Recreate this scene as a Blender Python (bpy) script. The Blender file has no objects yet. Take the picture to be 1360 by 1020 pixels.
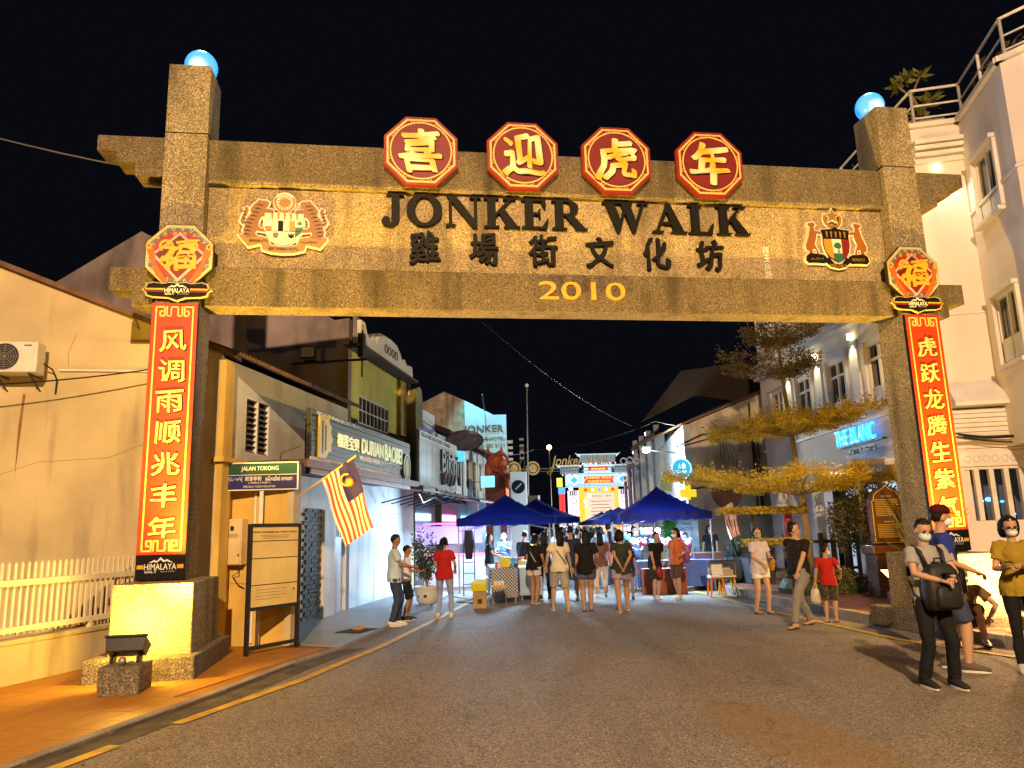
import bpy, bmesh, math, random
from mathutils import Vector, Matrix, noise
R = random.Random(7)
rad = math.radians
sc = bpy.context.scene
col = sc.collection

# ------------------------------------------------------------------ camera, world, exposure
cam_d = bpy.data.cameras.new('camera'); cam = bpy.data.objects.new('camera', cam_d); col.objects.link(cam)
cam_d.sensor_width = 36; cam_d.lens = 26.57; cam_d.clip_end = 2000; cam_d.clip_start = .05
cam.matrix_world = Matrix.Translation((0, 0, 1.70)) @ Matrix.Rotation(rad(90) + .1896, 4, 'X') @ Matrix.Rotation(-.0287, 4, 'Z')
sc.camera = cam
world = bpy.data.worlds.new('World'); sc.world = world; world.use_nodes = True
bg = world.node_tree.nodes['Background']
bg.inputs[0].default_value = (.30, .36, .62, 1); bg.inputs[1].default_value = .0085
sc.view_settings.view_transform = 'Standard'; sc.view_settings.look = 'None'
sc.view_settings.gamma = 1; sc.view_settings.exposure = 0
try: sc.view_settings.use_curve_mapping = False
except Exception: pass
sc.cycles.max_bounces = 5; sc.cycles.diffuse_bounces = 3; sc.cycles.glossy_bounces = 3
sc.cycles.transmission_bounces = 4; sc.cycles.sample_clamp_indirect = 4; sc.cycles.caustics_reflective = False
sc.cycles.caustics_refractive = False

SODIUM = (1.0, .57, .055); WARM = (1.0, .70, .36); COOL = (.50, .74, 1.0); WHITE = (1.0, .93, .80)
def lamp(kind, loc, power, colr, size=.3, target=None, spot=None, blend=.5, size_y=None, spread=None):
    d = bpy.data.lights.new('lamp_light', kind); d.energy = power; d.color = colr
    if kind == 'AREA':
        d.size = size
        if size_y: d.shape = 'RECTANGLE'; d.size_y = size_y
        if spread: d.spread = rad(spread)
    else: d.shadow_soft_size = size
    if kind == 'SPOT': d.spot_size = rad(spot or 120); d.spot_blend = blend
    o = bpy.data.objects.new('lamp_light', d); col.objects.link(o); o.location = loc
    if target is not None: o.rotation_euler = (Vector(target) - Vector(loc)).to_track_quat('-Z', 'Y').to_euler()
    return o

# ------------------------------------------------------------------ frames
GA = .1526
G = Matrix.Translation((1.0025, 11.12, 0)) @ Matrix.Rotation(GA, 4, 'Z')          # gate: x along, -y towards the road in front
LA = rad(90 - 8.33)
L = Matrix.Translation((-4.58, 12.33, 0)) @ Matrix.Rotation(LA, 4, 'Z')           # left house fronts: x along the street, -y towards it
def frame(x, y, deg): return Matrix.Translation((x, y, 0)) @ Matrix.Rotation(rad(deg), 4, 'Z')
S = frame(9.0, 0, -90)                                                             # right hotel front: x = -world y
def TR(x, y, z=0, deg=0): return Matrix.Translation((x, y, z)) @ Matrix.Rotation(rad(deg), 4, 'Z')

# ------------------------------------------------------------------ mesh builder
class MB:
    def __init__(s, M=None): s.v = []; s.f = []; s.m = []; s.M = M
    def add(s, vs, fs, mi=0):
        b = len(s.v)
        s.v += [tuple(s.M @ Vector(p)) if s.M else tuple(p) for p in vs]
        s.f += [tuple(i + b for i in f) for f in fs]; s.m += [mi] * len(fs); return s
    def box(s, x0, x1, y0, y1, z0, z1, mi=0):
        return s.add([(x0,y0,z0),(x1,y0,z0),(x1,y1,z0),(x0,y1,z0),(x0,y0,z1),(x1,y0,z1),(x1,y1,z1),(x0,y1,z1)],
                     [(0,3,2,1),(4,5,6,7),(0,1,5,4),(1,2,6,5),(2,3,7,6),(3,0,4,7)], mi)
    def quad(s, a, b, c, d, mi=0): return s.add([a,b,c,d], [(0,1,2,3)], mi)
    def poly(s, pts, y0, y1, mi=0):                       # outline in x-z, front at y0, back at y1
        n = len(pts)
        vs = [(x,y0,z) for x,z in pts] + [(x,y1,z) for x,z in pts]
        return s.add(vs, [tuple(range(n)), tuple(range(2*n-1,n-1,-1))] + [(i,n+i,n+(i+1)%n,(i+1)%n) for i in range(n)], mi)
    def slab(s, pts, z0, z1, mi=0):                       # outline in x-y
        n = len(pts)
        vs = [(x,y,z0) for x,y in pts] + [(x,y,z1) for x,y in pts]
        return s.add(vs, [tuple(range(n-1,-1,-1)), tuple(range(n,2*n))] + [(i,(i+1)%n,n+(i+1)%n,n+i) for i in range(n)], mi)
    def ring(s, cx, cz, ro, ri, y0, y1, n=32, a0=0, a1=360, ex=1, mi=0):
        full = abs(a1-a0) >= 360; k = n if full else n+1; vs = []
        for i in range(k):
            a = rad(a0 + (a1-a0)*i/n); c, d = math.cos(a)*ex, math.sin(a)
            vs += [(cx+ro*c,y0,cz+ro*d),(cx+ri*c,y0,cz+ri*d),(cx+ri*c,y1,cz+ri*d),(cx+ro*c,y1,cz+ro*d)]
        fs = []
        for i in range(n if full else n):
            a, b = 4*i, 4*((i+1)%k)
            for j in range(4): fs.append((a+j, a+(j+1)%4, b+(j+1)%4, b+j))
        return s.add(vs, fs, mi)
    def tube(s, pts, r, n=8, r1=None, mi=0, cap=True):
        pts = [Vector(p) for p in pts]; k = len(pts); vs = []; up = None
        for i, p in enumerate(pts):
            d = (pts[min(i+1,k-1)] - pts[max(i-1,0)])
            if d.length < 1e-9: d = Vector((0,0,1))
            d.normalize()
            if up is None: up = Vector((0,0,1)) if abs(d.z) < .9 else Vector((1,0,0))
            a = d.cross(up)
            if a.length < 1e-6: a = d.orthogonal()
            a.normalize(); b = a.cross(d).normalized(); up = b
            rr = (r[i] if isinstance(r,(list,tuple)) else (r if r1 is None else r + (r1-r)*i/max(1,k-1)))
            for j in range(n):
                t = 2*math.pi*j/n; vs.append(p + a*(rr*math.cos(t)) + b*(rr*math.sin(t)))
        fs = [(i*n+j, i*n+(j+1)%n, (i+1)*n+(j+1)%n, (i+1)*n+j) for i in range(k-1) for j in range(n)]
        if cap: fs += [tuple(range(n-1,-1,-1)), tuple(range((k-1)*n, k*n))]
        return s.add(vs, fs, mi)
    def rings(s, rs, cap=True, mi=0):                     # rs: list of equal-length vertex rings
        n = len(rs[0]); k = len(rs); vs = [p for r in rs for p in r]
        fs = [(i*n+j, i*n+(j+1)%n, (i+1)*n+(j+1)%n, (i+1)*n+j) for i in range(k-1) for j in range(n)]
        if cap: fs += [tuple(range(n-1,-1,-1)), tuple(range((k-1)*n, k*n))]
        return s.add(vs, fs, mi)
    def lathe(s, prof, n=16, c=(0,0), mi=0, cap=True):
        return s.rings([[(c[0]+r*math.cos(2*math.pi*j/n), c[1]+r*math.sin(2*math.pi*j/n), z) for j in range(n)] for r, z in prof], cap, mi)
    def ball(s, c, rx, ry=None, rz=None, n=12, mi=0):
        ry = ry or rx; rz = rz or rx; m = max(4, n//2+1)
        rs = []
        for i in range(m+1):
            a = math.pi*i/m; q = max(math.sin(a), .02)
            rs.append([(c[0]+rx*q*math.cos(2*math.pi*j/n), c[1]+ry*q*math.sin(2*math.pi*j/n), c[2]-rz*math.cos(a)) for j in range(n)])
        return s.rings(rs, True, mi)
    def wall(s, x0, x1, z0, z1, y0, y1, holes=()):        # a wall with real openings
        xs = sorted({x0,x1,*[min(max(v,x0),x1) for h in holes for v in h[:2]]}); zs = sorted({z0,z1,*[min(max(v,z0),z1) for h in holes for v in h[2:]]})
        for i in range(len(xs)-1):
            run = None
            for j in range(len(zs)-1):
                cx, cz = (xs[i]+xs[i+1])/2, (zs[j]+zs[j+1])/2
                if any(h[0] < cx < h[1] and h[2] < cz < h[3] for h in holes):
                    if run is not None: s.box(xs[i], xs[i+1], y0, y1, run, zs[j]); run = None
                elif run is None: run = zs[j]
            if run is not None: s.box(xs[i], xs[i+1], y0, y1, run, zs[-1])
        return s
    def build(s, name, mats, parent=None, smooth=False, bevel=0, kind=None, label=None):
        me = bpy.data.meshes.new(name); me.from_pydata(s.v, [], s.f)
        if not isinstance(mats, (list, tuple)): mats = [mats]
        for m in mats: me.materials.append(m)
        if len(mats) > 1: me.polygons.foreach_set('material_index', s.m)
        if smooth: me.polygons.foreach_set('use_smooth', [True]*len(s.f))
        me.update()
        o = bpy.data.objects.new(name, me); col.objects.link(o)
        if parent is not None: o.parent = parent
        if bevel:
            b = o.modifiers.new('bevel', 'BEVEL'); b.width = bevel; b.segments = 2; b.limit_method = 'ANGLE'
        if kind: o['kind'] = kind
        if label: o['label'] = label
        return o
def tag(o, label, cat, group=None):
    o['label'] = label; o['category'] = cat
    if group: o['group'] = group
    return o
def thing(name, label, cat, M=None, group=None):
    o = bpy.data.objects.new(name, None); col.objects.link(o); o.empty_display_size = .1
    if M is not None: o.matrix_world = M
    return tag(o, label, cat, group)
def piece(o, loc, parent=None, rot=None, name=None):      # a further piece sharing o's mesh
    c = o.copy(); col.objects.link(c); c.parent = parent if parent is not None else o.parent
    c.location = loc
    if rot is not None: c.rotation_euler = rot
    return c
def dup(root, M, label, group=None):
    kids = {}
    def kids_of(o): return [c for c in list(bpy.data.objects) if c.parent == o]
    r = root.copy(); col.objects.link(r); r.matrix_world = M; r['label'] = label
    if group: r['group'] = group
    for ch in root.children:
        c = ch.copy(); col.objects.link(c); c.parent = r
        for g in ch.children:
            d = g.copy(); col.objects.link(d); d.parent = c
    return r

# ------------------------------------------------------------------ materials
MATS = {}
def mat(name, c=(.5,.5,.5), rough=.7, var=.2, vs=3., bump=0., bs=60., metal=0., grime=0., emis=0., ecol=None, spec=.35, speck=0., sps=150., trans=0., gsc=(3,3,.35)):
    if name in MATS: return MATS[name]
    m = bpy.data.materials.new(name); m.use_nodes = True; MATS[name] = m
    nt = m.node_tree; nd = nt.nodes; lk = nt.links; P = nd['Principled BSDF']
    P.inputs['Roughness'].default_value = rough; P.inputs['Metallic'].default_value = metal
    P.inputs['Specular IOR Level'].default_value = spec
    tc = nd.new('ShaderNodeTexCoord')
    def noi(scale, det=4, vec=None):
        n = nd.new('ShaderNodeTexNoise'); n.inputs['Scale'].default_value = scale; n.inputs['Detail'].default_value = det
        lk.new(vec or tc.outputs['Object'], n.inputs['Vector']); return n
    def mixc(fac, a, b, blend='MIX'):
        x = nd.new('ShaderNodeMix'); x.data_type = 'RGBA'; x.blend_type = blend
        for s_, v in ((0, fac), (6, a), (7, b)):
            if hasattr(v, 'is_linked'): lk.new(v, x.inputs[s_])
            else: x.inputs[s_].default_value = v if s_ == 0 else (*v, 1)
        return x.outputs[2]
    def ramp(fac, a, b):
        r = nd.new('ShaderNodeMapRange'); lk.new(fac, r.inputs[0]); r.inputs[1].default_value = a; r.inputs[2].default_value = b
        return r.outputs[0]
    out = None
    if var > 0:
        n = noi(vs, 5)
        out = mixc(ramp(n.outputs[0], .3, .7), tuple(x*(1-var) for x in c), tuple(min(1, x*(1+var*.7)) for x in c))
    if speck:
        v = nd.new('ShaderNodeTexVoronoi'); v.inputs['Scale'].default_value = sps; lk.new(tc.outputs['Object'], v.inputs['Vector'])
        sep = nd.new('ShaderNodeSeparateColor'); lk.new(v.outputs['Color'], sep.inputs[0])
        out = mixc(ramp(sep.outputs[0], .55-.4*speck, .6+.2*speck), out or c, tuple(x*.42 for x in c))
        out = mixc(ramp(sep.outputs[1], .78, .95), out, tuple(min(1, x*1.75) for x in c))
    if grime:
        mp = nd.new('ShaderNodeMapping'); mp.inputs['Scale'].default_value = gsc; lk.new(tc.outputs['Object'], mp.inputs[0])
        n = noi(1.3, 7, mp.outputs[0])
        g = nd.new('ShaderNodeMath'); g.operation = 'MULTIPLY'; lk.new(ramp(n.outputs[0], .5, .74), g.inputs[0]); g.inputs[1].default_value = grime
        out = mixc(g.outputs[0], out or c, tuple(x*.22 for x in c))
    if out is not None: lk.new(out, P.inputs['Base Color'])
    else: P.inputs['Base Color'].default_value = (*c, 1)
    if bump:
        n = noi(bs, 3); b = nd.new('ShaderNodeBump'); b.inputs['Strength'].default_value = bump; b.inputs['Distance'].default_value = .02
        lk.new(n.outputs[0], b.inputs['Height']); lk.new(b.outputs[0], P.inputs['Normal'])
    if emis:
        P.inputs['Emission Color'].default_value = (*(ecol or c), 1); P.inputs['Emission Strength'].default_value = emis
    if trans:
        t = nd.new('ShaderNodeBsdfTranslucent'); t.inputs[0].default_value = (*c, 1)
        mx = nd.new('ShaderNodeMixShader'); mx.inputs[0].default_value = trans
        lk.new(P.outputs[0], mx.inputs[1]); lk.new(t.outputs[0], mx.inputs[2]); lk.new(mx.outputs[0], nd['Material Output'].inputs[0])
    return m
def plain(name, c=(.5,.5,.5), rough=.6, **k): return mat(name, c, rough, var=k.pop('var', .1), **k)
def glow(name, c=(1,1,1), s=1., base=None): return mat(name, base or tuple(x*.5 for x in c), .4, var=0, emis=s, ecol=c)
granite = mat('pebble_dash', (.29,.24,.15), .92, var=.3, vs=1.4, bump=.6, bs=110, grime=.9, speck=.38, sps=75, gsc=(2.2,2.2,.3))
granite_lit = mat('pebble_dash_lit', (.44,.34,.17), .92, var=.22, vs=1.4, bump=.5, bs=110, grime=.75, speck=.32, sps=85, gsc=(2.2,2.2,.3))  # same stone brightened: floodlight on the panel put into its colour
granite_shaded = mat('pebble_dash_shaded', (.165,.13,.08), .92, var=.3, vs=1.4, bump=.6, bs=110, grime=.85, speck=.38, sps=85, gsc=(2.2,2.2,.3))  # same stone darkened: shade on the beam fronts put into the colour
granite2 = mat('pebble_dash_dark', (.19,.155,.105), .92, var=.3, vs=1.4, bump=.9, bs=90, grime=.7, speck=.5, sps=75)
black = plain('black_paint', (.005,.0045,.004), .6, spec=.15)
gold = plain('gold_paint', (.62,.33,.025), .4)
goldlit = plain('pale_gold_print', (.62,.44,.13), .45)
cream = plain('cream_print', (.58,.42,.16), .5)
red = plain('red_board', (.15,.006,.006), .5)
orange_red = plain('orange_red_board', (.36,.028,.006), .5)
whitep = plain('white_paint', (.72,.71,.68), .5, bump=.1)
darkmetal = plain('dark_metal', (.03,.03,.032), .45, metal=.4)
greymetal = plain('grey_metal', (.28,.28,.28), .4, metal=.5)
glass = mat('dark_window_glass', (.012,.014,.018), .08, var=0, spec=.9)
wood = mat('brown_wood', (.14,.06,.03), .6, var=.3, vs=9)
rubber = plain('cable_rubber', (.012,.012,.013), .5)

# ------------------------------------------------------------------ lettering
TXT = {}
def text_shape(s, bold=0.):
    k = (s, bold)
    if k not in TXT:
        c = bpy.data.curves.new('t', 'FONT'); c.body = s; c.size = 1; c.offset = bold; c.resolution_u = 3
        o = bpy.data.objects.new('t', c); col.objects.link(o)
        dg = bpy.context.evaluated_depsgraph_get(); dg.update()
        me = bpy.data.meshes.new_from_object(o.evaluated_get(dg))
        vs = [v.co.copy() for v in me.vertices]; fs = [tuple(p.vertices) for p in me.polygons]
        bpy.data.objects.remove(o); bpy.data.curves.remove(c); bpy.data.meshes.remove(me)
        xs = [v.x for v in vs]; ys = [v.y for v in vs]
        x0, x1, y0, y1 = min(xs), max(xs), min(ys), max(ys)
        vs = [((v.x-x0)/(x1-x0)-.5, (v.y-y0)/(y1-y0)-.5) for v in vs]
        cnt = {}
        for f in fs:
            for a, b in zip(f, f[1:]+f[:1]): cnt[(a,b)] = 1
        edge = [(a,b) for (a,b) in cnt if (b,a) not in cnt]
        TXT[k] = (vs, fs, edge, (x1-x0)/(y1-y0))
    return TXT[k]
def text(s, x, z, y, w, h, m, parent, ext=.008, bold=0., name='lettering', brush=0., seed=0, mb=None, shear=0., build=True):
    """solid letters centred at x,z, front at y-ext, back at y (local frame)"""
    dil = bold if bold > .012 else 0
    vs, fs, edge, asp = text_shape(s, 0. if dil else bold)
    if w is None: w = h*asp
    pts = []
    for a, b in vs:
        X, Z = a*w, b*h
        if brush:
            t = Vector((a*3.1+seed, b*3.1, seed*1.7))
            X += brush*h*noise.noise(t)*.5; Z += brush*h*noise.noise(t+Vector((9,4,2)))*.5 + .10*X*brush*4
            X += brush*h*.12*noise.noise(t*4)
        pts.append((x+X+shear*Z, z+Z))
    q = mb or MB(); n = len(pts); r_ = dil*h*.62
    offs = [(0,0)] + ([(r_*k*(1.25 if brush else 1)*math.cos(a), r_*k*(1.25 if brush else 1)*math.sin(a)) for k, a in (((1,-.6),(.55,-.6),(-1,-.6),(-.55,-.6),(.38,1.0),(-.38,1.0)) if brush else ((1,.5),(.8,1.55),(1,2.6),(1,3.65),(.8,4.7),(1,5.75)))] if dil else [])
    for i_, (ox, oz) in enumerate(offs):                  # bold strokes: the glyph thickened all round
        e = .0004*i_
        q.add([(a+ox,y-ext-e,b+oz) for a,b in pts] + [(a+ox,y,b+oz) for a,b in pts], [tuple(f) for f in fs] + [(a,b,n+b,n+a) for a,b in edge])
    return q.build(name, m, parent) if (mb is None and build) else q
def Rr(x0,z0,x1,z1): return [(x0,z0),(x1,z0),(x1,z1),(x0,z1)]
def arc(cx,cz,ro,so,ri,si,a0,a1,n=14):
    out=[]
    for i in range(n):
        p=rad(a0+(a1-a0)*i/n); q=rad(a0+(a1-a0)*(i+1)/n)
        out.append([(cx+ro*math.cos(p),cz+so*math.sin(p)),(cx+ro*math.cos(q),cz+so*math.sin(q)),(cx+ri*math.cos(q),cz+si*math.sin(q)),(cx+ri*math.cos(p),cz+si*math.sin(p))])
    return out
SER = {
 'J': (.58, [[(.49,.95),(.49,.2),(.45,.05),(.35,-.05),(.2,-.08),(.06,-.02),(.0,.1),(.05,.22),(.16,.25),(.23,.17),(.2,.07),(.25,.03),(.27,.1),(.27,.95)], Rr(.13,.95,.62,1)]),
 'O': (1.0, arc(.5,.5,.5,.53,.255,.44,0,360,36)),
 'N': (.98, [Rr(.09,.05,.17,.94), [(.03,1),(.29,1),(.88,.1),(.88,-.04),(.76,-.04),(.08,.93)], Rr(.8,.1,.88,.95), Rr(0,0,.27,.05), Rr(.68,.95,.99,1)]),
 'K': (.98, [Rr(.1,.05,.33,.95), Rr(0,0,.43,.05), Rr(0,.95,.43,1), [(.33,.36),(.33,.48),(.70,.95),(.79,.95)], [(.40,.52),(.55,.66),(.95,.05),(.66,.05)], Rr(.57,0,1.02,.05), Rr(.56,.95,.92,1)]),
 'E': (.78, [Rr(.1,.06,.33,.94), Rr(0,.94,.7,1), [(.7,.94),(.7,.70),(.66,.70),(.56,.94)], Rr(.33,.47,.5,.54), [(.5,.66),(.54,.66),(.54,.35),(.5,.35)], Rr(0,0,.72,.06), [(.72,.06),(.77,.32),(.73,.32),(.58,.06)]]),
 'R': (.98, [Rr(.1,.05,.33,.95), Rr(0,0,.43,.05), Rr(0,.95,.44,1), Rr(.33,.47,.44,.53)] + arc(.44,.735,.34,.265,.12,.205,-90,90) + [[(.38,.47),(.60,.50),(.95,.05),(.68,.05)], Rr(.68,0,1.02,.05)]),
 'W': (1.38, [[(.09,.95),(.35,.95),(.57,.22),(.49,-.04),(.42,-.04)], [(.49,-.04),(.45,.1),(.68,.95),(.74,.95)], [(.55,.95),(.82,.95),(1.02,.22),(.95,-.04),(.88,-.04)], [(.95,-.04),(.91,.1),(1.18,.95),(1.25,.95)], Rr(0,.95,.9,1), Rr(1.06,.95,1.38,1)]),
 'A': (1.02, [[(.11,.05),(.19,.05),(.53,.95),(.47,1.03)], [(.45,1.04),(.55,1.04),(.95,.05),(.66,.05),(.42,.86)], Rr(.26,.29,.68,.36), Rr(0,0,.33,.05), Rr(.58,0,1.05,.05)]),
 'L': (.78, [Rr(.1,.06,.33,.95), Rr(0,0,.72,.06), [(.72,.06),(.77,.36),(.73,.36),(.58,.06)], Rr(0,.95,.43,1)]),
}

# ================================================================== GROUND
def asphalt_mat():
    m = mat('asphalt', (.205,.168,.135), .86, var=.22, vs=.55, bump=.16, bs=80, speck=.04, sps=90, grime=.40, gsc=(.9,.10,1))
    nt = m.node_tree; nd = nt.nodes; lk = nt.links; P = nd['Principled BSDF']
    src = P.inputs['Base Color'].links[0].from_socket
    tc = nd.new('ShaderNodeTexCoord')
    # one olive spill stain on the road, and thin dark cracks
    mp = nd.new('ShaderNodeMapping'); mp.vector_type = 'TEXTURE'; mp.inputs['Location'].default_value = (2.2, 6.5, 0); mp.inputs['Rotation'].default_value = (0,0,rad(14)); mp.inputs['Scale'].default_value = (.48, 1.6, 1)
    lk.new(tc.outputs['Object'], mp.inputs[0])
    n = nd.new('ShaderNodeTexNoise'); n.inputs['Scale'].default_value = 1.6; lk.new(tc.outputs['Object'], n.inputs['Vector'])
    ln = nd.new('ShaderNodeVectorMath'); ln.operation = 'LENGTH'; lk.new(mp.outputs[0], ln.inputs[0])
    ad = nd.new('ShaderNodeMath'); ad.operation = 'ADD'; lk.new(ln.outputs['Value'], ad.inputs[0])
    sc_ = nd.new('ShaderNodeMath'); sc_.operation = 'MULTIPLY'; sc_.inputs[1].default_value = .7; lk.new(n.outputs[0], sc_.inputs[0]); lk.new(sc_.outputs[0], ad.inputs[1])
    r = nd.new('ShaderNodeMapRange'); lk.new(ad.outputs[0], r.inputs[0]); r.inputs[1].default_value = 1.5; r.inputs[2].default_value = 1.05; r.inputs[3].default_value = 0; r.inputs[4].default_value = .5
    mx = nd.new('ShaderNodeMix'); mx.data_type = 'RGBA'; lk.new(r.outputs[0], mx.inputs[0]); lk.new(src, mx.inputs[6]); mx.inputs[7].default_value = (.19,.105,.012,1)
    v = nd.new('ShaderNodeTexVoronoi'); v.feature = 'DISTANCE_TO_EDGE'; v.inputs['Scale'].default_value = .33
    n2 = nd.new('ShaderNodeTexNoise'); n2.inputs['Scale'].default_value = 2.5; n2.inputs['Detail'].default_value = 6; lk.new(tc.outputs['Object'], n2.inputs['Vector'])
    av = nd.new('ShaderNodeVectorMath'); av.operation = 'ADD'; lk.new(tc.outputs['Object'], av.inputs[0]); lk.new(n2.outputs['Color'], av.inputs[1]); lk.new(av.outputs[0], v.inputs['Vector'])
    r2 = nd.new('ShaderNodeMapRange'); lk.new(v.outputs['Distance'], r2.inputs[0]); r2.inputs[1].default_value = .0; r2.inputs[2].default_value = .010; r2.inputs[3].default_value = .4; r2.inputs[4].default_value = 0
    m2 = nd.new('ShaderNodeMix'); m2.data_type = 'RGBA'; lk.new(r2.outputs[0], m2.inputs[0]); lk.new(mx.outputs[2], m2.inputs[6]); m2.inputs[7].default_value = (.02,.018,.016,1)
    lk.new(m2.outputs[2], P.inputs['Base Color'])
    return m
asph = asphalt_mat()
ground_m = mat('dark_ground', (.05,.047,.043), .9, var=.2)
g = MB().quad((-400,-300,-.02),(400,-300,-.02),(400,700,-.02),(-400,700,-.02)).build('ground', ground_m, kind='structure')
road = MB().quad((-14,-40,0),(14,-40,0),(14,130,0),(-14,130,0)).build('road', asph, kind='structure')

terr = mat('terracotta_tile', (.36,.155,.018), .55, var=.25, vs=1.6, bump=.25, bs=30, grime=.35, gsc=(.8,.8,.8))
terr_slab = mat('terracotta_slab', (.26,.11,.014), .75, var=.3, vs=2, bump=.4, bs=40)
concrete = mat('kerb_concrete', (.22,.20,.18), .85, var=.35, vs=2.5, bump=.5, bs=30, grime=.5, gsc=(1,1,1))
yellowline = mat('yellow_road_paint', (.50,.30,.03), .7, var=.35, vs=5, bump=.4, bs=40, grime=.5, gsc=(2,2,2))
SW = [(-14,-8),(-5.3,-1.5),(-4.45,3.2),(-3.87,6.3),(-3.29,8.9),(-3.0,10.6),(-2.66,11.9),(-3.55,12.35),(-4.58,12.35),(-14,11.0)]
side_l = MB().slab(SW, .0, .028).build('sidewalk', terr_slab, kind='structure')
def inside(p, poly, pad=0):
    x, y = p; c = False; n = len(poly)
    for i in range(n):
        (x1,y1),(x2,y2) = poly[i], poly[(i+1)%n]
        if (y1 > y) != (y2 > y) and x < (x2-x1)*(y-y1)/(y2-y1)+x1: c = not c
        d = Vector((x2-x1,y2-y1)); t = max(0,min(1,((x-x1)*d.x+(y-y1)*d.y)/d.length_squared))
        if pad and math.hypot(x-x1-d.x*t, y-y1-d.y*t) < pad: return False
    return c
TF = frame(-5.72, 10.94, 75.6)      # along the fence
tile0 = None; k = 0; cand = []
for i in range(-26, 8):
    for j in range(-2, 12):
        p = TF @ Vector((i*.33, -j*.33-.05, 0))
        if inside((p.x,p.y), SW, .19) and p.y > 4.6 and p.x > -7.4: cand.append((math.hypot(p.x,p.y), i, j))
for d_, i, j in sorted(cand)[:290]:
    loc = TF @ Vector((i*.33, -j*.33-.05, .0285 + R.uniform(-.0015,.0015)))
    if tile0 is None:
        tile0 = MB().box(-.161,.161,-.161,.161,0,.010).build('tile', terr, side_l, bevel=.003); tile0.location = loc; tile0.rotation_euler = (0,0,rad(75.6))
    else: piece(tile0, loc)
kl = [(-5.33,-1.5),(-4.45,3.2),(-3.87,6.3),(-3.29,8.9),(-3.0,10.6),(-2.64,11.9)]
kerb = bpy.data.objects.new('kerb', None); col.objects.link(kerb); kerb['kind'] = 'structure'
def kerb_run(pts, parent, z1, w, seg, m, side=1, lab=None):
    for a, b in zip(pts, pts[1:]):
        a = Vector(a); b = Vector(b); n = max(1, round((b-a).length/seg)); d = (b-a)/n; ang = math.atan2(d.y, d.x)
        me = None
        for i in range(n):
            p = a + d*i
            if me is None:
                o = MB().box(.006, d.length-.006, 0, w*side, -.01, z1).build('kerb_stone', m, parent, bevel=.012); me = o
                o.location = (p.x, p.y, 0); o.rotation_euler = (0,0,ang)
            else: piece(me, (p.x, p.y, R.uniform(-.006,.004)))
kerb_run(kl, kerb, .045, .10, .8, concrete)
# gutter dirt strip, yellow lines
gut = MB()
dirt = mat('gutter_dirt', (.075,.058,.038), .95, var=.6, vs=3, bump=.6, bs=30)
for a, b in zip(kl, kl[1:]): gut.quad((a[0],a[1],.004),(a[0]+.34,a[1],.004),(b[0]+.34,b[1],.004),(b[0],b[1],.004))
gut.build('gutter', dirt, kind='structure')
def stripe(pts, w, name='road_line'):
    q = MB()
    for a, b in zip(pts, pts[1:]):
        a = Vector((*a,0)); b = Vector((*b,0)); d = (b-a).normalized(); n = Vector((-d.y,d.x,0))*w/2; z = Vector((0,0,.009))
        q.quad(a-n+z, b-n+z, b+n+z, a+n+z)
    return q.build(name, yellowline, kind='structure')
stripe([(-3.66,5.9),(-3.42,6.8)], .13)
stripe([(-3.22,7.5),(-2.62,9.45),(-2.1,12.0),(-1.63,15.3),(-1.2,18.6)], .13)
stripe([(4.3,21.5),(4.5,20.2),(4.8,16.1),(5.14,13.1),(5.41,11.2),(5.83,10.1),(6.6,8.2),(7.8,6.2)], .12)

# right-hand pavement with kerb
KR = [(9.4,4.2),(7.3,7.6),(6.36,11.0),(6.13,12.1),(5.73,14.5),(5.43,18.1),(5.35,19.6),(5.7,21.0),(6.2,22.5)]
brick_m = mat('red_brick_paving', (.20,.075,.04), .75, var=.35, vs=4, bump=.5, bs=25, grime=.4, gsc=(1,1,1))
side_r = MB().slab([(14,3),*KR,(6.4,27.9),(14,27.9)], 0, .13).build('pavement', brick_m, kind='structure')
kerb2 = bpy.data.objects.new('kerb', None); col.objects.link(kerb2); kerb2['kind'] = 'structure'
kerb_run(KR[1:], kerb2, .15, .16, .62, concrete, side=1)
pv = mat('pavement_brick', (.27,.10,.045), .7, var=.35, vs=3, bump=.3, bs=40)
pb0 = None; cnt = 0
for i in range(60):
    for j in range(16):
        x = 5.6 + j*.225 + (i%2)*.11; y = 9.6 + i*.115
        if cnt < 290 and x < 8.2 and inside((x,y), [(14,3),*KR,(14,27.9)], .22):
            z = .131 + R.uniform(-.002,.002)
            if pb0 is None: pb0 = MB().box(-.107,.107,-.052,.052,0,.008).build('paving_brick', pv, side_r, bevel=.004); pb0.location = (x,y,z)
            else: piece(pb0, (x,y,z))
            cnt += 1
# porch floor on the left
porch_m = mat('grey_porch_floor', (.23,.27,.31), .35, var=.12, vs=1.5, bump=.1, bs=30, grime=.25, gsc=(1,1,1))
MB(L).slab([(.15,-.98),(-.2,-1.95),(4.3,-1.83),(9.6,-1.45),(9.6,.05),(.15,.05)][::-1], 0, .05).build('porch_floor', porch_m, kind='structure')

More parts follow.
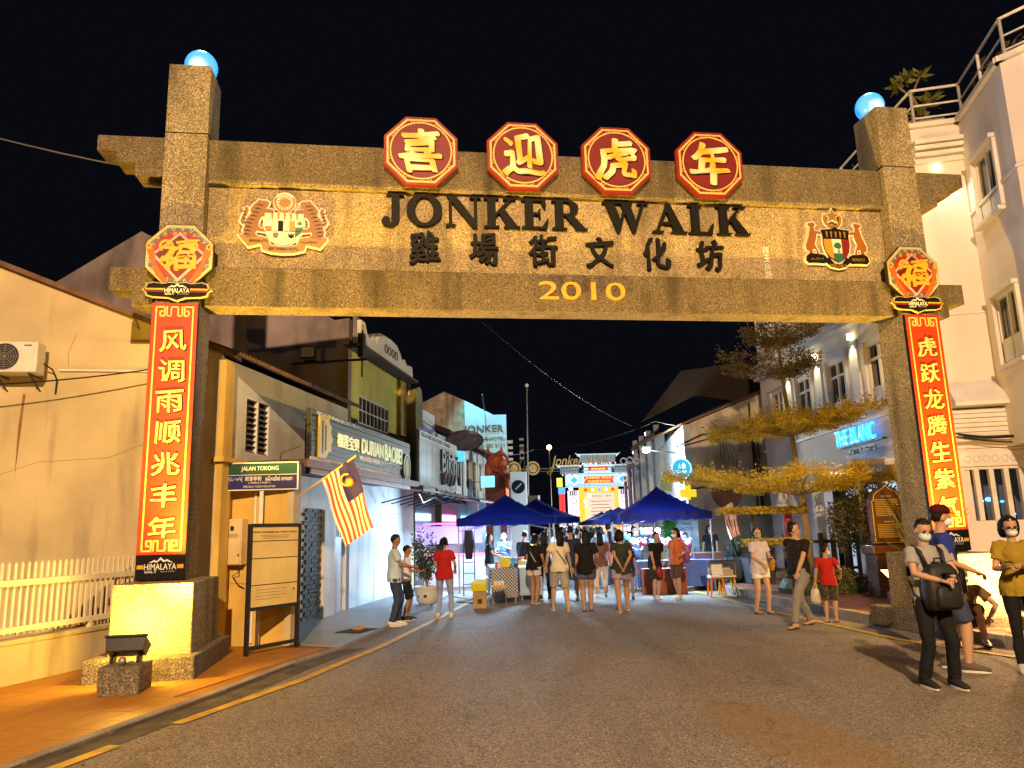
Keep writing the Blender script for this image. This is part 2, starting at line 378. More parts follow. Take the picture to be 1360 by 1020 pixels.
# ================================================================== GATE
gate = thing('street_gate', 'tall pebble-dashed concrete archway spanning the road with black lettering', 'archway', G)
PX = 5.47; PW = .60
for sgn in (-1, 1):
    x0, x1 = (-PX-PW, -PX) if sgn < 0 else (PX, PX+PW)
    cx = (x0+x1)/2
    def ringz(z, g_=0): return [(x0-g_, 0-g_, z), (x1+g_, 0-g_, z), (x1+g_, .65+g_, z), (x0-g_, .65+g_, z)]
    MB().rings([ringz(1.16), ringz(7.58)]).build('pillar', granite, gate, bevel=.012)
    MB().rings([ringz(7.595), ringz(8.70)]).build('pillar_cap', granite, gate, bevel=.012)
    MB().box(x0-.0, x1-.0, .012, .638, 7.57, 7.60).build('joint', black, gate)
    b0, b1 = (-6.17, -5.2) if sgn < 0 else (5.2, 6.17)
    MB().rings([[(b0+.0,-.6,.30),(b1,-.6,.30),(b1,.8,.30),(b0,.8,.30)], [(b0+.01,-.6,1.16),(b1-.01,-.6,1.16),(b1-.01,.8,1.16),(b0+.01,.8,1.16)]]).build('base', granite, gate, bevel=.015)
    MB().box(b0-.2, b1+.1 if sgn < 0 else b1+.2, -.82, 1.1, .0, .31).build('plinth', granite2, gate, bevel=.02)
bl = .11
MB().box(-PX, PX, bl, .54, 6.91, 7.55).build('upper_beam', granite_shaded, gate, bevel=.01)
MB().box(-PX, PX, bl, .54, 4.96, 5.56).build('lower_beam', granite_shaded, gate, bevel=.01)
MB().box(-PX, PX, bl+.12, .45, 5.56, 6.91).build('panel', granite_lit, gate)
MB().box(-PX, PX, bl+.02, bl+.121, 6.862, 6.908).build('ledge', granite, gate)
for s in (-1, 1):
    up = [(s*6.07,7.55),(s*7.03,7.55),(s*7.03,7.31),(s*6.76,7.31),(s*6.76,7.14),(s*6.49,7.14),(s*6.49,6.94),(s*6.10,6.94),(s*6.07,6.94)]
    lo = [(s*6.07,5.53),(s*6.73,5.53),(s*6.73,5.19),(s*6.42,5.19),(s*6.42,4.96),(s*6.07,4.96)]
    if s < 0: up, lo = up[::-1], lo[::-1]
    MB().poly(up, bl, .54).build('beam_end', granite_shaded, gate, bevel=.008)
    MB().poly(lo, bl, .54).build('beam_end', granite_shaded, gate, bevel=.008)
def globe_mat():
    m = bpy.data.materials.new('blue_globe_lamp'); m.use_nodes = True; nt = m.node_tree; nd = nt.nodes; lk = nt.links; P = nd['Principled BSDF']
    P.inputs['Base Color'].default_value = (.1,.3,.6,1); P.inputs['Roughness'].default_value = .3
    tc = nd.new('ShaderNodeTexCoord'); vm = nd.new('ShaderNodeVectorMath'); vm.operation = 'DISTANCE'; lk.new(tc.outputs['Object'], vm.inputs[0]); vm.inputs[1].default_value = (0,-.20,-.12)
    r = nd.new('ShaderNodeMapRange'); lk.new(vm.outputs['Value'], r.inputs[0]); r.inputs[1].default_value = .05; r.inputs[2].default_value = .17; r.inputs[3].default_value = 1; r.inputs[4].default_value = 0
    mx = nd.new('ShaderNodeMix'); mx.data_type = 'RGBA'; lk.new(r.outputs[0], mx.inputs[0]); mx.inputs[6].default_value = (.02,.34,.95,1); mx.inputs[7].default_value = (.75,1.0,1.0,1)
    st = nd.new('ShaderNodeMapRange'); lk.new(r.outputs[0], st.inputs[0]); st.inputs[3].default_value = 1.15; st.inputs[4].default_value = 2.2
    lk.new(mx.outputs[2], P.inputs['Emission Color']); lk.new(st.outputs[0], P.inputs['Emission Strength']); return m
gm = globe_mat()
for x in (-5.71, 5.63):
    o = MB().ball((0,0,0), .245, n=28).build('globe_lamp', gm, gate, smooth=True); o.location = (x, .36, 8.90)
    MB().lathe([(.12,8.70),(.10,8.74)], 16, (x,.36)).build('lamp_collar', darkmetal, gate)
    lamp('POINT', G @ Vector((x, .36, 9.35)), 30, (.15,.55,1.0), .1)
# JONKER WALK, nine... letters as solid serif shapes
def serif_word(word, x, z, w, h, y, ext):
    tot = 0; adv = []
    for ch in word:
        a = .42 if ch == ' ' else SER[ch][0] + .10
        adv.append(a); tot += a
    tot -= .10; k = w/tot; cx = x - w/2
    for ch, a in zip(word, adv):
        if ch != ' ':
            q = MB()
            for i, P in enumerate(SER[ch][1]):
                pts = [(cx + px*k, z + pz*h) for px, pz in P]
                q.poly(pts, y - ext - .0006*(i%7), y)
            q.build('letter', black, gate)
        cx += a*k
serif_word('JONKER WALK', .045, 6.325, 5.95, .49, bl+.12, .085)
PY = bl+.12
for i, ch in enumerate('雞場街文化坊'):
    text(ch, -2.28 + i*.922, 5.965, PY, .44, .50, black, gate, ext=.07, bold=.032, name='character', brush=.16, seed=i+1)
text('2010', .145, 5.29, bl, 1.37, .285, gold, gate, ext=.04, bold=.0, name='lettering')
for i, ch in enumerate('陳玉良題'):
    text(ch, 3.32, 6.10 - i*.145, PY, .11, .125, whitep, gate, ext=.012, bold=.0, name='signature', brush=.1, seed=i)

# four round-character medallions above the beam
def octo(r, rot=22.5): return [(r*math.cos(rad(rot+45*i)), r*math.sin(rad(rot+45*i))) for i in range(8)]
def medallion(x, ch, label, i):
    t = thing('medallion_sign', label, 'sign', G @ Matrix.Translation((x, -.03, 7.44)), 'greeting medallions on the gate beam')
    MB().poly(octo(.61), -.02, .06).build('board', plain('medallion_rim', (.20,.010,.009), .5), t, bevel=.004)
    MB().poly(octo(.565), -.026, -.021).build('rim', goldlit, t)
    MB().poly(octo(.53), -.032, -.027).build('face', red, t)
    MB().ring(0, 0, .475, .455, -.040, -.033, n=40).build('ring', goldlit, t)
    q = MB()                                    # zigzag border marks
    for a in range(0, 360, 15):
        if a % 45 == 30: continue
        for da, r1, r2 in ((-3,.485,.52),(3,.52,.485)):
            p = Vector((math.cos(rad(a+da)), math.sin(rad(a+da)))); p2 = Vector((math.cos(rad(a+da*.2)), math.sin(rad(a+da*.2))))
            n = Vector((-p.y, p.x))*.006; A = p*.485; B = p2*.522
            q.poly([tuple(A-n), tuple(B-n), tuple(B+n), tuple(A+n)], -.037, -.033)
    q.build('border_marks', goldlit, t)
    text(ch, .008, -.012, -.033, .66, .70, black, t, ext=.006, bold=.052, brush=.17, seed=i*3+2, name='shadow')
    text(ch, 0, 0, -.041, .64, .68, two_gold(), t, ext=.014, bold=.045, brush=.17, seed=i*3+2, name='character')
def two_gold():
    if 'brushed_gold_print' in MATS: return MATS['brushed_gold_print']
    m = mat('brushed_gold_print', (.85,.52,.04), .4, var=0)
    nt = m.node_tree; nd = nt.nodes; tc = nd.new('ShaderNodeTexCoord'); w = nd.new('ShaderNodeTexWave'); w.inputs['Scale'].default_value = .9; w.bands_direction = 'DIAGONAL'; w.inputs['Distortion'].default_value = 1.2
    nt.links.new(tc.outputs['Object'], w.inputs[0]); mx = nd.new('ShaderNodeMix'); mx.data_type = 'RGBA'; nt.links.new(w.outputs[1], mx.inputs[0])
    mx.inputs[6].default_value = (.70,.36,.015,1); mx.inputs[7].default_value = (.78,.64,.38,1); nt.links.new(mx.outputs[2], nd['Principled BSDF'].inputs['Base Color']); return m
for i, (x, ch, lb) in enumerate([(-2.33,'喜','red octagonal board with the gold character 喜, nearest the left pillar'),
        (-.745,'迎','red octagonal board with the gold character 迎 above the letters K and E'),
        (.77,'虎','red octagonal board with the gold character 虎 above the letters W and A'),
        (2.34,'年','red octagonal board with the gold character 年, nearest the right pillar')]): medallion(x, ch, lb, i)

# octagonal fortune plaques with sponsor plate on each pillar
slate = plain('slate_blue_print', (.10,.13,.13), .5); flame = plain('flame_orange_print', (.36,.10,.012), .5); silver = plain('silver_print', (.42,.38,.36), .4)
def fortune(x, label, grp):
    t = thing('fortune_plaque', label, 'sign', G @ Matrix.Translation((x, -.06, 5.65)), grp)
    MB().poly(octo(.50), -.015, .055).build('board', darkmetal, t, bevel=.004)
    MB().poly(octo(.485), -.021, -.016).build('rim', cream, t)
    MB().poly(octo(.44), -.026, -.022).build('face', slate, t)
    q = MB()
    for a in range(0, 360, 9):                 # pale criss-cross rays
        p = Vector((math.cos(rad(a)), math.sin(rad(a)))); p2 = Vector((math.cos(rad(a+8*(1 if a%2 else -1))), math.sin(rad(a+8*(1 if a%2 else -1)))))
        A, B = p*.30, p2*.43; d = (B-A).normalized(); n = Vector((-d.y,d.x))*.005
        q.poly([tuple(A-n),tuple(B-n),tuple(B+n),tuple(A+n)], -.029, -.0265)
    q.build('rays', silver, t)
    MB().poly([(.36*math.cos(rad(a)), .36*math.sin(rad(a))) for a in range(0,360,12)], -.033, -.0295).build('disc', orange_red, t)
    for s in (-1, 1):                          # orange sleeves and hands at both sides
        MB().poly([(s*.40,.12),(s*.43,.05),(s*.38,-.08),(s*.30,-.30),(s*.20,-.40),(s*.12,-.42),(s*.20,-.30),(s*.30,-.12),(s*.34,.10)], -.039, -.034).build('sleeve', flame, t)
        MB().ring(s*.405, .12, .045, .022, -.044, -.0395, n=14).build('cuff', gold, t)
    MB().poly([(0,.34),(.37,.0),(0,-.40),(-.37,0)], -.038, -.0335).build('diamond_rim', silver, t)
    MB().poly([(0,.29),(.32,.0),(0,-.35),(-.32,0)], -.043, -.0385).build('diamond', red, t)
    for k, (cx, cz, r, a0, a1) in enumerate([(.06,-.03,.17,-60,250),(.06,-.03,.095,80,400),(-.17,.12,.10,-20,230),(.16,.13,.10,-60,200),(-.16,-.10,.09,120,420)]):
        MB().ring(cx, cz, r, r-.035, -.056-.001*k, -.0435, n=20, a0=a0, a1=a1).build('flourish', gold, t)
    text('福', -.0, .0, -.0435, .48, .44, gold, t, ext=.018, bold=.028, brush=.22, seed=4, name='character')
    for k, c4 in enumerate('虎虎生威'):
        text(c4, -.20+.133*k, .325-.02*abs(k-1.5), -.0335, .055, .055, gold, t, ext=.006, bold=.03, name='small_character')
    # scalloped plate below
    W, H_ = .47, .115; oz = -.515
    pts = [(-W,oz),(-W+.04,oz+.03),(-W+.06,oz+.09),(-W+.14,oz+H_),(-.2,oz+H_-.02),(-.1,oz+H_),(0,oz+H_-.015),(.1,oz+H_),(.2,oz+H_-.02),(W-.14,oz+H_),(W-.06,oz+.09),(W-.04,oz+.03),(W,oz)]
    pts += [(W-.04,oz-.03),(W-.06,oz-.09),(W-.14,oz-H_),(.12,oz-H_-.01),(0,oz-H_-.06),(-.12,oz-H_-.01),(-W+.14,oz-H_),(-W+.06,oz-.09),(-W+.04,oz-.03)]
    MB().poly(pts[::-1], -.03, .0).build('plate_rim', cream, t)
    MB().poly([(a*.955,(b-oz)*.87+oz) for a,b in pts[::-1]], -.035, -.031).build('plate', black, t)
    for s in (-1, 1):
        MB().box(min(s*.42,s*.175), max(s*.42,s*.175), -.039, -.0355, oz-.005, oz+.018).build('band', gold, t)
        MB().box(min(s*.42,s*.175), max(s*.42,s*.175), -.039, -.0355, oz-.035, oz-.012).build('band', red, t)
    sponsor(t, 0, oz-.01, .33, -.0355)
def sponsor(t, x, z, w, y):
    q = MB()
    for P in ([(-.38,.33),(-.2,.62),(-.12,.5),(0,.85),(.12,.55),(.2,.66),(.4,.33),(.28,.4),(.2,.5),(.1,.4),(0,.62),(-.12,.36),(-.2,.46),(-.28,.38)],):
        q.poly([(x+a*w, z+b*w*.36) for a,b in P], y-.004, y)
    q.build('mountain_mark', whitep, t)
    text('HIMALAYA', x, z, y, w, w*.19, whitep, t, ext=.004, bold=.02)
    text('SALT', x-w*.29, z-w*.16, y, w*.38, w*.075, whitep, t, ext=.004, bold=.01)
    text('Sports Candy', x+w*.24, z-w*.16, y, w*.44, w*.06, silver, t, ext=.003, shear=.2)
fortune(-5.75, 'octagonal fortune plaque with black sponsor plate on the left pillar', 'octagonal fortune plaques on the pillars')
fortune(5.705, 'octagonal fortune plaque with black sponsor plate on the right pillar', 'octagonal fortune plaques on the pillars')

# couplet banners
def banner(s, chars, label):
    zt, zb = 4.95, 1.50
    t = thing('couplet_banner', label, 'banner', G @ Matrix.Translation((s*5.77, -.045, 0)), 'couplet banners on the pillars')
    MB().box(-.31,.31,-.012,.04,zb-.32,zt).build('board', black, t)
    MB().box(-.305,.305,-.020,-.013,zb,zt-.004).build('face', orange_red, t)
    q = MB(); y0, y1 = -.026, -.0205; w = .012
    for x in (-.245, .245): q.box(x-w/2-.004, x+w/2+.004, y0, y1, zb+.14, zt-.15)
    for zz, f in ((zt-.15, 1), (zb+.14, -1)):   # fret corners
        P = [(-.245,0),(-.245,.09),(-.13,.09),(-.13,-.04),(-.19,-.04),(-.19,.03),(-.165,.03)]
        for side in (-1, 1):
            pts = [(a*side, zz + b*f) for a, b in P]
            for (a,b),(c,d) in zip(pts, pts[1:]):
                q.box(min(a,c)-w, max(a,c)+w, y0, y1, min(b,d)-w, max(b,d)+w)
        pts = [(-.10,zz+.09*f),(-.10,zz-.04*f),(-.045,zz-.04*f),(-.045,zz+.09*f),(.045,zz+.09*f),(.045,zz-.04*f),(.10,zz-.04*f),(.10,zz+.09*f)]
        for (a,b),(c,d) in zip(pts, pts[1:]): q.box(min(a,c)-w*.8, max(a,c)+w*.8, y0-.001, y1-.0002, min(b,d)-w*.8, max(b,d)+w*.8)
    q.build('fret_border', goldlit, t)
    for i, ch in enumerate(chars):
        z = zt-.55 - i*.425
        text(ch, .008, z-.010, -.0205, .345, .31, black, t, ext=.004, bold=.032, brush=.16, seed=i+s*5, name='shadow')
        text(ch, 0, z, -.0250, .335, .30, cream, t, ext=.012, bold=.028, brush=.16, seed=i+s*5, name='character')
    sponsor(t, 0, zb-.155, .40, -.0135)
    for sg in (-1,1): MB().box(min(sg*.29,sg*.21), max(sg*.29,sg*.21), -.018, -.0135, zb-.18, zb-.13).build('band', gold, t)
banner(-1, '风调雨顺兆丰年', 'tall orange-red banner with gold characters on the left pillar')
banner(1, '虎跃龙腾生紫气', 'tall orange-red banner with gold characters on the right pillar')

# ------------------------------------------------------------------ crests
tiger_c = plain('tiger_orange_print', (.20,.085,.012), .5); brown_c = plain('brown_print', (.24,.085,.012), .5); green_c = plain('green_print', (.02,.10,.05), .5); yel_c = plain('yellow_print', (.40,.21,.012), .5)
def crest(x, z, k, label):
    t = thing('wall_crest', label, 'crest', G @ Matrix.Translation((x, PY, z)))
    def P(name, pts, m, d0, d1, mirror=False, fn=None):
        for s in ((1,-1) if mirror else (1,)):
            q = [(s*a*k, -b*k) for a, b in pts]
            MB().poly(q if s > 0 else q[::-1], d0, d1).build(name, m, t)
    return t, P
creamc = plain('crest_cream', (.72,.62,.48), .6); goldc = plain('crest_gold', (.26,.14,.012), .5); whitec = plain('crest_white', (.62,.56,.46), .6)
# left crest: offsets in units from the middle, y down
t, P = crest(-4.36, 6.26, .001124, 'coat of arms with two tigers and a shield left of the lettering')
sh = [(-250,-150),(250,-150),(250,20),(215,130),(140,230),(50,290),(0,305),(-50,290),(-140,230),(-215,130),(-250,20)]
tig = [(-195,-300),(-240,-325),(-290,-325),(-330,-340),(-345,-310),(-400,-255),(-440,-190),(-420,-140),(-470,-80),(-500,-20),(-505,60),(-520,90),(-510,150),(-470,205),(-300,205),(-370,140),(-350,100),(-240,115),(-215,60),(-290,70),(-330,40),(-325,-40),(-290,-100),(-230,-110),(-130,-150),(-150,-200),(-220,-210),(-260,-215),(-215,-250)]
tail = [(-520,-215),(-480,-235),(-455,-190),(-480,-110),(-520,-60),(-500,0),(-530,20),(-560,-30),(-530,-120),(-500,-180)]
rib = [(-575,170),(-520,150),(-470,205),(-300,180),(-200,200),(-170,300),(0,320),(170,300),(200,200),(300,180),(470,205),(530,160),(560,200),(470,320),(290,280),(265,360),(150,395),(0,405),(-150,395),(-265,360),(-290,275),(-450,320)]
def grow(pts, d):
    cx = sum(p[0] for p in pts)/len(pts); cy = sum(p[1] for p in pts)/len(pts); o = []
    n = len(pts)
    A = sum(pts[i][0]*pts[(i+1)%n][1]-pts[(i+1)%n][0]*pts[i][1] for i in range(n)); sg = 1 if A > 0 else -1
    for i in range(n):
        a = Vector(pts[i-1]); b = Vector(pts[i]); c = Vector(pts[(i+1)%n])
        e1 = (b-a).normalized(); e2 = (c-b).normalized(); m = (e1+e2)
        if m.length < .3: m = e1
        m.normalize(); nn = Vector((m.y,-m.x))*sg; o.append((b.x+nn.x*d, b.y+nn.y*d))
    return o
for nm, sh_, mir in (('backing',sh,0),('backing',tig,1),('backing',tail,1),('backing',rib,0)):
    P(nm, grow(sh_, 24), creamc, -.075+{id(sh):0,id(tig):.002,id(tail):.003,id(rib):.001}[id(sh_)], .0, bool(mir))
P('tiger', tig, tiger_c, -.085, -.076, True); P('tail', tail, tiger_c, -.085, -.076, True)
for i in range(9):
    yy = -270+i*52; xx = -300-24*i if i < 5 else -425-10*(i-5)
    P('tiger_stripe', [(xx-60,yy+8),(xx-18,yy+2),(xx+30,yy+22),(xx-18,yy+14)], black, -.089, -.0855, True)
for i in range(4): P('tail_stripe', [(-535+10*(i%2),-170+50*i),(-490,-165+50*i),(-500,-150+50*i)], black, -.089, -.0855, True)
P('ribbon', rib, goldc, -.086, -.0765)
P('shield', sh, whitec, -.092, -.087)
for i in range(5): P('dagger', [(-170+80*i,-140),(-140+80*i,-150),(-145+80*i,-60),(-158+80*i,-60)], goldc, -.097, -.0925)
for a, b, m_ in ((-250,-175,whitep),(-75,-10,black),(70,140,yel_c)): P('shield_panel', [(a,-40),(b,-40),(b,100),(a,100)], m_, -.096, -.0925)
P('shield_panel', [(-248,40),(-160,40),(-160,100),(-232,100)], goldc, -.098, -.0965)
P('shield_panel', [(145,50),(246,50),(225,115),(145,195)], green_c, -.096, -.0925)
P('shield_line', [(-225,100),(222,100),(222,106),(-225,106)], black, -.0985, -.0981)
P('tree_mark', [(165,0),(205,-40),(235,0),(205,15)], green_c, -.096, -.0925)
P('flower_mark', [(-140,140),(-100,125),(-65,140),(-75,190),(-105,205),(-135,185)], plain('purple_print', (.15,.10,.20)), -.096, -.0925)
P('bird_mark', [(50,130),(80,160),(95,125),(110,160),(140,130),(125,190),(95,200),(65,185)], black, -.096, -.0925)
MB().ring(0, 300*.001124, 150*.001124, 124*.001124, -.08, 0, n=36).build('backing', creamc, t)
MB().ring(0, 305*.001124, 140*.001124, 108*.001124, -.086, -.0805, n=30, a0=150, a1=390).build('crescent', goldc, t)
MB().poly([((118)*.001124*math.cos(rad(a)), 300*.001124+118*.001124*math.sin(rad(a))) for a in range(0,360,12)], -.078, 0).build('disc', creamc, t)
st = []
for i in range(28):
    rr = (100 if i%2 == 0 else 52)*.001124; st.append((rr*math.cos(math.pi*i/14+.11), 300*.001124+rr*math.sin(math.pi*i/14+.11)))
MB().poly(st, -.092, -.0865).build('sun', goldc, t)
st2 = [(1.55*a, (b-300*.001124)*1.55+300*.001124) for a,b in st if b > 300*.001124+.02]
text('BERSEKUTU', -.36, -.275, -.0865, .26, .035, black, t, ext=.004); text('BERTAMBAH MUTU', 0, -.395, -.0865, .42, .04, black, t, ext=.004); text('برسكوتو', .36, -.275, -.0865, .24, .045, black, t, ext=.004)
# right crest
t, P = crest(4.545, 6.28, .00141, 'state coat of arms with brown mousedeer and red-yellow shield, right end')
sh = [(-180,-125),(-40,-140),(0,-165),(40,-140),(180,-125),(165,-40),(170,60),(150,150),(110,215),(50,255),(0,275),(-50,255),(-110,215),(-150,150),(-170,60),(-165,-40)]
deer = [(-330,-205),(-340,-180),(-310,-160),(-340,-40),(-385,70),(-380,130),(-350,140),(-350,190),(-320,190),(-300,110),(-260,120),(-250,190),(-225,190),(-245,120),(-275,60),(-245,-30),(-240,-80),(-190,-70),(-180,-100),(-260,-110),(-265,-160),(-245,-190),(-260,-215),(-300,-210)]
foot = [(-390,200),(-340,165),(-260,175),(-190,180),(-150,200),(-130,260),(-170,290),(-300,285),(-370,290),(-400,260)]
band = [(-150,230),(-110,215),(-50,290),(0,300),(50,290),(110,215),(150,230),(150,280),(90,330),(0,350),(-90,330),(-150,280)]
for nm, s_, mir, dd in (('backing',sh,0,0),('backing',deer,1,.002),('backing',foot,1,.003),('backing',band,0,.001)): P(nm, grow(s_, 20), creamc, -.065+dd, 0, bool(mir))
P('mousedeer', deer, brown_c, -.075, -.066, True); P('foot', foot, black, -.075, -.066, True); P('ribbon', band, black, -.076, -.0665)
P('shield', sh, black, -.082, -.0765)
P('shield_panel', [(-160,-10),(-65,-10),(-50,240),(-100,210),(-148,140),(-165,60)], yel_c, -.086, -.0825)
P('shield_panel', [(160,-10),(65,-10),(68,245),(105,210),(148,140),(165,60)], red, -.086, -.0825)
P('shield_panel', [(-62,-10),(62,-10),(64,165),(-50,165)], whitec, -.086, -.0825); P('shield_panel', [(-50,168),(64,168),(66,245),(5,272),(-45,245)], green_c, -.086, -.0825)
P('tree_mark', [(8,160),(14,110),(-35,95),(-40,65),(-10,35),(30,35),(55,65),(50,95),(24,110),(30,160)], green_c, -.089, -.0865)
for i in range(5): P('dagger', [(-125+57*i,-110),(-100+57*i,-100),(-108+57*i,-30),(-118+57*i,-30)], goldc, -.087, -.0825)
k = .00141
MB().ring(-.02, 258*k, 130*k, 112*k, -.066, 0, n=32, a0=135, a1=405).build('backing', creamc, t); MB().ring(-.02, 265*k, 118*k, 82*k, -.073, -.0665, n=28, a0=150, a1=390).build('crescent', goldc, t)
def star(r, cx, cz, n=5, q_=.42): return [((r if i%2 == 0 else r*q_)*math.sin(math.pi*i/n)+cx, (r if i%2 == 0 else r*q_)*math.cos(math.pi*i/n)+cz) for i in range(2*n)]
MB().poly(star(125*k, -.02, 300*k), -.069, 0).build('backing', creamc, t); MB().poly(star(92*k, -.02, 300*k), -.078, -.0695).build('star', goldc, t)
text('MELAKA', 0, -.445, -.0765, .30, .06, goldc, t, ext=.004, bold=.02)
for s in (-1, 1): text('BERSATU' if s > 0 else 'ملاك', s*.37, -.335, -.0755, .22, .05, goldc, t, ext=.004)

# floodlights and their blocks
def flood(M, label, power, warm=SODIUM, aim=None):
    t = thing('floodlight', label, 'floodlight', M, 'floodlights at the gate')
    # open trough: glass on the +y side
    q = MB()
    q.rings([[(-.26,-.10,.00),(.26,-.10,.0),(.26,.10,.0),(-.26,.10,.0)],[(-.29,-.14,.20),(.29,-.14,.20),(.29,.15,.20),(-.29,.15,.20)]], cap=True)
    hs = q.build('housing', darkmetal, t, bevel=.01)
    hs.location = (0,-.02,.10); hs.rotation_euler = (rad(-30),0,0); hs.scale = (.76,.8,.72)
    MB().box(-.30,.30,-.16,-.13,.20,.235).build('lip', darkmetal, hs)
    MB().box(-.25,.25,-.11,.12,.201,.207).build('lens', glow('flood_lens', (1.0,.75,.3), 20), hs)
    MB().box(-.16,-.12,-.05,.05,0,.07).build('bracket', darkmetal, t); MB().box(.12,.16,-.05,.05,0,.07).build('bracket', darkmetal, t)
    MB().ball((0,-.13,.04), .045, n=10).build('junction_box', greymetal, t, smooth=True)
    p = M @ Vector((0,.03,.36))
    lamp('SPOT', p, power, warm, .07, target=M @ Vector(aim), spot=114, blend=1.0)
    lamp('POINT', M @ Vector((0,.25,.42)), power*(.024 if 'left' in label else .055), (1.0,.60,.09 if 'left' in label else .25), .10)
    lamp('SPOT', p, power*.022, (1.0,.62,.05), .08, target=M @ Vector((0,1.3,.55)), spot=140, blend=1.0)
FL = G @ Matrix.Translation((-5.78, -1.32, .30)); FR = G @ Matrix.Translation((5.95, -1.32, .30))
for M, side in ((G @ Matrix.Translation((-5.73,-1.34,0)), 'left'), (G @ Matrix.Translation((5.95,-1.34,0)), 'right')):
    b = thing('lamp_block', f'rough concrete block carrying the {side} floodlight', 'concrete block', M)
    MB().box(-.19,.24,-.24,.24,.028,.34).build('block', granite2, b, bevel=.02)
FLOOD_L = flood(G @ Matrix.Translation((-5.72,-1.30,.34)), 'dark trough floodlight on the block before the left pillar', 7200, aim=(3.6,1.2,5.6))
FLOOD_R = flood(G @ Matrix.Translation((5.95,-1.30,.34)), 'dark trough floodlight before the right pillar', 4600, aim=(-2.6,1.2,5.6))

# ================================================================== LEFT SIDE
plaster = mat('cream_plaster', (.52,.42,.24), .85, var=.2, vs=.9, bump=.25, bs=14, grime=.75, gsc=(1.6,1.6,.25))
plaster_y = mat('yellow_plaster', (.64,.43,.10), .8, var=.15, vs=1.4, bump=.2, bs=16, grime=.5, gsc=(1.5,1.5,.4))
plaster_w = mat('white_plaster', (.62,.62,.60), .8, var=.12, vs=1.2, bump=.2, bs=16, grime=.4, gsc=(1.6,1.6,.3))
plaster_g = mat('lime_yellow_plaster', (.78,.70,.12), .8, var=.15, vs=1.2, bump=.2, bs=16, grime=.5, gsc=(1.6,1.6,.3))
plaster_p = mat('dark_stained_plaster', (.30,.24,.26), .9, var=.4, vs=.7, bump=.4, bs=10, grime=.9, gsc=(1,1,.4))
roof_m = mat('rusty_roof_sheet', (.16,.085,.05), .8, var=.4, vs=3, bump=.4, bs=20)
shutter = plain('louvre_glass_blade', (.16,.15,.15), .25)
def louvre_window(par, x0, x1, z0, z1, y):
    f = MB()
    for a, b in ((x0,x0+.035),((x0+x1)/2-.02,(x0+x1)/2+.02),(x1-.035,x1)): f.box(a,b,y-.02,y+.05,z0,z1)
    f.box(x0+.035,x1-.035,y-.018,y+.048,z0,z0+.03); f.box(x0+.035,x1-.035,y-.018,y+.048,z1-.03,z1)
    w = f.build('window', whitep, par)
    MB().box(x0,x1,y+.10,y+.11,z0,z1).build('dark_pane', glass, w)
    o0 = None
    for side in (0, 1):
        a = x0+.045 if side == 0 else (x0+x1)/2+.03; b = (x0+x1)/2-.03 if side == 0 else x1-.045
        n = 9
        for i in range(n):
            z = z0+.06+(z1-z0-.10)*i/n
            if o0 is None:
                o0 = MB().add([(-.5*(b-a),-.035,-.02),(.5*(b-a),-.035,-.02),(.5*(b-a),.035,.035),(-.5*(b-a),.035,.035),(-.5*(b-a),-.035,-.014),(.5*(b-a),-.035,-.014),(.5*(b-a),.035,.041),(-.5*(b-a),.035,.041)],
                      [(0,3,2,1),(4,5,6,7),(0,1,5,4),(1,2,6,5),(2,3,7,6),(3,0,4,7)]).build('slat', shutter, w)
                o0.location = ((a+b)/2, y+.03, z)
            else: piece(o0, ((a+b)/2, y+.03, z), w)
def window(par, x0, x1, z0, z1, y, nx=2, nz=2, fm=None, bar=.025, pane=None, depth=.06, name='window', lit=None):
    fm = fm or whitep
    f = MB(); t = .04
    f.box(x0,x1,y-.015,y+depth,z0,z0+t).box(x0,x1,y-.015,y+depth,z1-t,z1).box(x0,x0+t,y-.012,y+depth-.003,z0+t,z1-t).box(x1-t,x1,y-.012,y+depth-.003,z0+t,z1-t)
    w = f.build(name, fm, par)
    MB().box(x0+t,x1-t,y+depth*.6,y+depth*.6+.01,z0+t,z1-t).build('pane', lit or pane or glass, w)
    if nx > 1 or nz > 1:
        q = MB()
        for i in range(1,nx): x = x0+(x1-x0)*i/nx; q.box(x-bar/2,x+bar/2,y-.006,y+depth*.55,z0+t,z1-t)
        for i in range(1,nz): z = z0+(z1-z0)*i/nz; q.box(x0+t,x1-t,y-.003,y+depth*.5,z-bar/2,z+bar/2)
        q.build('glazing_bar', fm, w)
    return w

# --- single-pitch corner house with the blank side wall, louvres and the yard
CX = Vector(L @ Vector((-.5,0,0)))
AF = Matrix.Translation(CX) @ Matrix.Rotation(GA + math.pi, 4, 'Z')        # x runs left from the corner
h1 = thing('corner_house', 'pale corner house with blank sloping side wall, air conditioner and louvred windows', 'house', L)
def inL(M): return L.inverted() @ M
q = MB(inL(AF)); q.poly([(0,0),(0,4.62),(9,8.27),(9,0)], -.2, 0)
q.build('side_wall', plaster, h1)
q = MB(inL(AF)); q.poly([(-.25,4.52),(9,8.27),(9,8.35),(-.25,4.60)], -.26, .10); q.build('roof_edge', roof_m, h1)
roof_n = 26; q = MB()
q.add([(-.55,-.30,4.55),(5.09,-.30,4.55),(5.09,8,7.88),(-.55,8,7.88),(-.55,-.30,4.585),(5.09,-.30,4.585),(5.09,8,7.915),(-.55,8,7.915)],[(0,3,2,1),(4,5,6,7),(0,1,5,4),(1,2,6,5),(2,3,7,6),(3,0,4,7)])
for i in range(58):                                                      # corrugated roof sheets seen at the eaves
    s0 = -.60+5.7*i/58
    q.tube([(s0+.1,-.33,4.585),(s0+.1,8,7.92)], .030, 6)
q.build('roof', roof_m, h1)
MB().wall(-.5, 5.1, 2.9, 4.55, 0, .2, [(.33,1.22,3.08,4.05),(2.72,3.6,3.08,4.05)]).build('front_wall', plaster_w, h1)
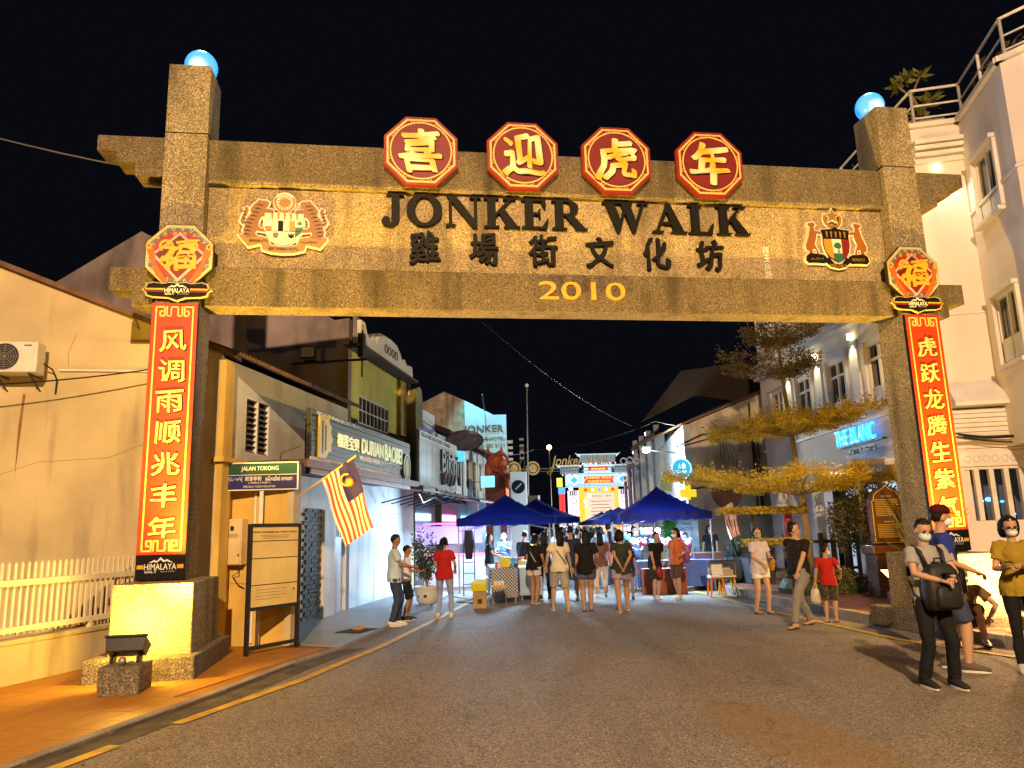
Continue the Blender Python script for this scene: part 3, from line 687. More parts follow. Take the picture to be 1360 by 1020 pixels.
louvre_window(h1, .33, 1.22, 3.08, 4.05, .02); louvre_window(h1, 2.72, 3.6, 3.08, 4.05, .02)
MB().box(-.52,-.25,-.10,.0,.0,4.5).build('pilaster', plaster_y, h1)
MB().box(-.6,.15,-.16,.0,2.86,2.94).build('ledge', plaster_y, h1)
MB().wall(-.25,.0,0,2.86,0,.2).box(.0,.22,-.98,.0,.0,2.84).build('porch_side_wall', plaster_y, h1)
MB().box(-.03,.23,-1.07,-.96,.0,2.84).build('porch_pier', plaster, h1)
MB().box(-.02,.0,-.95,-.02,.98,1.01).build('plinth_line', plaster_y, h1)
MB().wall(.22,5.1,.05,2.85,0,.2,[(4.25,5.05,.05,2.1)]).build('ground_wall', plaster_w, h1)
stone = mat('stacked_stone', (.10,.10,.09), .8, var=.5, vs=7, bump=.6, bs=20)
st0 = None
for r_ in range(26):
    for c_ in range(3):
        x = 2.86+.27*c_+(.12 if r_%2 else 0); z = .11+.083*r_
        if x > 3.6: continue
        if st0 is None: st0 = MB().box(-.125,.125,-.03,.0,-.036,.036).build('stone', stone, h1, bevel=.006); st0.location = (x,-.002,z)
        else: piece(st0, (x,-.002-R.uniform(0,.015),z))
dr = MB().box(4.28,5.02,.05,.09,.05,2.08).build('door', plain('grey_door', (.40,.40,.41), .5), h1)
q = MB()
for i in range(7): q.box(4.36+.1*i,4.375+.1*i,.035,.048,1.62,2.0)
q.box(4.33,4.99,.034,.047,1.60,1.63); q.build('door_grille', darkmetal, dr)
MB().box(4.42,4.44,.02,.048,.9,1.25).build('handle', darkmetal, dr)
MB().box(3.62,4.22,-.10,-.001,.05,2.2).build('pier', plaster_w, h1)
MB().box(.2,7.0,-1.12,.0,2.86,2.93).build('canopy', mat('canopy_boards', (.12,.07,.05), .7, var=.3, vs=4, bump=.3), h1)
MB().box(.2,7.0,-1.18,-1.121,2.80,2.93).build('canopy_fascia', wood, h1)
# yard wall at the base of the side wall shadow
ac = thing('air_conditioner', 'white air conditioner unit on a bracket high on the pale side wall', 'air conditioner', AF @ TR(2.55,.16,4.2) @ Matrix.Scale(.86,4))
MB().box(0,.78,0,.33,0,.55).build('casing', plain('ac_casing', (.62,.60,.55), .45), ac, bevel=.02)
q = MB()
for i in range(6): q.ring(.52,.28,.035+.04*i,.027+.04*i,.332,.340,n=24)
for i in range(8): a = math.pi*i/4; q.tube([(.52,.336,.28),(.52+.24*math.cos(a),.336,.28+.24*math.sin(a))],.004,5)
q.build('fan_grille', greymetal, ac); MB().ring(.52,.28,.235,.0,.3305,.3315,n=28).build('fan_opening', darkmetal, ac)
MB().box(.10,.22,.331,.334,.47,.49).build('badge', darkmetal, ac)
for x in (.12,.66):
    MB().tube([(x,-.19,-.02),(x,.32,-.02)],.014,6).tube([(x,-.19,-.25),(x,.28,-.03)],.012,6).build('bracket', darkmetal, ac)
MB().tube([(-.02,.1,.2),(-.12,-.02,.12),(-.16,-.14,-.05),(-.14,-.17,-.3)],.014,6).build('pipe', rubber, ac)
q = MB(AF); q.tube([(.2,.03,4.30),(2.4,.03,4.32)],.018,6)
tag(q.build('wall_conduit', whitep), 'thin pale conduit running along the side wall beside the air conditioner', 'conduit')
stain = mat('rust_streak', (.22,.11,.04), .9, var=.4, vs=6)
for i,(x,zl) in enumerate(((3.38,1.9),(2.86,2.7))):
    MB(inL(AF)).poly([(x,3.95),(x+.02,zl+.6),(x+.045,zl),(x+.06,zl+.7),(x+.035,3.95)], .001,.004).build('rust_streak', stain, h1)

for pts in (((1.0,3.2),(1.6,2.95),(2.6,2.9),(3.4,2.62),(4.2,2.55)),((.6,2.2),(.75,1.7),(.7,1.2)),((2.2,4.9),(2.3,4.6),(2.28,4.4))):
    MB(inL(AF)).tube([(a,.002,b) for a,b in pts],.0028,4).build('crack', stain, h1)
# fence with pickets on a low wall
FN = frame(-6.12, 9.37, 75.7)
fw = thing('yard_wall', 'low rendered wall carrying the white picket fence by the left edge', 'wall', FN)
MB().box(-6.5,2.25,.0,.18,0,.50).build('wall', plaster, fw); MB().box(-6.5,2.25,-.02,.20,.501,.56).build('coping', plaster, fw, bevel=.01)
fe = thing('picket_fence', 'white picket fence in front of the blank side wall', 'fence', FN)
picketm = mat('cream_fence_paint', (.72,.66,.50), .45, var=.08)
MB().box(-6.4,2.2,.06,.09,1.18,1.26).build('rail', picketm, fe, bevel=.004); MB().box(-6.4,2.2,.06,.09,.63,.70).build('rail', picketm, fe, bevel=.004)
pk = None
for i in range(66):
    x = 2.15-.095*i
    if pk is None:
        pk = MB().poly([(-.016,.60),(.016,.60),(.016,1.44),(0,1.475),(-.016,1.44)], .092,.11).build('picket', picketm, fe); pk.location = (x,0,0)
    else: piece(pk, (x,0,0))
for x in (-5.2,-2.0,1.35): MB().box(x,x+.05,.058,.115,.56,.63).build('post_foot', picketm, fe)

# electricity box, information board, street name sign, flag
LP = L @ Matrix.Translation((-.001,0,0)) @ Matrix.Rotation(rad(-90),4,'Z')    # faces the camera: local x = outward n, -y towards camera
eb = thing('meter_box', 'cream metal meter box on the yellow side wall', 'electrical box', L @ TR(0,-.0,0) @ Matrix.Rotation(rad(-90),4,'Z'))
boxm = plain('meter_box_paint', (.62,.50,.26), .5)
MB().box(.03,.30,-.20,-.002,1.27,1.98).build('casing', boxm, eb, bevel=.008); MB().box(.045,.285,-.212,-.201,1.285,1.965).build('door', boxm, eb, bevel=.004)
MB().box(.11,.17,-.216,-.2125,1.80,1.87).build('meter_window', glass, eb); MB().box(.25,.27,-.22,-.2125,1.40,1.44).build('lock', darkmetal, eb)
for i in range(3): MB().box(.08,.24,-.2145,-.2125,1.735-.02*i,1.742-.02*i).build('print_line', darkmetal, eb)
MB().tube([(.2,-.1,1.27),(.22,-.12,1.15),(.1,-.08,1.1),(.2,-.05,.95),(.28,-.02,.9)],.008,6).build('cable', rubber, eb)
MB().tube([(.42,-.02,2.4),(.42,-.02,.08)],.02,8).build('conduit', whitep, eb)
ib = thing('information_board', 'dark framed information board on legs before the yellow wall', 'notice board', TR(-3.88,11.22,.03,60))
BW = .96
MB().box(-.022,.022,-.03,.03,0,1.85).build('leg', darkmetal, ib); MB().box(BW-.022,BW+.022,-.03,.03,0,1.85).build('leg', darkmetal, ib)
for z, nm in ((1.83,'frame_bar'),(.64,'frame_bar'),(.10,'frame_bar')): MB().box(.03,BW-.03,-.025,.025,z-.025,z+.025).build(nm, darkmetal, ib)
pan = MB().box(.03,BW-.03,-.012,.012,.665,1.805).build('panel', mat('notice_panel', (.66,.52,.22), .25, var=.15, vs=2), ib)
for z in (1.60,1.35,.97): MB().box(.035,BW-.035,-.015,-.0125,z-.006,z+.006).build('panel_line', darkmetal, ib)
text('PROPERTY AND BUILDING LINE OF DISTRICT OF MELAKA', BW/2, 1.73, -.0125, .86, .026, darkmetal, ib, ext=.003)
for i in range(3): MB().box(.18+.03*i,BW-.2-.03*i,-.0145,-.0125,1.68-.022*i,1.686-.022*i).build('print_line', stain, ib)
for i in range(4): MB().box(.12,BW-.25-.1*(i%2),-.0145,-.0125,.90-.045*i,.904-.045*i).build('print_line', darkmetal, ib)
text('+', .86, .87, -.0125, .05, .05, darkmetal, ib, ext=.003)
sg = thing('street_name_sign', 'green and blue street name sign on a pale post', 'street sign', TR(-4.045,12.06,0,4))
MB().box(-.585,.60,-.02,.01,2.415,2.86).build('board', whitep, sg, bevel=.004)
MB().box(-.565,.58,-.026,-.0205,2.665,2.84).build('green_band', plain('sign_green', (.006,.055,.036), .4), sg)
MB().box(-.565,.58,-.026,-.0205,2.435,2.655).build('blue_band', plain('sign_blue', (.012,.010,.11), .4), sg)
text('JALAN TOKONG', .0, 2.752, -.0262, .58, .085, whitep, sg, ext=.004, bold=.02)
text('جالن توكوڠ', -.38, 2.60, -.0262, .24, .085, whitep, sg, ext=.004)
text('观音亭街', -.10, 2.60, -.0262, .26, .07, whitep, sg, ext=.004)
text('கோவில் சாலை', .30, 2.60, -.0262, .42, .075, whitep, sg, ext=.004)
text('( TEMPLE STREET )', .0, 2.53, -.0262, .34, .034, whitep, sg, ext=.004)
text('MELAKA 75200 MALAYSIA', .0, 2.475, -.0262, .5, .03, whitep, sg, ext=.004)
MB().box(.0,.055,.012,.05,.03,2.86).build('post', whitep, sg); MB().tube([(.3,.02,2.86),(.3,.05,3.0),(.6,.1,3.12)],.012,6).build('stay', darkmetal, sg)
fl = thing('flag', 'national flag with red and white stripes hanging from a yellow pole', 'flag', TR(-3.46,12.14,2.30))
MB().tube([(0,0,0),(.94,-.1,.62)],.014,8).build('pole', plain('flag_pole_yellow', (.55,.36,.05), .4), fl)
def flag_mesh(A, B, D, wave, nc=26, ns=14):       # A->B hoist, D fly vector
    q = MB(); A, B, D = Vector(A), Vector(B), Vector(D); vs = []
    for i in range(nc+1):
        for j in range(ns+1):
            u, v = i/nc, j/ns
            p = A + (B-A)*v*(1-.10*u) + D*u + (B-A)*.12*u
            p.y += wave*math.sin(9*v+3*u)*u + .4*wave*math.sin(15*v-4*u); p.x += .012*math.sin(8*u+5*v)
            vs.append(tuple(p))
    for i in range(nc):
        for j in range(ns):
            a = i*(ns+1)+j
            mi = 2 if (i < nc*.5 and j >= ns*.43) else j % 2
            q.f.append((a,a+1,a+ns+2,a+ns+1)); q.m.append(mi)
    q.v = vs; return q
flag_red = mat('flag_red', (.55,.08,.02), .8, var=.1, trans=.25); flag_white = mat('flag_white', (.72,.68,.62), .8, var=.05, trans=.25); flag_blue = mat('flag_blue', (.03,.02,.11), .8, var=.1, trans=.2)
fq = flag_mesh((.38,-.045,.275),(.90,-.1,.60),(.32,0,-1.12),.05)
fq.build('cloth', [flag_white, flag_red, flag_blue], fl, smooth=True)
MB().ring(.80,.24,.105,.072,-.135,-.128,n=22,a0=70,a1=330).build('crescent', yel_c, fl)
MB().poly(star(.085,.845,.20,14,.5), -.137,-.129).build('star', yel_c, fl)

# DURIAN sign over the canopy
sgn = thing('shop_sign', 'long green plank shop sign with cream durian lettering above the left canopy', 'shop sign', L @ TR(0,-1.0))
green_sign = mat('green_painted_plank', (.035,.052,.045), .5, var=.2, vs=3, grime=.3)
s0, s1, zb, zt = .68, 6.70, 2.72, 3.86
MB().box(s0,s1,0,.06,zb,zt).build('backing', darkmetal, sgn)
for i in range(8):
    z = 3.03+.088*i; MB().box(s0+.02,s1-.02,-.028-.004*(i%2),-.001,z,z+.082).build('plank', green_sign, sgn)
MB().box(s0+.02,s1-.02,-.03,-.001,3.745,3.85).build('top_strip', green_sign, sgn)
pinkp = mat('cream_photo_board', (.55,.40,.30), .6, var=.25, vs=2)
MB().box(s0+.02,s1-.02,-.034,-.001,zb+.01,3.022).build('lower_board', pinkp, sgn)
signcream = plain('sign_cream_letter', (.75,.72,.42), .5, emis=.35, ecol=(.9,.95,.5))
text('KEDAI DURIAN BAOBEI MELAKA', 2.05, 3.80, -.031, 2.3, .065, whitep, sgn, ext=.006)
D_ = [(.0,.0),(.0,1.0),(.35,1.0),(.62,.92),(.66,1.05),(.74,.85),(.9,.82),(.84,.66),(1.0,.5),(.86,.36),(.9,.2),(.68,.18),(.5,.02),(.3,0)]
MB().poly([(.95+.62*a,3.02+.74*b) for a,b in D_], -.07,-.034).build('durian_emblem', plain('emblem_gold', (.50,.40,.06), .45), sgn)
for a,b,c,d in ((1.06,3.10,1.12,3.68),(1.20,3.16,1.25,3.62)): MB().box(a,c,-.076,-.0705,b,d).build('emblem_bar', green_sign, sgn)
text('榴莲宝贝', 2.42, 3.43, -.036, 1.15, .26, signcream, sgn, ext=.02, bold=.02)
text('DURIAN', 3.85, 3.45, -.036, 1.35, .30, signcream, sgn, ext=.02, bold=.03); text('BAOBEI', 5.30, 3.46, -.036, 1.30, .36, signcream, sgn, ext=.02, bold=.03)
text('MALAYSIA PREMIUM FROZEN DURIAN', 4.5, 3.20, -.036, 2.9, .09, whitep, sgn, ext=.012, bold=.01)
for x in (3.9,5.0): MB().box(x,x+.85,-.040,-.0345,2.80,2.94).build('label_panel', whitep, sgn); 
text('FROZEN DURIAN', 4.32, 2.87, -.0405, .7, .045, darkmetal, sgn, ext=.003); text('DURIAN ICE', 5.42, 2.87, -.0405, .6, .045, darkmetal, sgn, ext=.003)
for x, m_ in ((1.55,'fruit_photo'),(2.55,'fruit_photo')):
    MB().box(x,x+.5,-.039,-.0345,2.76,2.99).build('photo_panel', plain('photo_green', (.16,.17,.10)), sgn)
    for k_ in range(3): MB().ring(x+.12+.13*k_,2.85,.07,.0,-.046,-.0395,n=14).build('photo_fruit', plain('photo_fruit', (.50,.42,.22)), sgn)
MB().ring(6.25,3.22,.34,.0,-.085,-.04,n=30,ex=.85).build('round_board', plain('green_round', (.10,.16,.12)), sgn)
MB().ring(6.25,3.22,.24,.0,-.092,-.086,n=30,ex=.6).build('durian_photo', plain('durian_flesh', (.52,.30,.08)), sgn)
MB().ring(6.25,3.22,.34,.31,-.095,-.0855,n=30,ex=.85).build('round_rim', whitep, sgn)

# --- lime yellow two-storey house behind with scalloped parapet
h2 = thing('lime_house', 'tall lime-yellow shophouse with white scalloped parapet and dark gable wall', 'house', L @ TR(5.1,0))
MB().wall(0,4.5,4.4,6.0,.0,.25,[(.75,3.1,4.3,5.02)]).build('front_wall', plaster_g, h2)
q = MB(); q.M = Matrix.Rotation(rad(90),4,'Z')         # side wall: local x of the outline = inward
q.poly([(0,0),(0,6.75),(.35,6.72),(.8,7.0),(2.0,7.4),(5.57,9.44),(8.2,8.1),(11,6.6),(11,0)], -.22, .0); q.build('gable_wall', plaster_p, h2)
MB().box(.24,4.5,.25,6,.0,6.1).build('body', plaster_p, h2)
window(h2, .75,3.1,4.32,5.02,.02,nx=8,nz=2,bar=.03)
MB().box(-.05,4.6,-.42,.0,6.0,6.06).build('eave', mat('dark_eave', (.06,.045,.035), .8), h2)
MB().box(3.9,4.5,-.10,-.001,4.4,5.99).build('pilaster', mat('ochre_plaster', (.42,.30,.06), .8), h2)
par = [(0,0),(0,.62),(.28,.62),(.45,.36),(.75,.28),(1.0,.46),(1.15,.30),(1.35,.55),(1.75,.66),(2.3,.70),(2.85,.66),(3.2,.50),(3.35,.3),(3.6,.44),(3.9,.22),(4.1,.36),(4.35,.36),(4.45,0)]
MB().poly([(x+.02,z+6.07) for x,z in par][::-1], -.30,-.2).build('parapet', plaster_w, h2)
MB().poly([(x*1.01,z*1.05+6.12) for x,z in par][::-1], -.19,-.1).build('parapet_cap', plaster_p, h2)
MB().box(.08,.2,-.31,-.302,6.15,6.6).build('parapet_panel', mat('ochre_plaster',(.4,.3,.1)), h2)
for k_ in range(4): MB().ring(1.9+.3*k_,6.42,.12,.09,-.315,-.302,n=12).build('relief_scroll', darkmetal, h2)
MB().tube([(4.62,-.12,2.9),(4.62,-.12,6.0)],.05,8).build('downpipe', greymetal, h2)
fld = thing('wall_floodlight', 'square unlit floodlight on an arm at the dark gable wall', 'floodlight', L @ TR(4.95,0))
MB().box(-.32,-.28,-.62,1.2,5.58,5.63).build('arm', darkmetal, fld); MB().box(-.32,-.2,.62,.90,5.62,5.68).build('bracket', darkmetal, fld)
q = MB(); q.box(-.42,-.28,.60,.94,5.70,5.97); q.build('housing', darkmetal, fld, bevel=.01)
MB().box(-.428,-.421,.62,.92,5.72,5.95).build('lens', plain('lamp_reflector', (.45,.38,.34), .2), fld)
for z in (5.66,5.95): MB().box(-.4,-.2,-.55,-.42,z,z+.26).build('small_lamp', darkmetal, fld)
MB().tube([(-.3,-.5,5.2),(-.3,-.5,6.3)],.02,6).build('post', darkmetal, fld)

# --- lower white ground floor beyond (under lime house), open dark shop, second sign
MB().wall(0,5.5,.05,2.9,.0,.2,[]).build('ground_wall', plaster_w, h2)
for x in (1.9,4.0): MB().box(x,x+.02,-.004,-.001,.06,2.2).build('panel_joint', greymetal, h2)
MB().box(1.9,4.02,-.005,-.001,2.2,2.22).build('panel_joint', greymetal, h2)
MB().box(4.9,5.0,-.14,-.001,.9,1.3).build('meter', whitep, h2)
h3 = thing('modern_house', 'narrow white modern house with olive rounded fin and purple-lit window', 'house', L @ TR(9.65,0))
MB().wall(0,3.6,2.9,5.55,.0,.25,[(1.2,3.3,3.4,5.0)]).build('front_wall', mat('white_blue_plaster', (.62,.64,.70), .7, var=.08), h3)
MB().box(.0,3.6,.9,1.0,0,5.5).build('recess_wall', plaster_w, h3); MB().box(0,.05,.25,.9,2.9,5.5).box(3.55,3.6,.25,.9,2.9,5.5).build('side_wall', plaster_w, h3)
q = MB(); q.poly([(0,2.9),(0,5.6),(.15,5.85),(.4,5.97),(.65,5.9),(.75,5.6),(.75,2.9)][::-1], -.35,-.02); q.build('olive_fin', mat('olive_plaster', (.22,.20,.06), .8, grime=.3), h3)
MB().box(1.15,3.4,.86,.89,3.2,4.6).build('purple_window', glow('purple_light', (.35,.04,.9), .8), h3)
MB().box(1.2,3.3,.80,.85,4.7,4.9).build('ceiling_light', glow('cool_strip', (.8,.9,1), 2), h3)
MB().wall(1.1,4.5,.05,2.9,.0,.2,[(1.15,4.3,.06,2.6)]).build('ground_wall', plain('dark_olive_wall', (.09,.10,.03), .8), h3)
MB().box(1.1,4.4,1.3,1.35,.05,2.9).build('back_wall', plain('dark_olive_wall2', (.10,.12,.04), .8), h3)
s2 = thing('shop_sign', 'white ribbed shop sign with grey-green letters and coffee cups, beyond the green plank sign', 'shop sign', L @ TR(0,-1.0))
MB().box(7.55,12.0,0,.06,2.90,4.36).build('backing', greymetal, s2)
rib0 = None
for i in range(46):
    x = 7.6+.096*i
    if rib0 is None: rib0 = MB().box(0,.075,-.025,-.001,2.92,4.33).build('board_strip', mat('ribbed_white', (.55,.58,.55), .5), s2); rib0.location = (x,0,0)
    else: piece(rib0, (x,R.uniform(-.004,0),0))
MB().box(7.58,12.0,-.035,-.0295,4.13,4.34).build('top_strip', whitep, s2)
text('KEDAI MELAKA FOOD CORNER', 9.4, 4.235, -.0355, 3.3, .11, darkmetal, s2, ext=.006, bold=.01)
slg = plain('slate_green_letter', (.16,.26,.27), .5)
text('Bikini', 10.9, 3.72, -.031, 2.1, .62, slg, s2, ext=.06, bold=.03); text('Toast', 10.6, 4.03, -.031, .6, .10, slg, s2, ext=.02)
for i in range(4): MB().lathe([(.10,3.02+.05*(i%2)),(.15,3.2+.05*(i%2)),(.16,3.36)], 12, (10.0+.42*i,-.03)).build('cup_relief', plain('brown_grey_cup', (.20,.17,.14)), s2)
MB().box(11.2,11.9,-.036,-.031,2.93,3.12).build('picture_panel', darkmetal, s2)
MB().box(7.3,15.5,-1.05,0,2.78,2.85).build('metal_canopy_placeholder', wood) if False else None
cn = thing('shop_canopy', 'dark cluttered canopy under the white ribbed sign', 'canopy', L)
MB().add([(7.1,0,2.95),(12.6,0,2.95),(12.6,-1.25,2.72),(7.1,-1.25,2.72),(7.1,0,2.99),(12.6,0,2.99),(12.6,-1.25,2.76),(7.1,-1.25,2.76)],[(0,3,2,1),(4,5,6,7),(0,1,5,4),(1,2,6,5),(2,3,7,6),(3,0,4,7)]).build('sheet', wood, cn)
for i in range(7): MB().tube([(7.3+.8*i,-.1,2.45),(7.3+.8*i,-1.2,2.70)],.018,6).build('strut', darkmetal, cn)
MB().tube([(7.2,-1.1,2.66),(8.0,-1.0,2.45),(8.8,-1.1,2.62),(10,-1.1,2.5),(11,-1.15,2.64),(12.5,-1.2,2.5)],.02,6).build('cable', rubber, cn)

# --- row of older shophouses further down on the left
row_w = mat('grey_white_plaster', (.60,.59,.60), .85, var=.2, vs=1.5, grime=.5, bump=.2, bs=12)
for hi, (a, b, zt_, lab) in enumerate(((13.3,17.6,5.0,'grey-white shophouse with shuttered windows beyond the modern house'),(17.65,21.9,4.95,'old shophouse with pale pilasters in the middle of the left row'),(21.95,26.2,4.9,'narrow shophouse beside the red lion pylon'))):
    h = thing('shophouse', lab, 'house', L @ TR(a,0)); w_ = b-a
    holes = [(.35+1.35*i, 1.25+1.35*i, 3.35, 4.55) for i in range(3)]
    MB().wall(0,w_,2.9,zt_,0,.25,holes).build('front_wall', row_w, h)
    for hh in holes: window(h, *hh, .03, nx=2, nz=3, fm=plain('grey_shutter', (.30,.31,.33)))
    for i in range(4): MB().box(.05+1.35*i,.28+1.35*i,-.07,-.001,2.9,zt_-.05).build('pilaster', plaster_w, h)
    MB().add([(-.02,-.55,zt_-.05),(w_,-.55,zt_-.05),(w_,4.5,zt_+2.1),(-.02,4.5,zt_+2.1),(-.02,-.55,zt_+.05),(w_,-.55,zt_+.05),(w_,4.5,zt_+2.2),(-.02,4.5,zt_+2.2)],[(0,3,2,1),(4,5,6,7),(0,1,5,4),(1,2,6,5),(2,3,7,6),(3,0,4,7)]).build('roof', roof_m, h)
    MB().box(0,w_,3,3.1,0,4.5).build('back_wall', row_w, h)
    MB().wall(0,w_,.0,2.9,1.2,1.3,[]).build('shop_wall', plain('shop_interior', (.40,.36,.42), .7), h)
    MB().add([(0,0,3.0),(w_,0,3.0),(w_,-1.5,2.62),(0,-1.5,2.62),(0,0,3.06),(w_,0,3.06),(w_,-1.5,2.68),(0,-1.5,2.68)],[(0,3,2,1),(4,5,6,7),(0,1,5,4),(1,2,6,5),(2,3,7,6),(3,0,4,7)]).build('awning', plain('grey_awning', (.22,.23,.27), .4, metal=.3), h)
    MB().box(.05,.3,-1.4,-1.15,0,2.65).build('column', row_w, h)
    MB().box(.6,w_-.6,1.14,1.19,2.1,2.35).build('shop_light', glow(('cyan_strip','pink_strip','cyan_strip')[hi], ((.2,.75,1),(1,.2,.55),(.3,.7,1))[hi], 5), h)
    MB().box(.6,w_-.6,1.15,1.19,1.2,2.0).build('display_panel', glow(('display_a','display_b','display_c')[hi], ((.75,.45,1),(.5,.6,1),(.9,.5,.8))[hi], .55), h)
    lamp('AREA', L @ Vector((a+w_/2,.4,2.5)), 170, ((.4,.75,1),(1,.5,.9),(.5,.7,1))[hi], 1.5, target=L @ Vector((a+w_/2,-1.5,0)))
def sidesign(s, n, z, w, h, d, m, name, lab, cat='sign', edge=None):
    t = thing(name, lab, cat, L @ TR(s,-n) @ Matrix.Rotation(rad(-90),4,'Z'))
    MB().box(-w/2,w/2,-d/2,d/2,z-h/2,z+h/2).build('box', m, t, bevel=.01); MB().tube([(-w/2-.35,0,z),(-w/2,0,z)],.015,6).build('bracket', darkmetal, t)
    if edge: MB().ring(0,z,w*.3,w*.24,-d/2-.01,-d/2-.001,n=20).build('mark', edge, t)
    return t
sidesign(18.9,.75,3.62,.55,.45,.12,glow('cyan_box_light', (.25,.85,1.0), 1.4),'box_sign','glowing cyan square box sign on the left row')
sidesign(15.2,.45,4.35,.28,.40,.1,glow('cyan_small_light', (.1,.6,.9), 1.3),'box_sign','small glowing blue box sign under the eaves on the left')
ov = thing('oval_sign', 'brown oval sign seen from behind above the white ribbed sign', 'sign', L @ TR(12.9,-1.1,4.62) @ Matrix.Rotation(rad(-75),4,'Z'))
MB().ring(0,0,.62,.0,-.03,.03,n=36,ex=.0+1.0).build('board', mat('weathered_wood', (.42,.34,.27), .8, var=.4, vs=5, bump=.4, bs=20), ov).scale = (1,1,.55)
MB().ring(0,0,.63,.59,-.05,-.031,n=36).build('rim', wood, ov).scale = (1,1,.55)
MB().tube([(-.9,0,.25),(.9,0,.0)],.012,6).build('wire', rubber, ov)

# hotel block with cyan-lit lettering
ho = thing('hotel_block', 'tall gabled building whose end wall is lit cyan behind raised lettering', 'building', TR(0,36,0,0))
brw = mat('brown_boarded_wall', (.32,.24,.16), .85, var=.45, vs=2.2, bump=.4, bs=10, grime=.6)
MB().poly([(-7.5,0),(-7.5,6.3),(-3.29,8.33),(-2.32,7.86),(-2.32,0)][::-1], 0,.3).build('end_wall', brw, ho)
cyanw = mat('pale_blue_wall', (.42,.60,.68), .8, var=.15, vs=1.2, bump=.2)
MB().poly([(-2.32,0),(-2.32,7.86),(-1.08,7.2),(-.95,7.12),(-.33,7.12),(-.33,0)][::-1], -.02,.28).build('end_wall', cyanw, ho)
MB().box(-7.5,-.34,.31,9,0,6.0).build('body', row_w, ho)
for i in range(9): MB().poly([(-7.4,.55+.8*i),(-2.35,.55+.8*i),(-2.35,.60+.8*i),(-7.4,.60+.8*i)][::-1], -.03,-.001).build('board_joint', wood, ho) if .6+.8*i < 6.2 else None
hl = plain('dark_hotel_letter', (.05,.07,.07), .5)
text('JONKER', -1.42, 6.40, -.021, 1.9, .46, hl, ho, ext=.06, bold=.01); text('BOUTIQUE HOTEL·', -1.36, 5.95, -.021, 1.95, .22, hl, ho, ext=.04); text('06·282 5151', -1.05, 5.63, -.021, 1.2, .18, hl, ho, ext=.03)
for i in range(26):
    a = R.uniform(-2.0,-.5); z = R.uniform(4.2,5.3); MB().box(a,a+.05+R.random()*.12,-.06,-.021,z,z+.04+R.random()*.08).build('creeper_leaf', plain('dark_leaf', (.03,.04,.03)), ho)
for i in range(4): MB().box(-.3,-.05,-.05,.25,4.9+.28*i,5.02+.28*i).build('side_vent', plain('vent_tan', (.4,.35,.3), .6), ho)  # vents in plain tan, no emission
lamp('SPOT', (-1.5,34.6,9.2), 700, (.10,.75,1.0), .1, target=(-1.35,36,6.3), spot=75, blend=.5)
MB().tube([(-1.35,35.9,7.3),(-1.4,34.7,7.9)],.03,6).build('lamp_arm', darkmetal, None)
bpy.data.objects['lamp_arm'].name = 'wall_lamp_arm'; tag(bpy.data.objects['wall_lamp_arm'], 'thin lamp arm on top of the cyan-lit hotel wall', 'lamp arm')
# red pylon with an orange lion head and white round-logo column
py = thing('red_pylon', 'red street pylon topped by an orange lion head', 'pylon', TR(-.72,31.5,-.55))
redw = plain('red_plaster', (.20,.03,.018), .7); orl = plain('orange_sculpt', (.34,.08,.03), .6)
MB().box(-.5,.35,-.3,.3,0,4.9).build('column', redw, py, bevel=.02)
q = MB(); q.ball((-.05,-.25,5.0),.38,.34,.36); q.ball((.28,-.4,4.62),.24,.24,.24); q.ball((-.30,-.3,4.75),.2,.2,.3); q.ball((.12,-.4,5.28),.16,.14,.16); q.ball((.45,-.45,4.15),.14,.16,.30); q.ball((.25,-.5,4.9),.2,.2,.2); q.ball((.5,-.5,4.35),.26,.2,.14); q.build('lion_head', orl, py, smooth=True)
for x in (-.35,.2): MB().lathe([(.12,5.3),(.02,5.62)],8,(x,-.3)).build('ear', orl, py)
MB().ball((.42,-.72,4.75),.06).build('eye', whitep, py); MB().ring(.1,4.95,.42,.3,-.62,-.45,n=18).build('mane', redw, py)
MB().box(.36,.44,-.32,-.2,2.4,4.2).build('neon_strip', glow('orange_neon', (1,.16,.03), 3), py)
wc = thing('logo_column', 'white sign column with a dark round logo near the red pylon', 'sign', TR(.15,30.5))
MB().box(-.33,.33,-.1,.1,0,3.95).build('column', plain('white_lit_column', (.6,.62,.62), emis=.25, ecol=(.8,.9,1)), wc, bevel=.02); MB().ring(-.02,3.35,.27,.0,-.125,-.101,n=24).build('logo', darkmetal, wc); MB().poly([(-.16,3.27),(.10,3.50),(.13,3.46),(-.12,3.22)],-.13,-.1255).build('logo_stroke', whitep, wc)

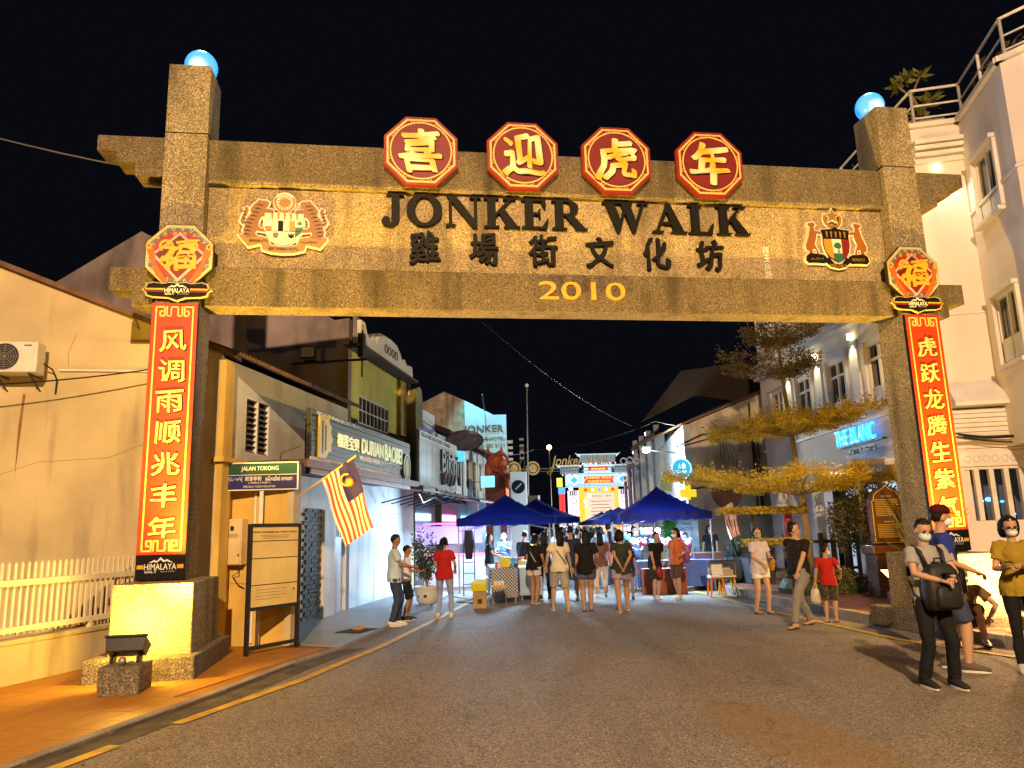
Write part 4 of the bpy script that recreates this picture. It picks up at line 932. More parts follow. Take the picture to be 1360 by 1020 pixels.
# ================================================================== RIGHT SIDE
pinkw = mat('hotel_white_plaster', (.64,.57,.56), .75, var=.06, vs=.8, bump=.08, bs=12, grime=.15, gsc=(1,1,.3))
trimw = plain('hotel_trim', (.60,.57,.58), .6)
hb = thing('corner_hotel', 'white corner hotel with angled bay, cornices and rooftop railing on the right', 'building', S)
Y = lambda y: -y
holes = [(Y(18.75),Y(17.6),4.5,6.0),(Y(21.15),Y(20.0),4.5,6.0),(Y(23.55),Y(22.4),4.5,6.0),(Y(25.9),Y(24.8),4.5,6.0),(Y(18.75),Y(17.6),7.7,9.0),(Y(21.15),Y(20.0),7.7,9.0),(Y(23.55),Y(22.4),7.7,9.0)]
MB().wall(Y(27),Y(15.48),0,10.16,0,.25,holes+[(Y(22.3),Y(18.0),.15,2.7)]).build('street_wall', pinkw, hb)
def hotel_window(par, x0,x1,z0,z1,y=.03,M=None):
    w = window(par,x0,x1,z0,z1,y,nx=2,nz=1,fm=trimw,bar=.07,depth=.10)
    MB().box(x0+.05,x1-.05,y+.0,y+.05,z1-.42,z1-.36).build('transom', trimw, w)
    for s in (0,1):
        a = x0+.06 if s == 0 else (x0+x1)/2+.05; b = (x0+x1)/2-.05 if s == 0 else x1-.06
        MB().box(a,b,y+.01,y+.05,z0+.05,z0+.42).build('lower_panel', trimw, w)
        MB().box(a+.02,a+.16,y+.075,y+.085,z0+.43,z1-.45).build('curtain', plain('curtain', (.35,.33,.3)), w)
    MB().box(x0-.14,x0-.002,-.06,-.001,z0-.05,z1+.1).build('jamb', trimw, w); MB().box(x1+.002,x1+.14,-.06,-.001,z0-.05,z1+.1).build('jamb', trimw, w)
    MB().box(x0-.16,x1+.16,-.10,-.001,z0-.14,z0-.055).build('sill', trimw, w, bevel=.01); MB().box(x0-.16,x1+.16,-.09,-.001,z1+.105,z1+.20).build('lintel', trimw, w, bevel=.01)
    return w
for h_ in holes: hotel_window(hb, *h_)
for z, p, d in ((6.70,.22,.10),(6.82,.32,.09),(6.93,.42,.10),(7.06,.30,.12),(4.12,.08,.08),(3.05,.18,.10),(9.25,.14,.08),(9.40,.22,.09),(9.56,.30,.10),(10.162,.06,.12)):
    MB().box(Y(27.02),Y(15.46),-p,-.001 if z < 10 else .3,z,z+d).build('cornice', trimw, hb)
for yy in (19.35,21.75,24.15):
    MB().box(Y(yy)-.05,Y(yy)+.05,-.14,-.002,6.34,6.50).build('wall_light', glow('warm_downlight', (1,.85,.45), 6), hb)
    lamp('SPOT', S @ Vector((Y(yy),-.22,6.32)), 55, (1.0,.86,.50), .04, target=S @ Vector((Y(yy),-.10,3)), spot=95, blend=.7)
    MB().box(Y(yy)-.22,Y(yy)+.22,-.05,-.001,4.25,6.30).build('wall_strip', trimw, hb)
# blue neon name
neon = glow('blue_neon', (.02,.36,1.0), 2.6)
text('THE BLANC', Y(19.52), 3.84, -.16, 2.3, .42, neon, hb, ext=.05, bold=-.0, name='neon_letters')
MB().box(Y(20.8),Y(18.2),-.10,-.002,3.60,3.63).build('sign_rail', darkmetal, hb)
text('BOUTIQUE HOTEL', Y(19.1), 3.40, -.185, 1.55, .16, darkmetal, hb, ext=.03, bold=.01)
lamp('POINT', S @ Vector((Y(19.5),-.6,3.8)), 10, (.1,.45,1.0), .3)
MB().box(Y(22.5),Y(17.2),-1.3,-.0,2.9,3.04).build('porch_roof', trimw, hb)
for yy in (22.3,19.9,17.4): MB().box(Y(yy)-.1,Y(yy)+.1,-1.25,-1.05,.13,2.9).build('porch_column', trimw, hb)
MB().box(Y(22.2),Y(18.1),.6,.62,.13,2.7).build('lobby_wall', glow('lobby_glow', (.75,.85,1.0), .45), hb)
lamp('POINT', S @ Vector((Y(20.2),-.5,2.6)), 60, (.8,.9,1.0), .2)
# bay: end wall P, cheek wall Q, angled front R
C1 = Vector((9.0,15.48)); C2 = Vector((9.95,15.27)); C3 = Vector((9.47,13.05)); C4 = Vector((11.0,11.1))
def wframe(A, B):
    d = B-A; return S.inverted() @ Matrix.Translation((A.x,A.y,0)) @ Matrix.Rotation(math.atan2(d.y,d.x),4,'Z'), d.length
Pm, Pl = wframe(C1, C2); Qm, Ql = wframe(C2, C3); Rm, Rl = wframe(C3, C4)
def wobj(name, M, q, m, **k):
    q.M = None; o = q.build(name, m, hb, **k); o.matrix_local = M; return o
wobj('end_wall', Pm, MB().wall(0.0,Pl+2.2,3.05,10.16,0,.25), pinkw)
wobj('bay_side_wall', Qm, MB().wall(0,Ql,3.05,10.16,0,.25,[(.48,1.5,7.6,9.0),(.42,1.55,4.62,6.0)]), pinkw)
wobj('bay_front_wall', Rm, MB().wall(0,Rl,3.05,10.16,0,.25,[(.75,1.9,4.6,6.0)]), pinkw)
for M_, w_ in ((Pm,Pl),(Qm,Ql),(Rm,Rl)):
    wobj('parapet_cap', M_, MB().box(-.08,w_+.08,-.09,.3,10.162,10.27), trimw)
    wobj('string_course', M_, MB().box(-.02,w_+.02,-.03,-.001,8.02 if M_ is not Pm else 5.86,8.07 if M_ is not Pm else 5.91), trimw)
for i, z in enumerate((9.72,9.60,9.46,9.30)): wobj('cornice', Pm, MB().box(.0,Pl-.002,-.20+.045*i,-.001,z,z+.09), trimw)
wobj('balcony_box', Pm, MB().add([(.0,-.02,4.42),(Pl,-.02,4.42),(Pl,-.45,3.95),(.0,-.45,3.95),(.0,-.02,3.86),(Pl,-.02,3.86),(Pl,-.45,3.88),(0,-.45,3.88)],[(0,1,2,3),(3,2,6,7),(7,6,5,4),(0,3,7,4),(1,5,6,2)]), trimw)
for i in range(7): wobj('cladding_board', Pm, MB().box(.0,Pl-.003,-.20-.012*(i%2),-.001,3.18+.094*i,3.262+.094*i), trimw)
wq = window(hb,.48,1.5,7.6,9.0,.03,nx=2,nz=1,fm=trimw,bar=.07,depth=.1); wq.matrix_local = Qm
wq = window(hb,.42,1.55,4.62,6.0,.03,nx=2,nz=1,fm=trimw,bar=.07,depth=.1); wq.matrix_local = Qm
for z0,z1 in ((7.6,9.0),(4.62,6.0)):
    wobj('sill', Qm, MB().box(.38,1.6,-.14,-.001,z0-.1,z0-.01), trimw, bevel=.01); wobj('lintel', Qm, MB().box(.38,1.6,-.12,-.001,z1+.01,z1+.1), trimw, bevel=.01)
    for a in (.38,1.51): wobj('jamb', Qm, MB().box(a,a+.09,-.07,-.001,z0,z1), trimw)
    for a in (.55,1.03): wobj('lower_panel', Qm, MB().box(a,a+.42,.0,.05,z0+.06,z0+.5), trimw)
wq = window(hb,.75,1.9,4.6,6.0,.03,nx=2,nz=1,fm=trimw,bar=.07,depth=.1); wq.matrix_local = Rm
wobj('wall_light', Pm, MB().box(.35,.47,-.12,-.002,9.14,9.22), glow('warm_downlight'))
p_ = (S @ Pm) @ Vector((.41,-.16,9.10)); lamp('SPOT', p_, 120, (1.0,.88,.66), .04, target=(S @ Pm) @ Vector((.41,-.10,5)), spot=120, blend=.8)
# ground floor with tall baluster grille in the end wall
wobj('ground_wall', Pm, MB().wall(.0,5.4,0,3.04,0,.2,[(.12,5.2,1.60,2.62)]), pinkw)
wobj('frieze', Pm, MB().box(.0,5.4,-.05,-.001,2.68,2.98), trimw)
for i in range(20):
    wobj('frieze_scroll', Pm, MB().ring(.2+.17*i,2.83,.07,.058,-.062,-.0515,n=12), plain('grey_scroll', (.45,.45,.46)))
bal0 = None
for i in range(18):
    x = .34+.27*i
    if bal0 is None: bal0 = wobj('baluster', Pm, MB().box(-.045,.045,-.03,.1,1.6,2.62), trimw)
    c = bal0 if i == 0 else piece(bal0, (0,0,0)); c.matrix_local = Pm @ Matrix.Translation((x,0,0))
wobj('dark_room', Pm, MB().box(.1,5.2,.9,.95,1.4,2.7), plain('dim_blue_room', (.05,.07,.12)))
for x, w_, z_, h_2 in ((.32,.14,2.04,.06),(.60,.10,2.0,.05),(.72,.16,2.03,.09),(1.0,.08,1.98,.04),(1.15,.12,1.72,.05),(1.9,.2,2.0,.06)): wobj('blue_reflection_glow', Pm, MB().ball((x+w_/2,.84,z_),w_/2,.03,h_2/2,10), glow('cyan_reflection', (.1,.6,1), 4))  # small glowing blobs imitate blue reflections behind the grille
# roof railing
rail = [(9.0,24.0),(9.0,15.48),(9.95,15.27),(9.47,13.05),(11.0,11.1)]
Wi = S.inverted()
for a, b in zip(rail, rail[1:]):
    A = Vector((*a,0)); B = Vector((*b,0)); n = max(1, round((B-A).length/1.15))
    off = .12
    for z in (10.42,10.72,11.10):
        MB(Wi).tube([A+Vector((off,0,z)), B+Vector((off,0,z))], .03 if z > 11 else .022, 8).build('railing_bar', trimw, hb)
    for i in range(n+1):
        p = A+(B-A)*i/n; MB(Wi).tube([p+Vector((off,0,10.2)), p+Vector((off,0,11.1))], .032, 8).build('railing_post', trimw, hb)
leaf_y = mat('olive_leaf', (.15,.16,.035), .5, var=.4, vs=9, trans=.25)
leaf_d = mat('dark_leaf_green', (.035,.06,.02), .6, var=.4, vs=6, trans=.15)
trunk_m = mat('bark', (.19,.13,.075), .9, var=.35, vs=12, bump=.6, bs=30)
def leafquad(q, p, d, w, rng):
    d = Vector(d); n = d.cross(Vector((rng.uniform(-1,1),rng.uniform(-1,1),rng.uniform(-.2,1)))).normalized()*w
    p = Vector(p); q.add([p, p+d*.45+n, p+d, p+d*.45-n], [(0,1,2,3)])
rp = thing('potted_plant', 'big-leaved frangipani on the hotel roof beside the blue globe', 'plant', TR(9.95,16.5,10.3))
q = MB(); q.tube([(0,0,0),(-.05,0,.9),(-.2,0,1.3)],.05,8,.03); q.tube([(-.03,0,.7),(.22,0,1.2)],.03,6); q.tube([(-.15,0,1.2),(-.5,0,1.55)],.025,6); q.tube([(-.2,0,1.3),(.05,0,1.8)],.025,6); q.build('trunk', trunk_m, rp)
MB().lathe([(.25,-.3),(.3,.1)],14).build('pot', plain('pot_brown', (.2,.1,.06)), rp)
lf = []
for tip in ((-.5,0,1.55),(.05,0,1.8),(.22,0,1.2),(-.25,.1,1.75),(.1,-.1,.95),(-.05,.05,.75)):
    for i in range(15):
        a = R.uniform(0,6.28); e = R.uniform(-.3,1.1); d = Vector((math.cos(a)*math.cos(e), math.sin(a)*math.cos(e), math.sin(e)))*R.uniform(.26,.38)
        q = MB(); leafquad(q, Vector(tip)+Vector((R.uniform(-.05,.05),)*3), d, .06, R); q.build('leaf', leaf_y, rp)
def bush(name, lab, M, n, rx, ry, rz, ls, m, cat='plant', stems=4, seed=1):
    t = thing(name, lab, cat, M); rg = random.Random(seed); q = MB()
    for i in range(n):
        a = rg.uniform(0,6.28); u = rg.random()**.45; e = rg.uniform(-1,1)
        k = 1+.35*noise.noise(Vector((math.cos(a)*1.5,math.sin(a)*1.5,e*1.5+seed)))
        p = Vector((math.cos(a)*rx*u*math.sqrt(1-e*e*.8)*k, math.sin(a)*ry*u*math.sqrt(1-e*e*.8)*k, rz*(1+e*u*k)))
        d = Vector((rg.uniform(-1,1),rg.uniform(-1,1),rg.uniform(-.3,1))).normalized()*ls*rg.uniform(.6,1.3); leafquad(q,p,d,ls*.28,rg)
    q.build('foliage', m, t, kind='stuff')
    q = MB()
    for i in range(stems):
        a = rg.uniform(0,6.28); q.tube([(0,0,0),(math.cos(a)*rx*.3,math.sin(a)*ry*.3,rz*.8),(math.cos(a)*rx*.7,math.sin(a)*ry*.7,rz*1.5)],.02,6,.006)
    q.build('stem', trunk_m, t); return t
bush('roof_plant','dark bushy plant behind the rooftop railing of the hotel bay', TR(10.5,14.3,10.3), 900,.6,.8,.45,.14,mat('brown_leaf',(.12,.07,.03),.7,var=.3),seed=4)
bush('roof_plant','dry plant by the rooftop box at the top right corner', TR(10.75,12.3,10.4), 700,.6,.6,.45,.14,mat('brown_leaf',(.12,.07,.03)),seed=6)
bush('roof_plant','dark plant behind the far part of the roof rail left of the right pillar', TR(9.7,19.5,10.2), 700,.5,1.3,.5,.14,leaf_d,seed=9)
tx = MB().box(-.4,.4,-.25,.25,0,.35); bx_ = tx.build('planter_box', pinkw); bx_.matrix_world = TR(10.9,11.9,10.75,-50); tag(bx_,'white planter box hanging behind the top right railing','planter')
bx2 = MB().box(-.45,.4,-.2,.2,0,.22).build('planter_trough', greymetal); bx2.matrix_world = TR(9.55,15.9,10.3,-12); tag(bx2,'grey trough on the roof behind the low rail','planter')

# houses further down on the right
rw = mat('stained_beige_wall', (.55,.49,.42), .9, var=.25, vs=.9, bump=.35, bs=9, grime=.9, gsc=(.9,.9,.5))
bluew = mat('pale_blue_render', (.40,.44,.52), .8, var=.12, vs=1.3, grime=.4)
hr = thing('corner_shophouse', 'weathered beige end wall with cables and pale blue street front beyond the hotel', 'house', TR(6.58,28))
MB().poly([(0,0),(0,5.39),(2.86,6.48),(5,7.3),(5,0)][::-1], 0,.25).build('end_wall', rw, hr)
q = MB(); q.M = Matrix.Rotation(rad(85),4,'Z')
q.wall(.0,9.0,.0,5.35,-.0,.25,[(1.0,1.9,3.2,4.6),(3.0,3.9,3.2,4.6),(5.6,6.6,3.2,4.6),(.6,3.4,.1,2.6),(4.6,8,.1,2.6)]); q.build('street_front', bluew, hr)
MB().box(.3,5,.26,9,0,5.2).build('body', rw, hr)
MB().poly([(-1.2,5.95),(1.0,6.95),(3.2,6.55),(5,7.2),(5,8.5),(.5,8.0)][::-1], 3,3.3).build('rear_roof_edge', plain('dark_brown_roof', (.022,.014,.010), .9), hr)
MB().add([(-.35,-.15,5.30),(5,-.15,7.30),(5,9,7.9),(-.5,9,5.5),(-.35,-.15,5.38),(5,-.15,7.38),(5,9,8),(-.5,9,5.6)],[(0,3,2,1),(4,5,6,7),(0,1,5,4),(1,2,6,5),(2,3,7,6),(3,0,4,7)]).build('roof', roof_m, hr)
for i,(a,b) in enumerate(((1.0,1.9),(3.0,3.9),(5.6,6.6))):
    o = window(hr,a,b,3.2,4.6,.02,nx=2,nz=3,fm=plain('dark_shutter',(.12,.13,.15))); o.matrix_local = Matrix.Rotation(rad(85),4,'Z') @ Matrix.Diagonal((1,-1,1,1))
q = MB()
def cable(pts, r=.018): q.tube(pts, r, 6)
cable([(-.6,-.1,4.5),(.4,-.08,4.95),(1.6,-.06,5.05),(2.3,-.06,4.6),(2.4,-.06,2.2)],.03); cable([(-.3,-.1,4.55),(1.1,-.07,4.9),(2.2,-.06,5.0),(2.9,-.3,5.3)],.02)
for i in range(5): cable([(1.1+.06*i,-.06,4.95),(1.05+.15*i,-.05,4.1),(1.3+.02*i,-.05,3.4-.2*i)],.010)
cable([(2.25,-.05,6.1),(2.25,-.05,1.9)],.035); cable([(2.45,-.05,4.6),(2.45,-.05,1.9)],.03); cable([(-.1,-.08,2.95),(.6,-.1,3.05),(1.4,-.08,2.85),(2.6,-.08,2.8)],.035)
q.build('cables', rubber, hr)
for a, b, c, d in ((1.65,3.3,2.35,4.35),(.3,2.2,1.1,2.8)): MB().poly([(a,b),(c,b),(c,d),(a,d-.1)][::-1],-.008,-.001).build('plaster_patch', mat('pale_patch', (.46,.42,.38), .9, var=.2, vs=2), hr)
MB().ring(3.35,2.1,.30,.275,-.06,-.02,n=26).build('bicycle_ring', darkmetal, hr); MB().box(3.2,3.4,-.05,-.03,2.0,2.05).box(3.33,3.36,-.05,-.03,2.0,2.3).build('ring_hand', darkmetal, hr)
rs_ = [('ornate white shophouse front below the street lamp', 7.45, 37.2, 6.1, (.42,.42,.46)), ('narrow grey shophouse far down the right side', 8.2, 45, 5.6, (.35,.35,.4)), ('pale far shophouse beside the lit festival gate', 9.35, 55, 5.2, (.3,.3,.36))]
for i,(lab,x,y,z,c_) in enumerate(rs_):
    h = thing('shophouse', lab, 'house', TR(x,y)); m_ = mat('right_row_%d'%i, c_, .85, var=.25, vs=1.5, grime=.6)
    q = MB(); q.M = Matrix.Rotation(rad(85),4,'Z'); q.wall(0,7.5,2.8,z,0,.25,[(.5+1.4*k,1.4+1.4*k,3.3,4.6) for k in range(5)]); q.build('street_front', m_, h)
    for k in range(5):
        o = window(h,.5+1.4*k,1.4+1.4*k,3.3,4.6,.03,nx=2,nz=2,fm=plain('dark_shutter',(.12,.13,.15))); o.matrix_local = Matrix.Rotation(rad(85),4,'Z') @ Matrix.Diagonal((1,-1,1,1))
    MB().box(.26,5,0,7.5,0,z-.05).build('body', m_, h); MB().box(-.5,5,-.1,7.6,z,z+.15).build('eave', roof_m, h)
    MB().box(.9,1,0,7.5,0,2.8).build('shop_wall', plain('shop_interior',(.4,.36,.42)), h)
    for k in range(4): MB().box(-.45,-.2,.2+2.3*k,.4+2.3*k,2.8,z+.5).build('pilaster', m_, h)
casa = thing('round_sign', 'round glowing cyan sign on the pale blue street front', 'sign', TR(6.15,28.0,3.72))
MB().ring(0,0,.36,.0,-.05,.05,n=32).build('disc', glow('cyan_disc', (.05,.45,.75), 1.0), casa); MB().ring(0,0,.37,.33,-.06,-.051,n=32).build('rim', glow('cyan_rim', (.3,.9,1), 2.2), casa)
text('CASA', 0,-.12,-.052,.42,.10,glow('white_cyan_letter',(.7,1,1),2),casa,ext=.01); MB().poly([(-.13,.0),(-.02,.0),(-.07,.2)],-.06,-.051).build('mark', glow('cyan_mark',(.2,1,.9),1.5), casa); MB().poly([(.02,.0),(.15,.0),(.15,.12),(.08,.22),(.02,.12)],-.06,-.051).build('mark', glow('white_cyan_letter',(.7,1,1)), casa)
MB().tube([(.36,0,.05),(.5,0,.05)],.02,6).build('bracket', darkmetal, casa)
yc = thing('yellow_sign', 'small yellow plus-shaped sign under the round cyan sign', 'sign', TR(6.0,26.5,2.62,8))
MB().box(-.28,.28,-.05,.05,0,.26).box(-.09,.09,-.049,.049,.261,.5).box(-.06,.06,-.049,.049,-.1,-.001).build('board', glow('yellow_sign_glow', (1,.72,.02), .9), yc)
gs = thing('leaning_sign', 'pale green leaning sign above the right blue tent', 'sign', TR(5.35,27,2.9)); MB().poly([(-.3,0),(.2,-.05),(.25,.6),(-.1,.65)],-.03,.03).build('board', plain('pale_green_sign',(.4,.5,.3),emis=.2), gs)
# street lamp on the right
sl = thing('street_lamp', 'bright white street lamp on an arm over the right side of the street', 'street lamp', TR(5.25,30,4.62))
MB().tube([(.15,0,.0),(.7,0,-.08),(1.35,0,-.12)],.025,8).build('arm', darkmetal, sl)
MB().ball((0,0,0),.15,.12,.10,n=14).build('bulb', glow('lamp_white', (.92,1.0,.85), 60), sl, smooth=True); MB().box(-.16,.18,-.10,.10,.09,.14).build('lamp_head', darkmetal, sl)
lamp('POINT', (5.2,29.8,4.4), 1300, (.88,1.0,.92), .12)
for i,(x,y,z,pw,c_) in enumerate(((2.9,62,8.2,260,(1,.62,.2)),(9.6,60,7.4,300,(1,.75,.35)),(10.3,58,8.6,120,(.7,.9,1)))):
    t = thing('far_lamp', ('orange street lamp far down the street left of the lit gate','warm lamp glowing at the right end of the lit gate','cool white lamp near the upper right of the lit gate')[i], 'street lamp', TR(x,y))
    MB().tube([(0,0,0),(0,0,z-.1)],.05,8).build('pole', darkmetal, t); MB().ball((0,0,z),.20,n=10).build('bulb', glow('far_bulb_%d'%i, c_, 25), t); lamp('POINT', (x,y-.4,z), pw, c_, .2)

# script ornament across the street
so = thing('street_ornament', 'gilded script Jonker Walk ornament spanning the street with round medals', 'ornament', TR(3.9,42,0,6))
goldd = mat('dull_gold_ornament', (.42,.30,.11), .5, var=.2, metal=.3)
MB().tube([(-4.6,0,4.9),(4.6,0,4.95)],.035,6).build('beam', greymetal, so); MB().tube([(-4.6,0,4.75),(4.6,0,4.8)],.02,6).build('beam', greymetal, so)
text('Jonker Walk', -.2, 5.25, -.03, 3.3, .72, goldd, so, ext=.05, bold=.01, shear=.25)
MB().tube([(-1.9,-.05,4.85),(-2.15,-.05,4.65),(-2.0,-.05,4.55),(-1.7,-.05,5.0)],.05,6).build('swash', goldd, so)
for x in (-3.95,-2.9):
    MB().ring(x,4.95,.38,.30,-.05,.05,n=26).build('medal_rim', goldd, so); MB().ring(x,4.95,.22,.0,-.03,.03,n=20).build('medal', goldd, so)
    MB().ring(x,4.95,.30,.0,-.01,.01,n=20).build('medal_back', darkmetal, so)
silver2 = plain('silver_ornament', (.40,.40,.50), .4, metal=.3)
for k_ in range(4): MB().ring(2.2+.36*k_,5.25+.04*(k_%2),.20,.13,-.04,.04,n=18).build('cloud_scroll', silver2, so)
MB().ring(4.35,5.2,.22,.1,-.05,.05,n=18).build('cloud_scroll', silver2, so)
for x in (-4.6,4.6): MB().tube([(x,0,0),(x,0,5.2)],.06,8).build('post', darkmetal, so)

# lit festival gate at the far end
mg = thing('festival_gate', 'brightly lit festival gate with tiled roofs and red pillars at the far end', 'gate', TR(7.75,70,0,3))
gc = glow('gate_cyan_panel', (.45,.85,1.0), 1.15); gw = glow('gate_white_panel', (.95,.80,.95), 1.35); gr = glow('gate_red', (1,.05,.06), 1.28); go = glow('gate_orange', (1,.45,.04), 1.49)
gy = glow('gate_yellow', (1,.75,.08), 1.62); gb = glow('gate_blue', (.08,.45,.85), 1.22); gk = plain('gate_dark_line', (.05,.06,.08)); gp_ = glow('gate_screen', (1,.74,.55), .95); gt = plain('gate_roof_tile', (.35,.45,.55), .5, emis=.3, ecol=(.4,.7,.9))
def fgate():
    B = lambda nm, m, *a: MB().box(*a).build(nm, m, mg)
    for s in (-1, 1):
        for x, w_ in ((3.45,.48),(2.35,.9)):
            pass
        a, b = (-3.75,-3.25) if s < 0 else (2.95,3.3)
        B('red_column', gr, a, (a+b)/2-.04, -.3,.0, 2.2,4.7); B('red_column', gr, (a+b)/2+.04, b, -.3,.0, 2.2,4.7)
        B('column_band', gb, a-.05,b+.05,-.35,.05,4.72,5.3); B('column_base', gw, a-.05,b+.05,-.35,.05,.9,2.15); B('plinth', go, a,b,-.35,.05,.0,.88)
        c, d = (-2.95,-1.95) if s < 0 else (1.75,2.75)
        B('side_panel', gw, c,d,-.1,.1,1.2,5.0)
        for k in range(3): MB().ring((c+d)/2,1.9+1.1*k,.33,.22,-.14,-.101,n=18).build('panel_rosette', glow('rosette',(.9,.5,.95),.9) if k != 0 else gc, mg)
        B('window_grille', gk, c+.1,d-.2,-.16,-.105,4.55,5.05)
        for k in range(4): B('grille_bar', gw, c+.14+.17*k,c+.2+.17*k,-.18,-.161,4.58,5.02)
        B('outer_box', gy, (-3.95 if s < 0 else 3.05),(-3.45 if s < 0 else 4.0),-.5,-.3,5.35,6.15)
    B('lintel', gc, -3.1,2.95,-.35,.2,5.3,6.55); B('lintel_line', gk, -3.1,2.95,-.37,-.351,5.36,5.40); B('lintel_line', gk, -3.1,2.95,-.37,-.351,6.45,6.49); B('lintel_line', gk, -2.9,2.75,-.37,-.351,5.50,5.53)
    for x in (-2.35,2.1):
        MB().poly([(x,5.45),(x+.48,5.92),(x,6.4),(x-.48,5.92)],-.40,-.372).build('diamond', gw, mg); MB().poly([(x,5.58),(x+.36,5.92),(x,6.27),(x-.36,5.92)],-.43,-.401).build('diamond', gb, mg)
    MB().poly([(-1.5,5.6),(1.35,5.6),(1.2,5.9),(1.35,6.25),(-1.5,6.25),(-1.35,5.9)],-.42,-.372).build('name_board', gr, mg)
    text('JONKER WALK', -.08,6.08,-.421,2.4,.24,gy,mg,ext=.03,bold=.02); text('鸡场街文化坊',-.08,5.77,-.421,2.1,.22,gy,mg,ext=.03,bold=.02)
    B('top_block', gc, -1.35,1.15,-.2,.2,6.56,7.5); MB().poly([(-.95,6.75),(.8,6.75),(.9,7.15),(-1.05,7.15)],-.27,-.201).build('name_board', gr, mg); text('茶乐茶苑',-.08,6.95,-.271,1.3,.26,gy,mg,ext=.03,bold=.02)
    for cx, w_, z_ in ((-.1,3.3,7.95),(-2.75,1.75,6.95),(2.2,1.7,6.95)):
        for k in range(int(w_/.14)):
            B('roof_tile', gt, cx-w_/2+.14*k+.01, cx-w_/2+.14*k+.11, -.75,-.66, z_-.45, z_+.25)
        B('roof', gk, cx-w_/2, cx+w_/2, -.65,.3, z_-.4, z_+.2)
        B('roof_ridge', glow('ridge_glow',(.7,.9,1),.8), cx-w_/2-.15, cx+w_/2+.15, -.72,.3, z_+.21, z_+.32)
        for s in (-1,1): MB().poly([(cx+s*(w_/2),z_+.0),(cx+s*(w_/2+.45),z_+.42),(cx+s*(w_/2),z_+.25)],-.7,-.5).build('roof_tip', glow('ridge_glow',(.7,.9,1)), mg)
        for k in range(int(w_/.3)): MB().ball((cx-w_/2+.2+.3*k,-.75,z_-.56),.07,n=8).build('lantern', gr if k%2 else gw, mg)
    B('screen_frame', go, -1.9,1.7,-.2,.1,1.0,5.25); B('screen', gp_, -1.45,1.3,-.23,-.201,1.3,4.75)
    text('新年快乐 · 通告', .1,4.45,-.232,1.8,.18,gk,mg,ext=.01)
    for k in range(7): B('screen_line', gk, -.9+.05*(k%3),1.0-.2*(k%2),-.236,-.231,3.95-.3*k,4.0-.3*k)
    B('blossom', gy, -1.4,-1.2,-.24,-.232,2.6,4.4); MB().ring(-.75,1.75,.42,.0,-.3,-.232,n=18).build('gold_coin', gy, mg)
    for k in range(5): MB().ring(-1.3+.62*k,5.03,.15,.0,-.26,-.201,n=14).build('frame_medal', (gr,gc,gb,gc,gr)[k], mg)
    for k in range(4): MB().ball((-2.6+.3*k,-.5,1.5),.11,n=8).build('lantern', gr, mg)
fgate()
lamp('AREA', (7.5,67,3.5), 2500, (1,.78,.75), 5, target=(5,40,0))

# masts, poles and wires
mp_ = thing('flag_mast', 'tall thin mast with a small finial beyond the left blue tent', 'mast', TR(.60,38)); MB().tube([(0,0,0),(.15,0,8.8)],.05,8,.03).build('pole', greymetal, mp_); MB().ball((.15,0,8.9),.10,n=8).build('finial', whitep, mp_)
MB().box(-.5,.5,-.2,.2,2.4,3.3).build('box', darkmetal, mp_); MB().box(.52,.62,-.2,.2,2.2,3.3).build('box_edge', whitep, mp_)
tm = thing('lattice_mast', 'far lattice telecom mast with small pale antennas', 'mast', TR(.75,72))
for a in (-1,1): MB().tube([(a*.6,0,0),(a*.12,0,9.6)],.05,6).build('leg', greymetal, tm)
for i in range(9):
    z = 1+i*.95; wv = .6-.05*i; MB().tube([(-wv,0,z),(wv-.05,0,z+.9)],.03,5).build('brace', greymetal, tm)
for i in range(4): MB().box(-.2,.2,-.1,.1,8.2+.6*i,8.4+.6*i).build('antenna', whitep, tm)
def wire(pts, lab, r=.012, m=None):
    P = [Vector(p) for p in pts]; out = []
    for a, b in zip(P, P[1:]):
        for i in range(12):
            t = i/12; out.append(a.lerp(b,t) - Vector((0,0,1))*(a-b).length*.03*4*t*(1-t))
    out.append(P[-1]); tag(MB().tube(out, r, 5).build('wire', m or rubber), lab, 'wire')
palew = plain('pale_wire', (.12,.11,.10))
wire([(-12,10,9.2),(-6.1,11.3,7.62)], 'single pale wire reaching the left end of the gate from the upper left corner', m=palew)
wire([(-9.5,10.2,3.9),(-4.9,11.5,4.40)], 'dark wire crossing in front of the air conditioner to the left pillar')
wire([(-1.4,22,8.4),(5.2,33,6.0)], 'thin wire high over the street under the gate beam', .007)
wire([(-3.1,22.1,5.3),(-1.9,25.8,4.75),(1.0,38,5.6),(5.6,29.5,5.7),(7.1,27.9,5.2)], 'long dark cable slung along the left fronts and across the street')
wire([(8.95,15.3,3.35),(9.6,15.0,3.22),(11.5,14.3,3.45)], 'thick dark cable bundle above the baluster grille on the right', .028)
wire([(8.95,15.25,3.28),(10.2,14.9,3.10),(11.5,14.25,3.3)], 'second drooping cable under the cladding boards on the right', .014)
wire([(-5.95,11.5,5.05),(-5.45,13.3,4.5)], 'short pale wire slanting down below the left end of the lower beam', .01, palew)

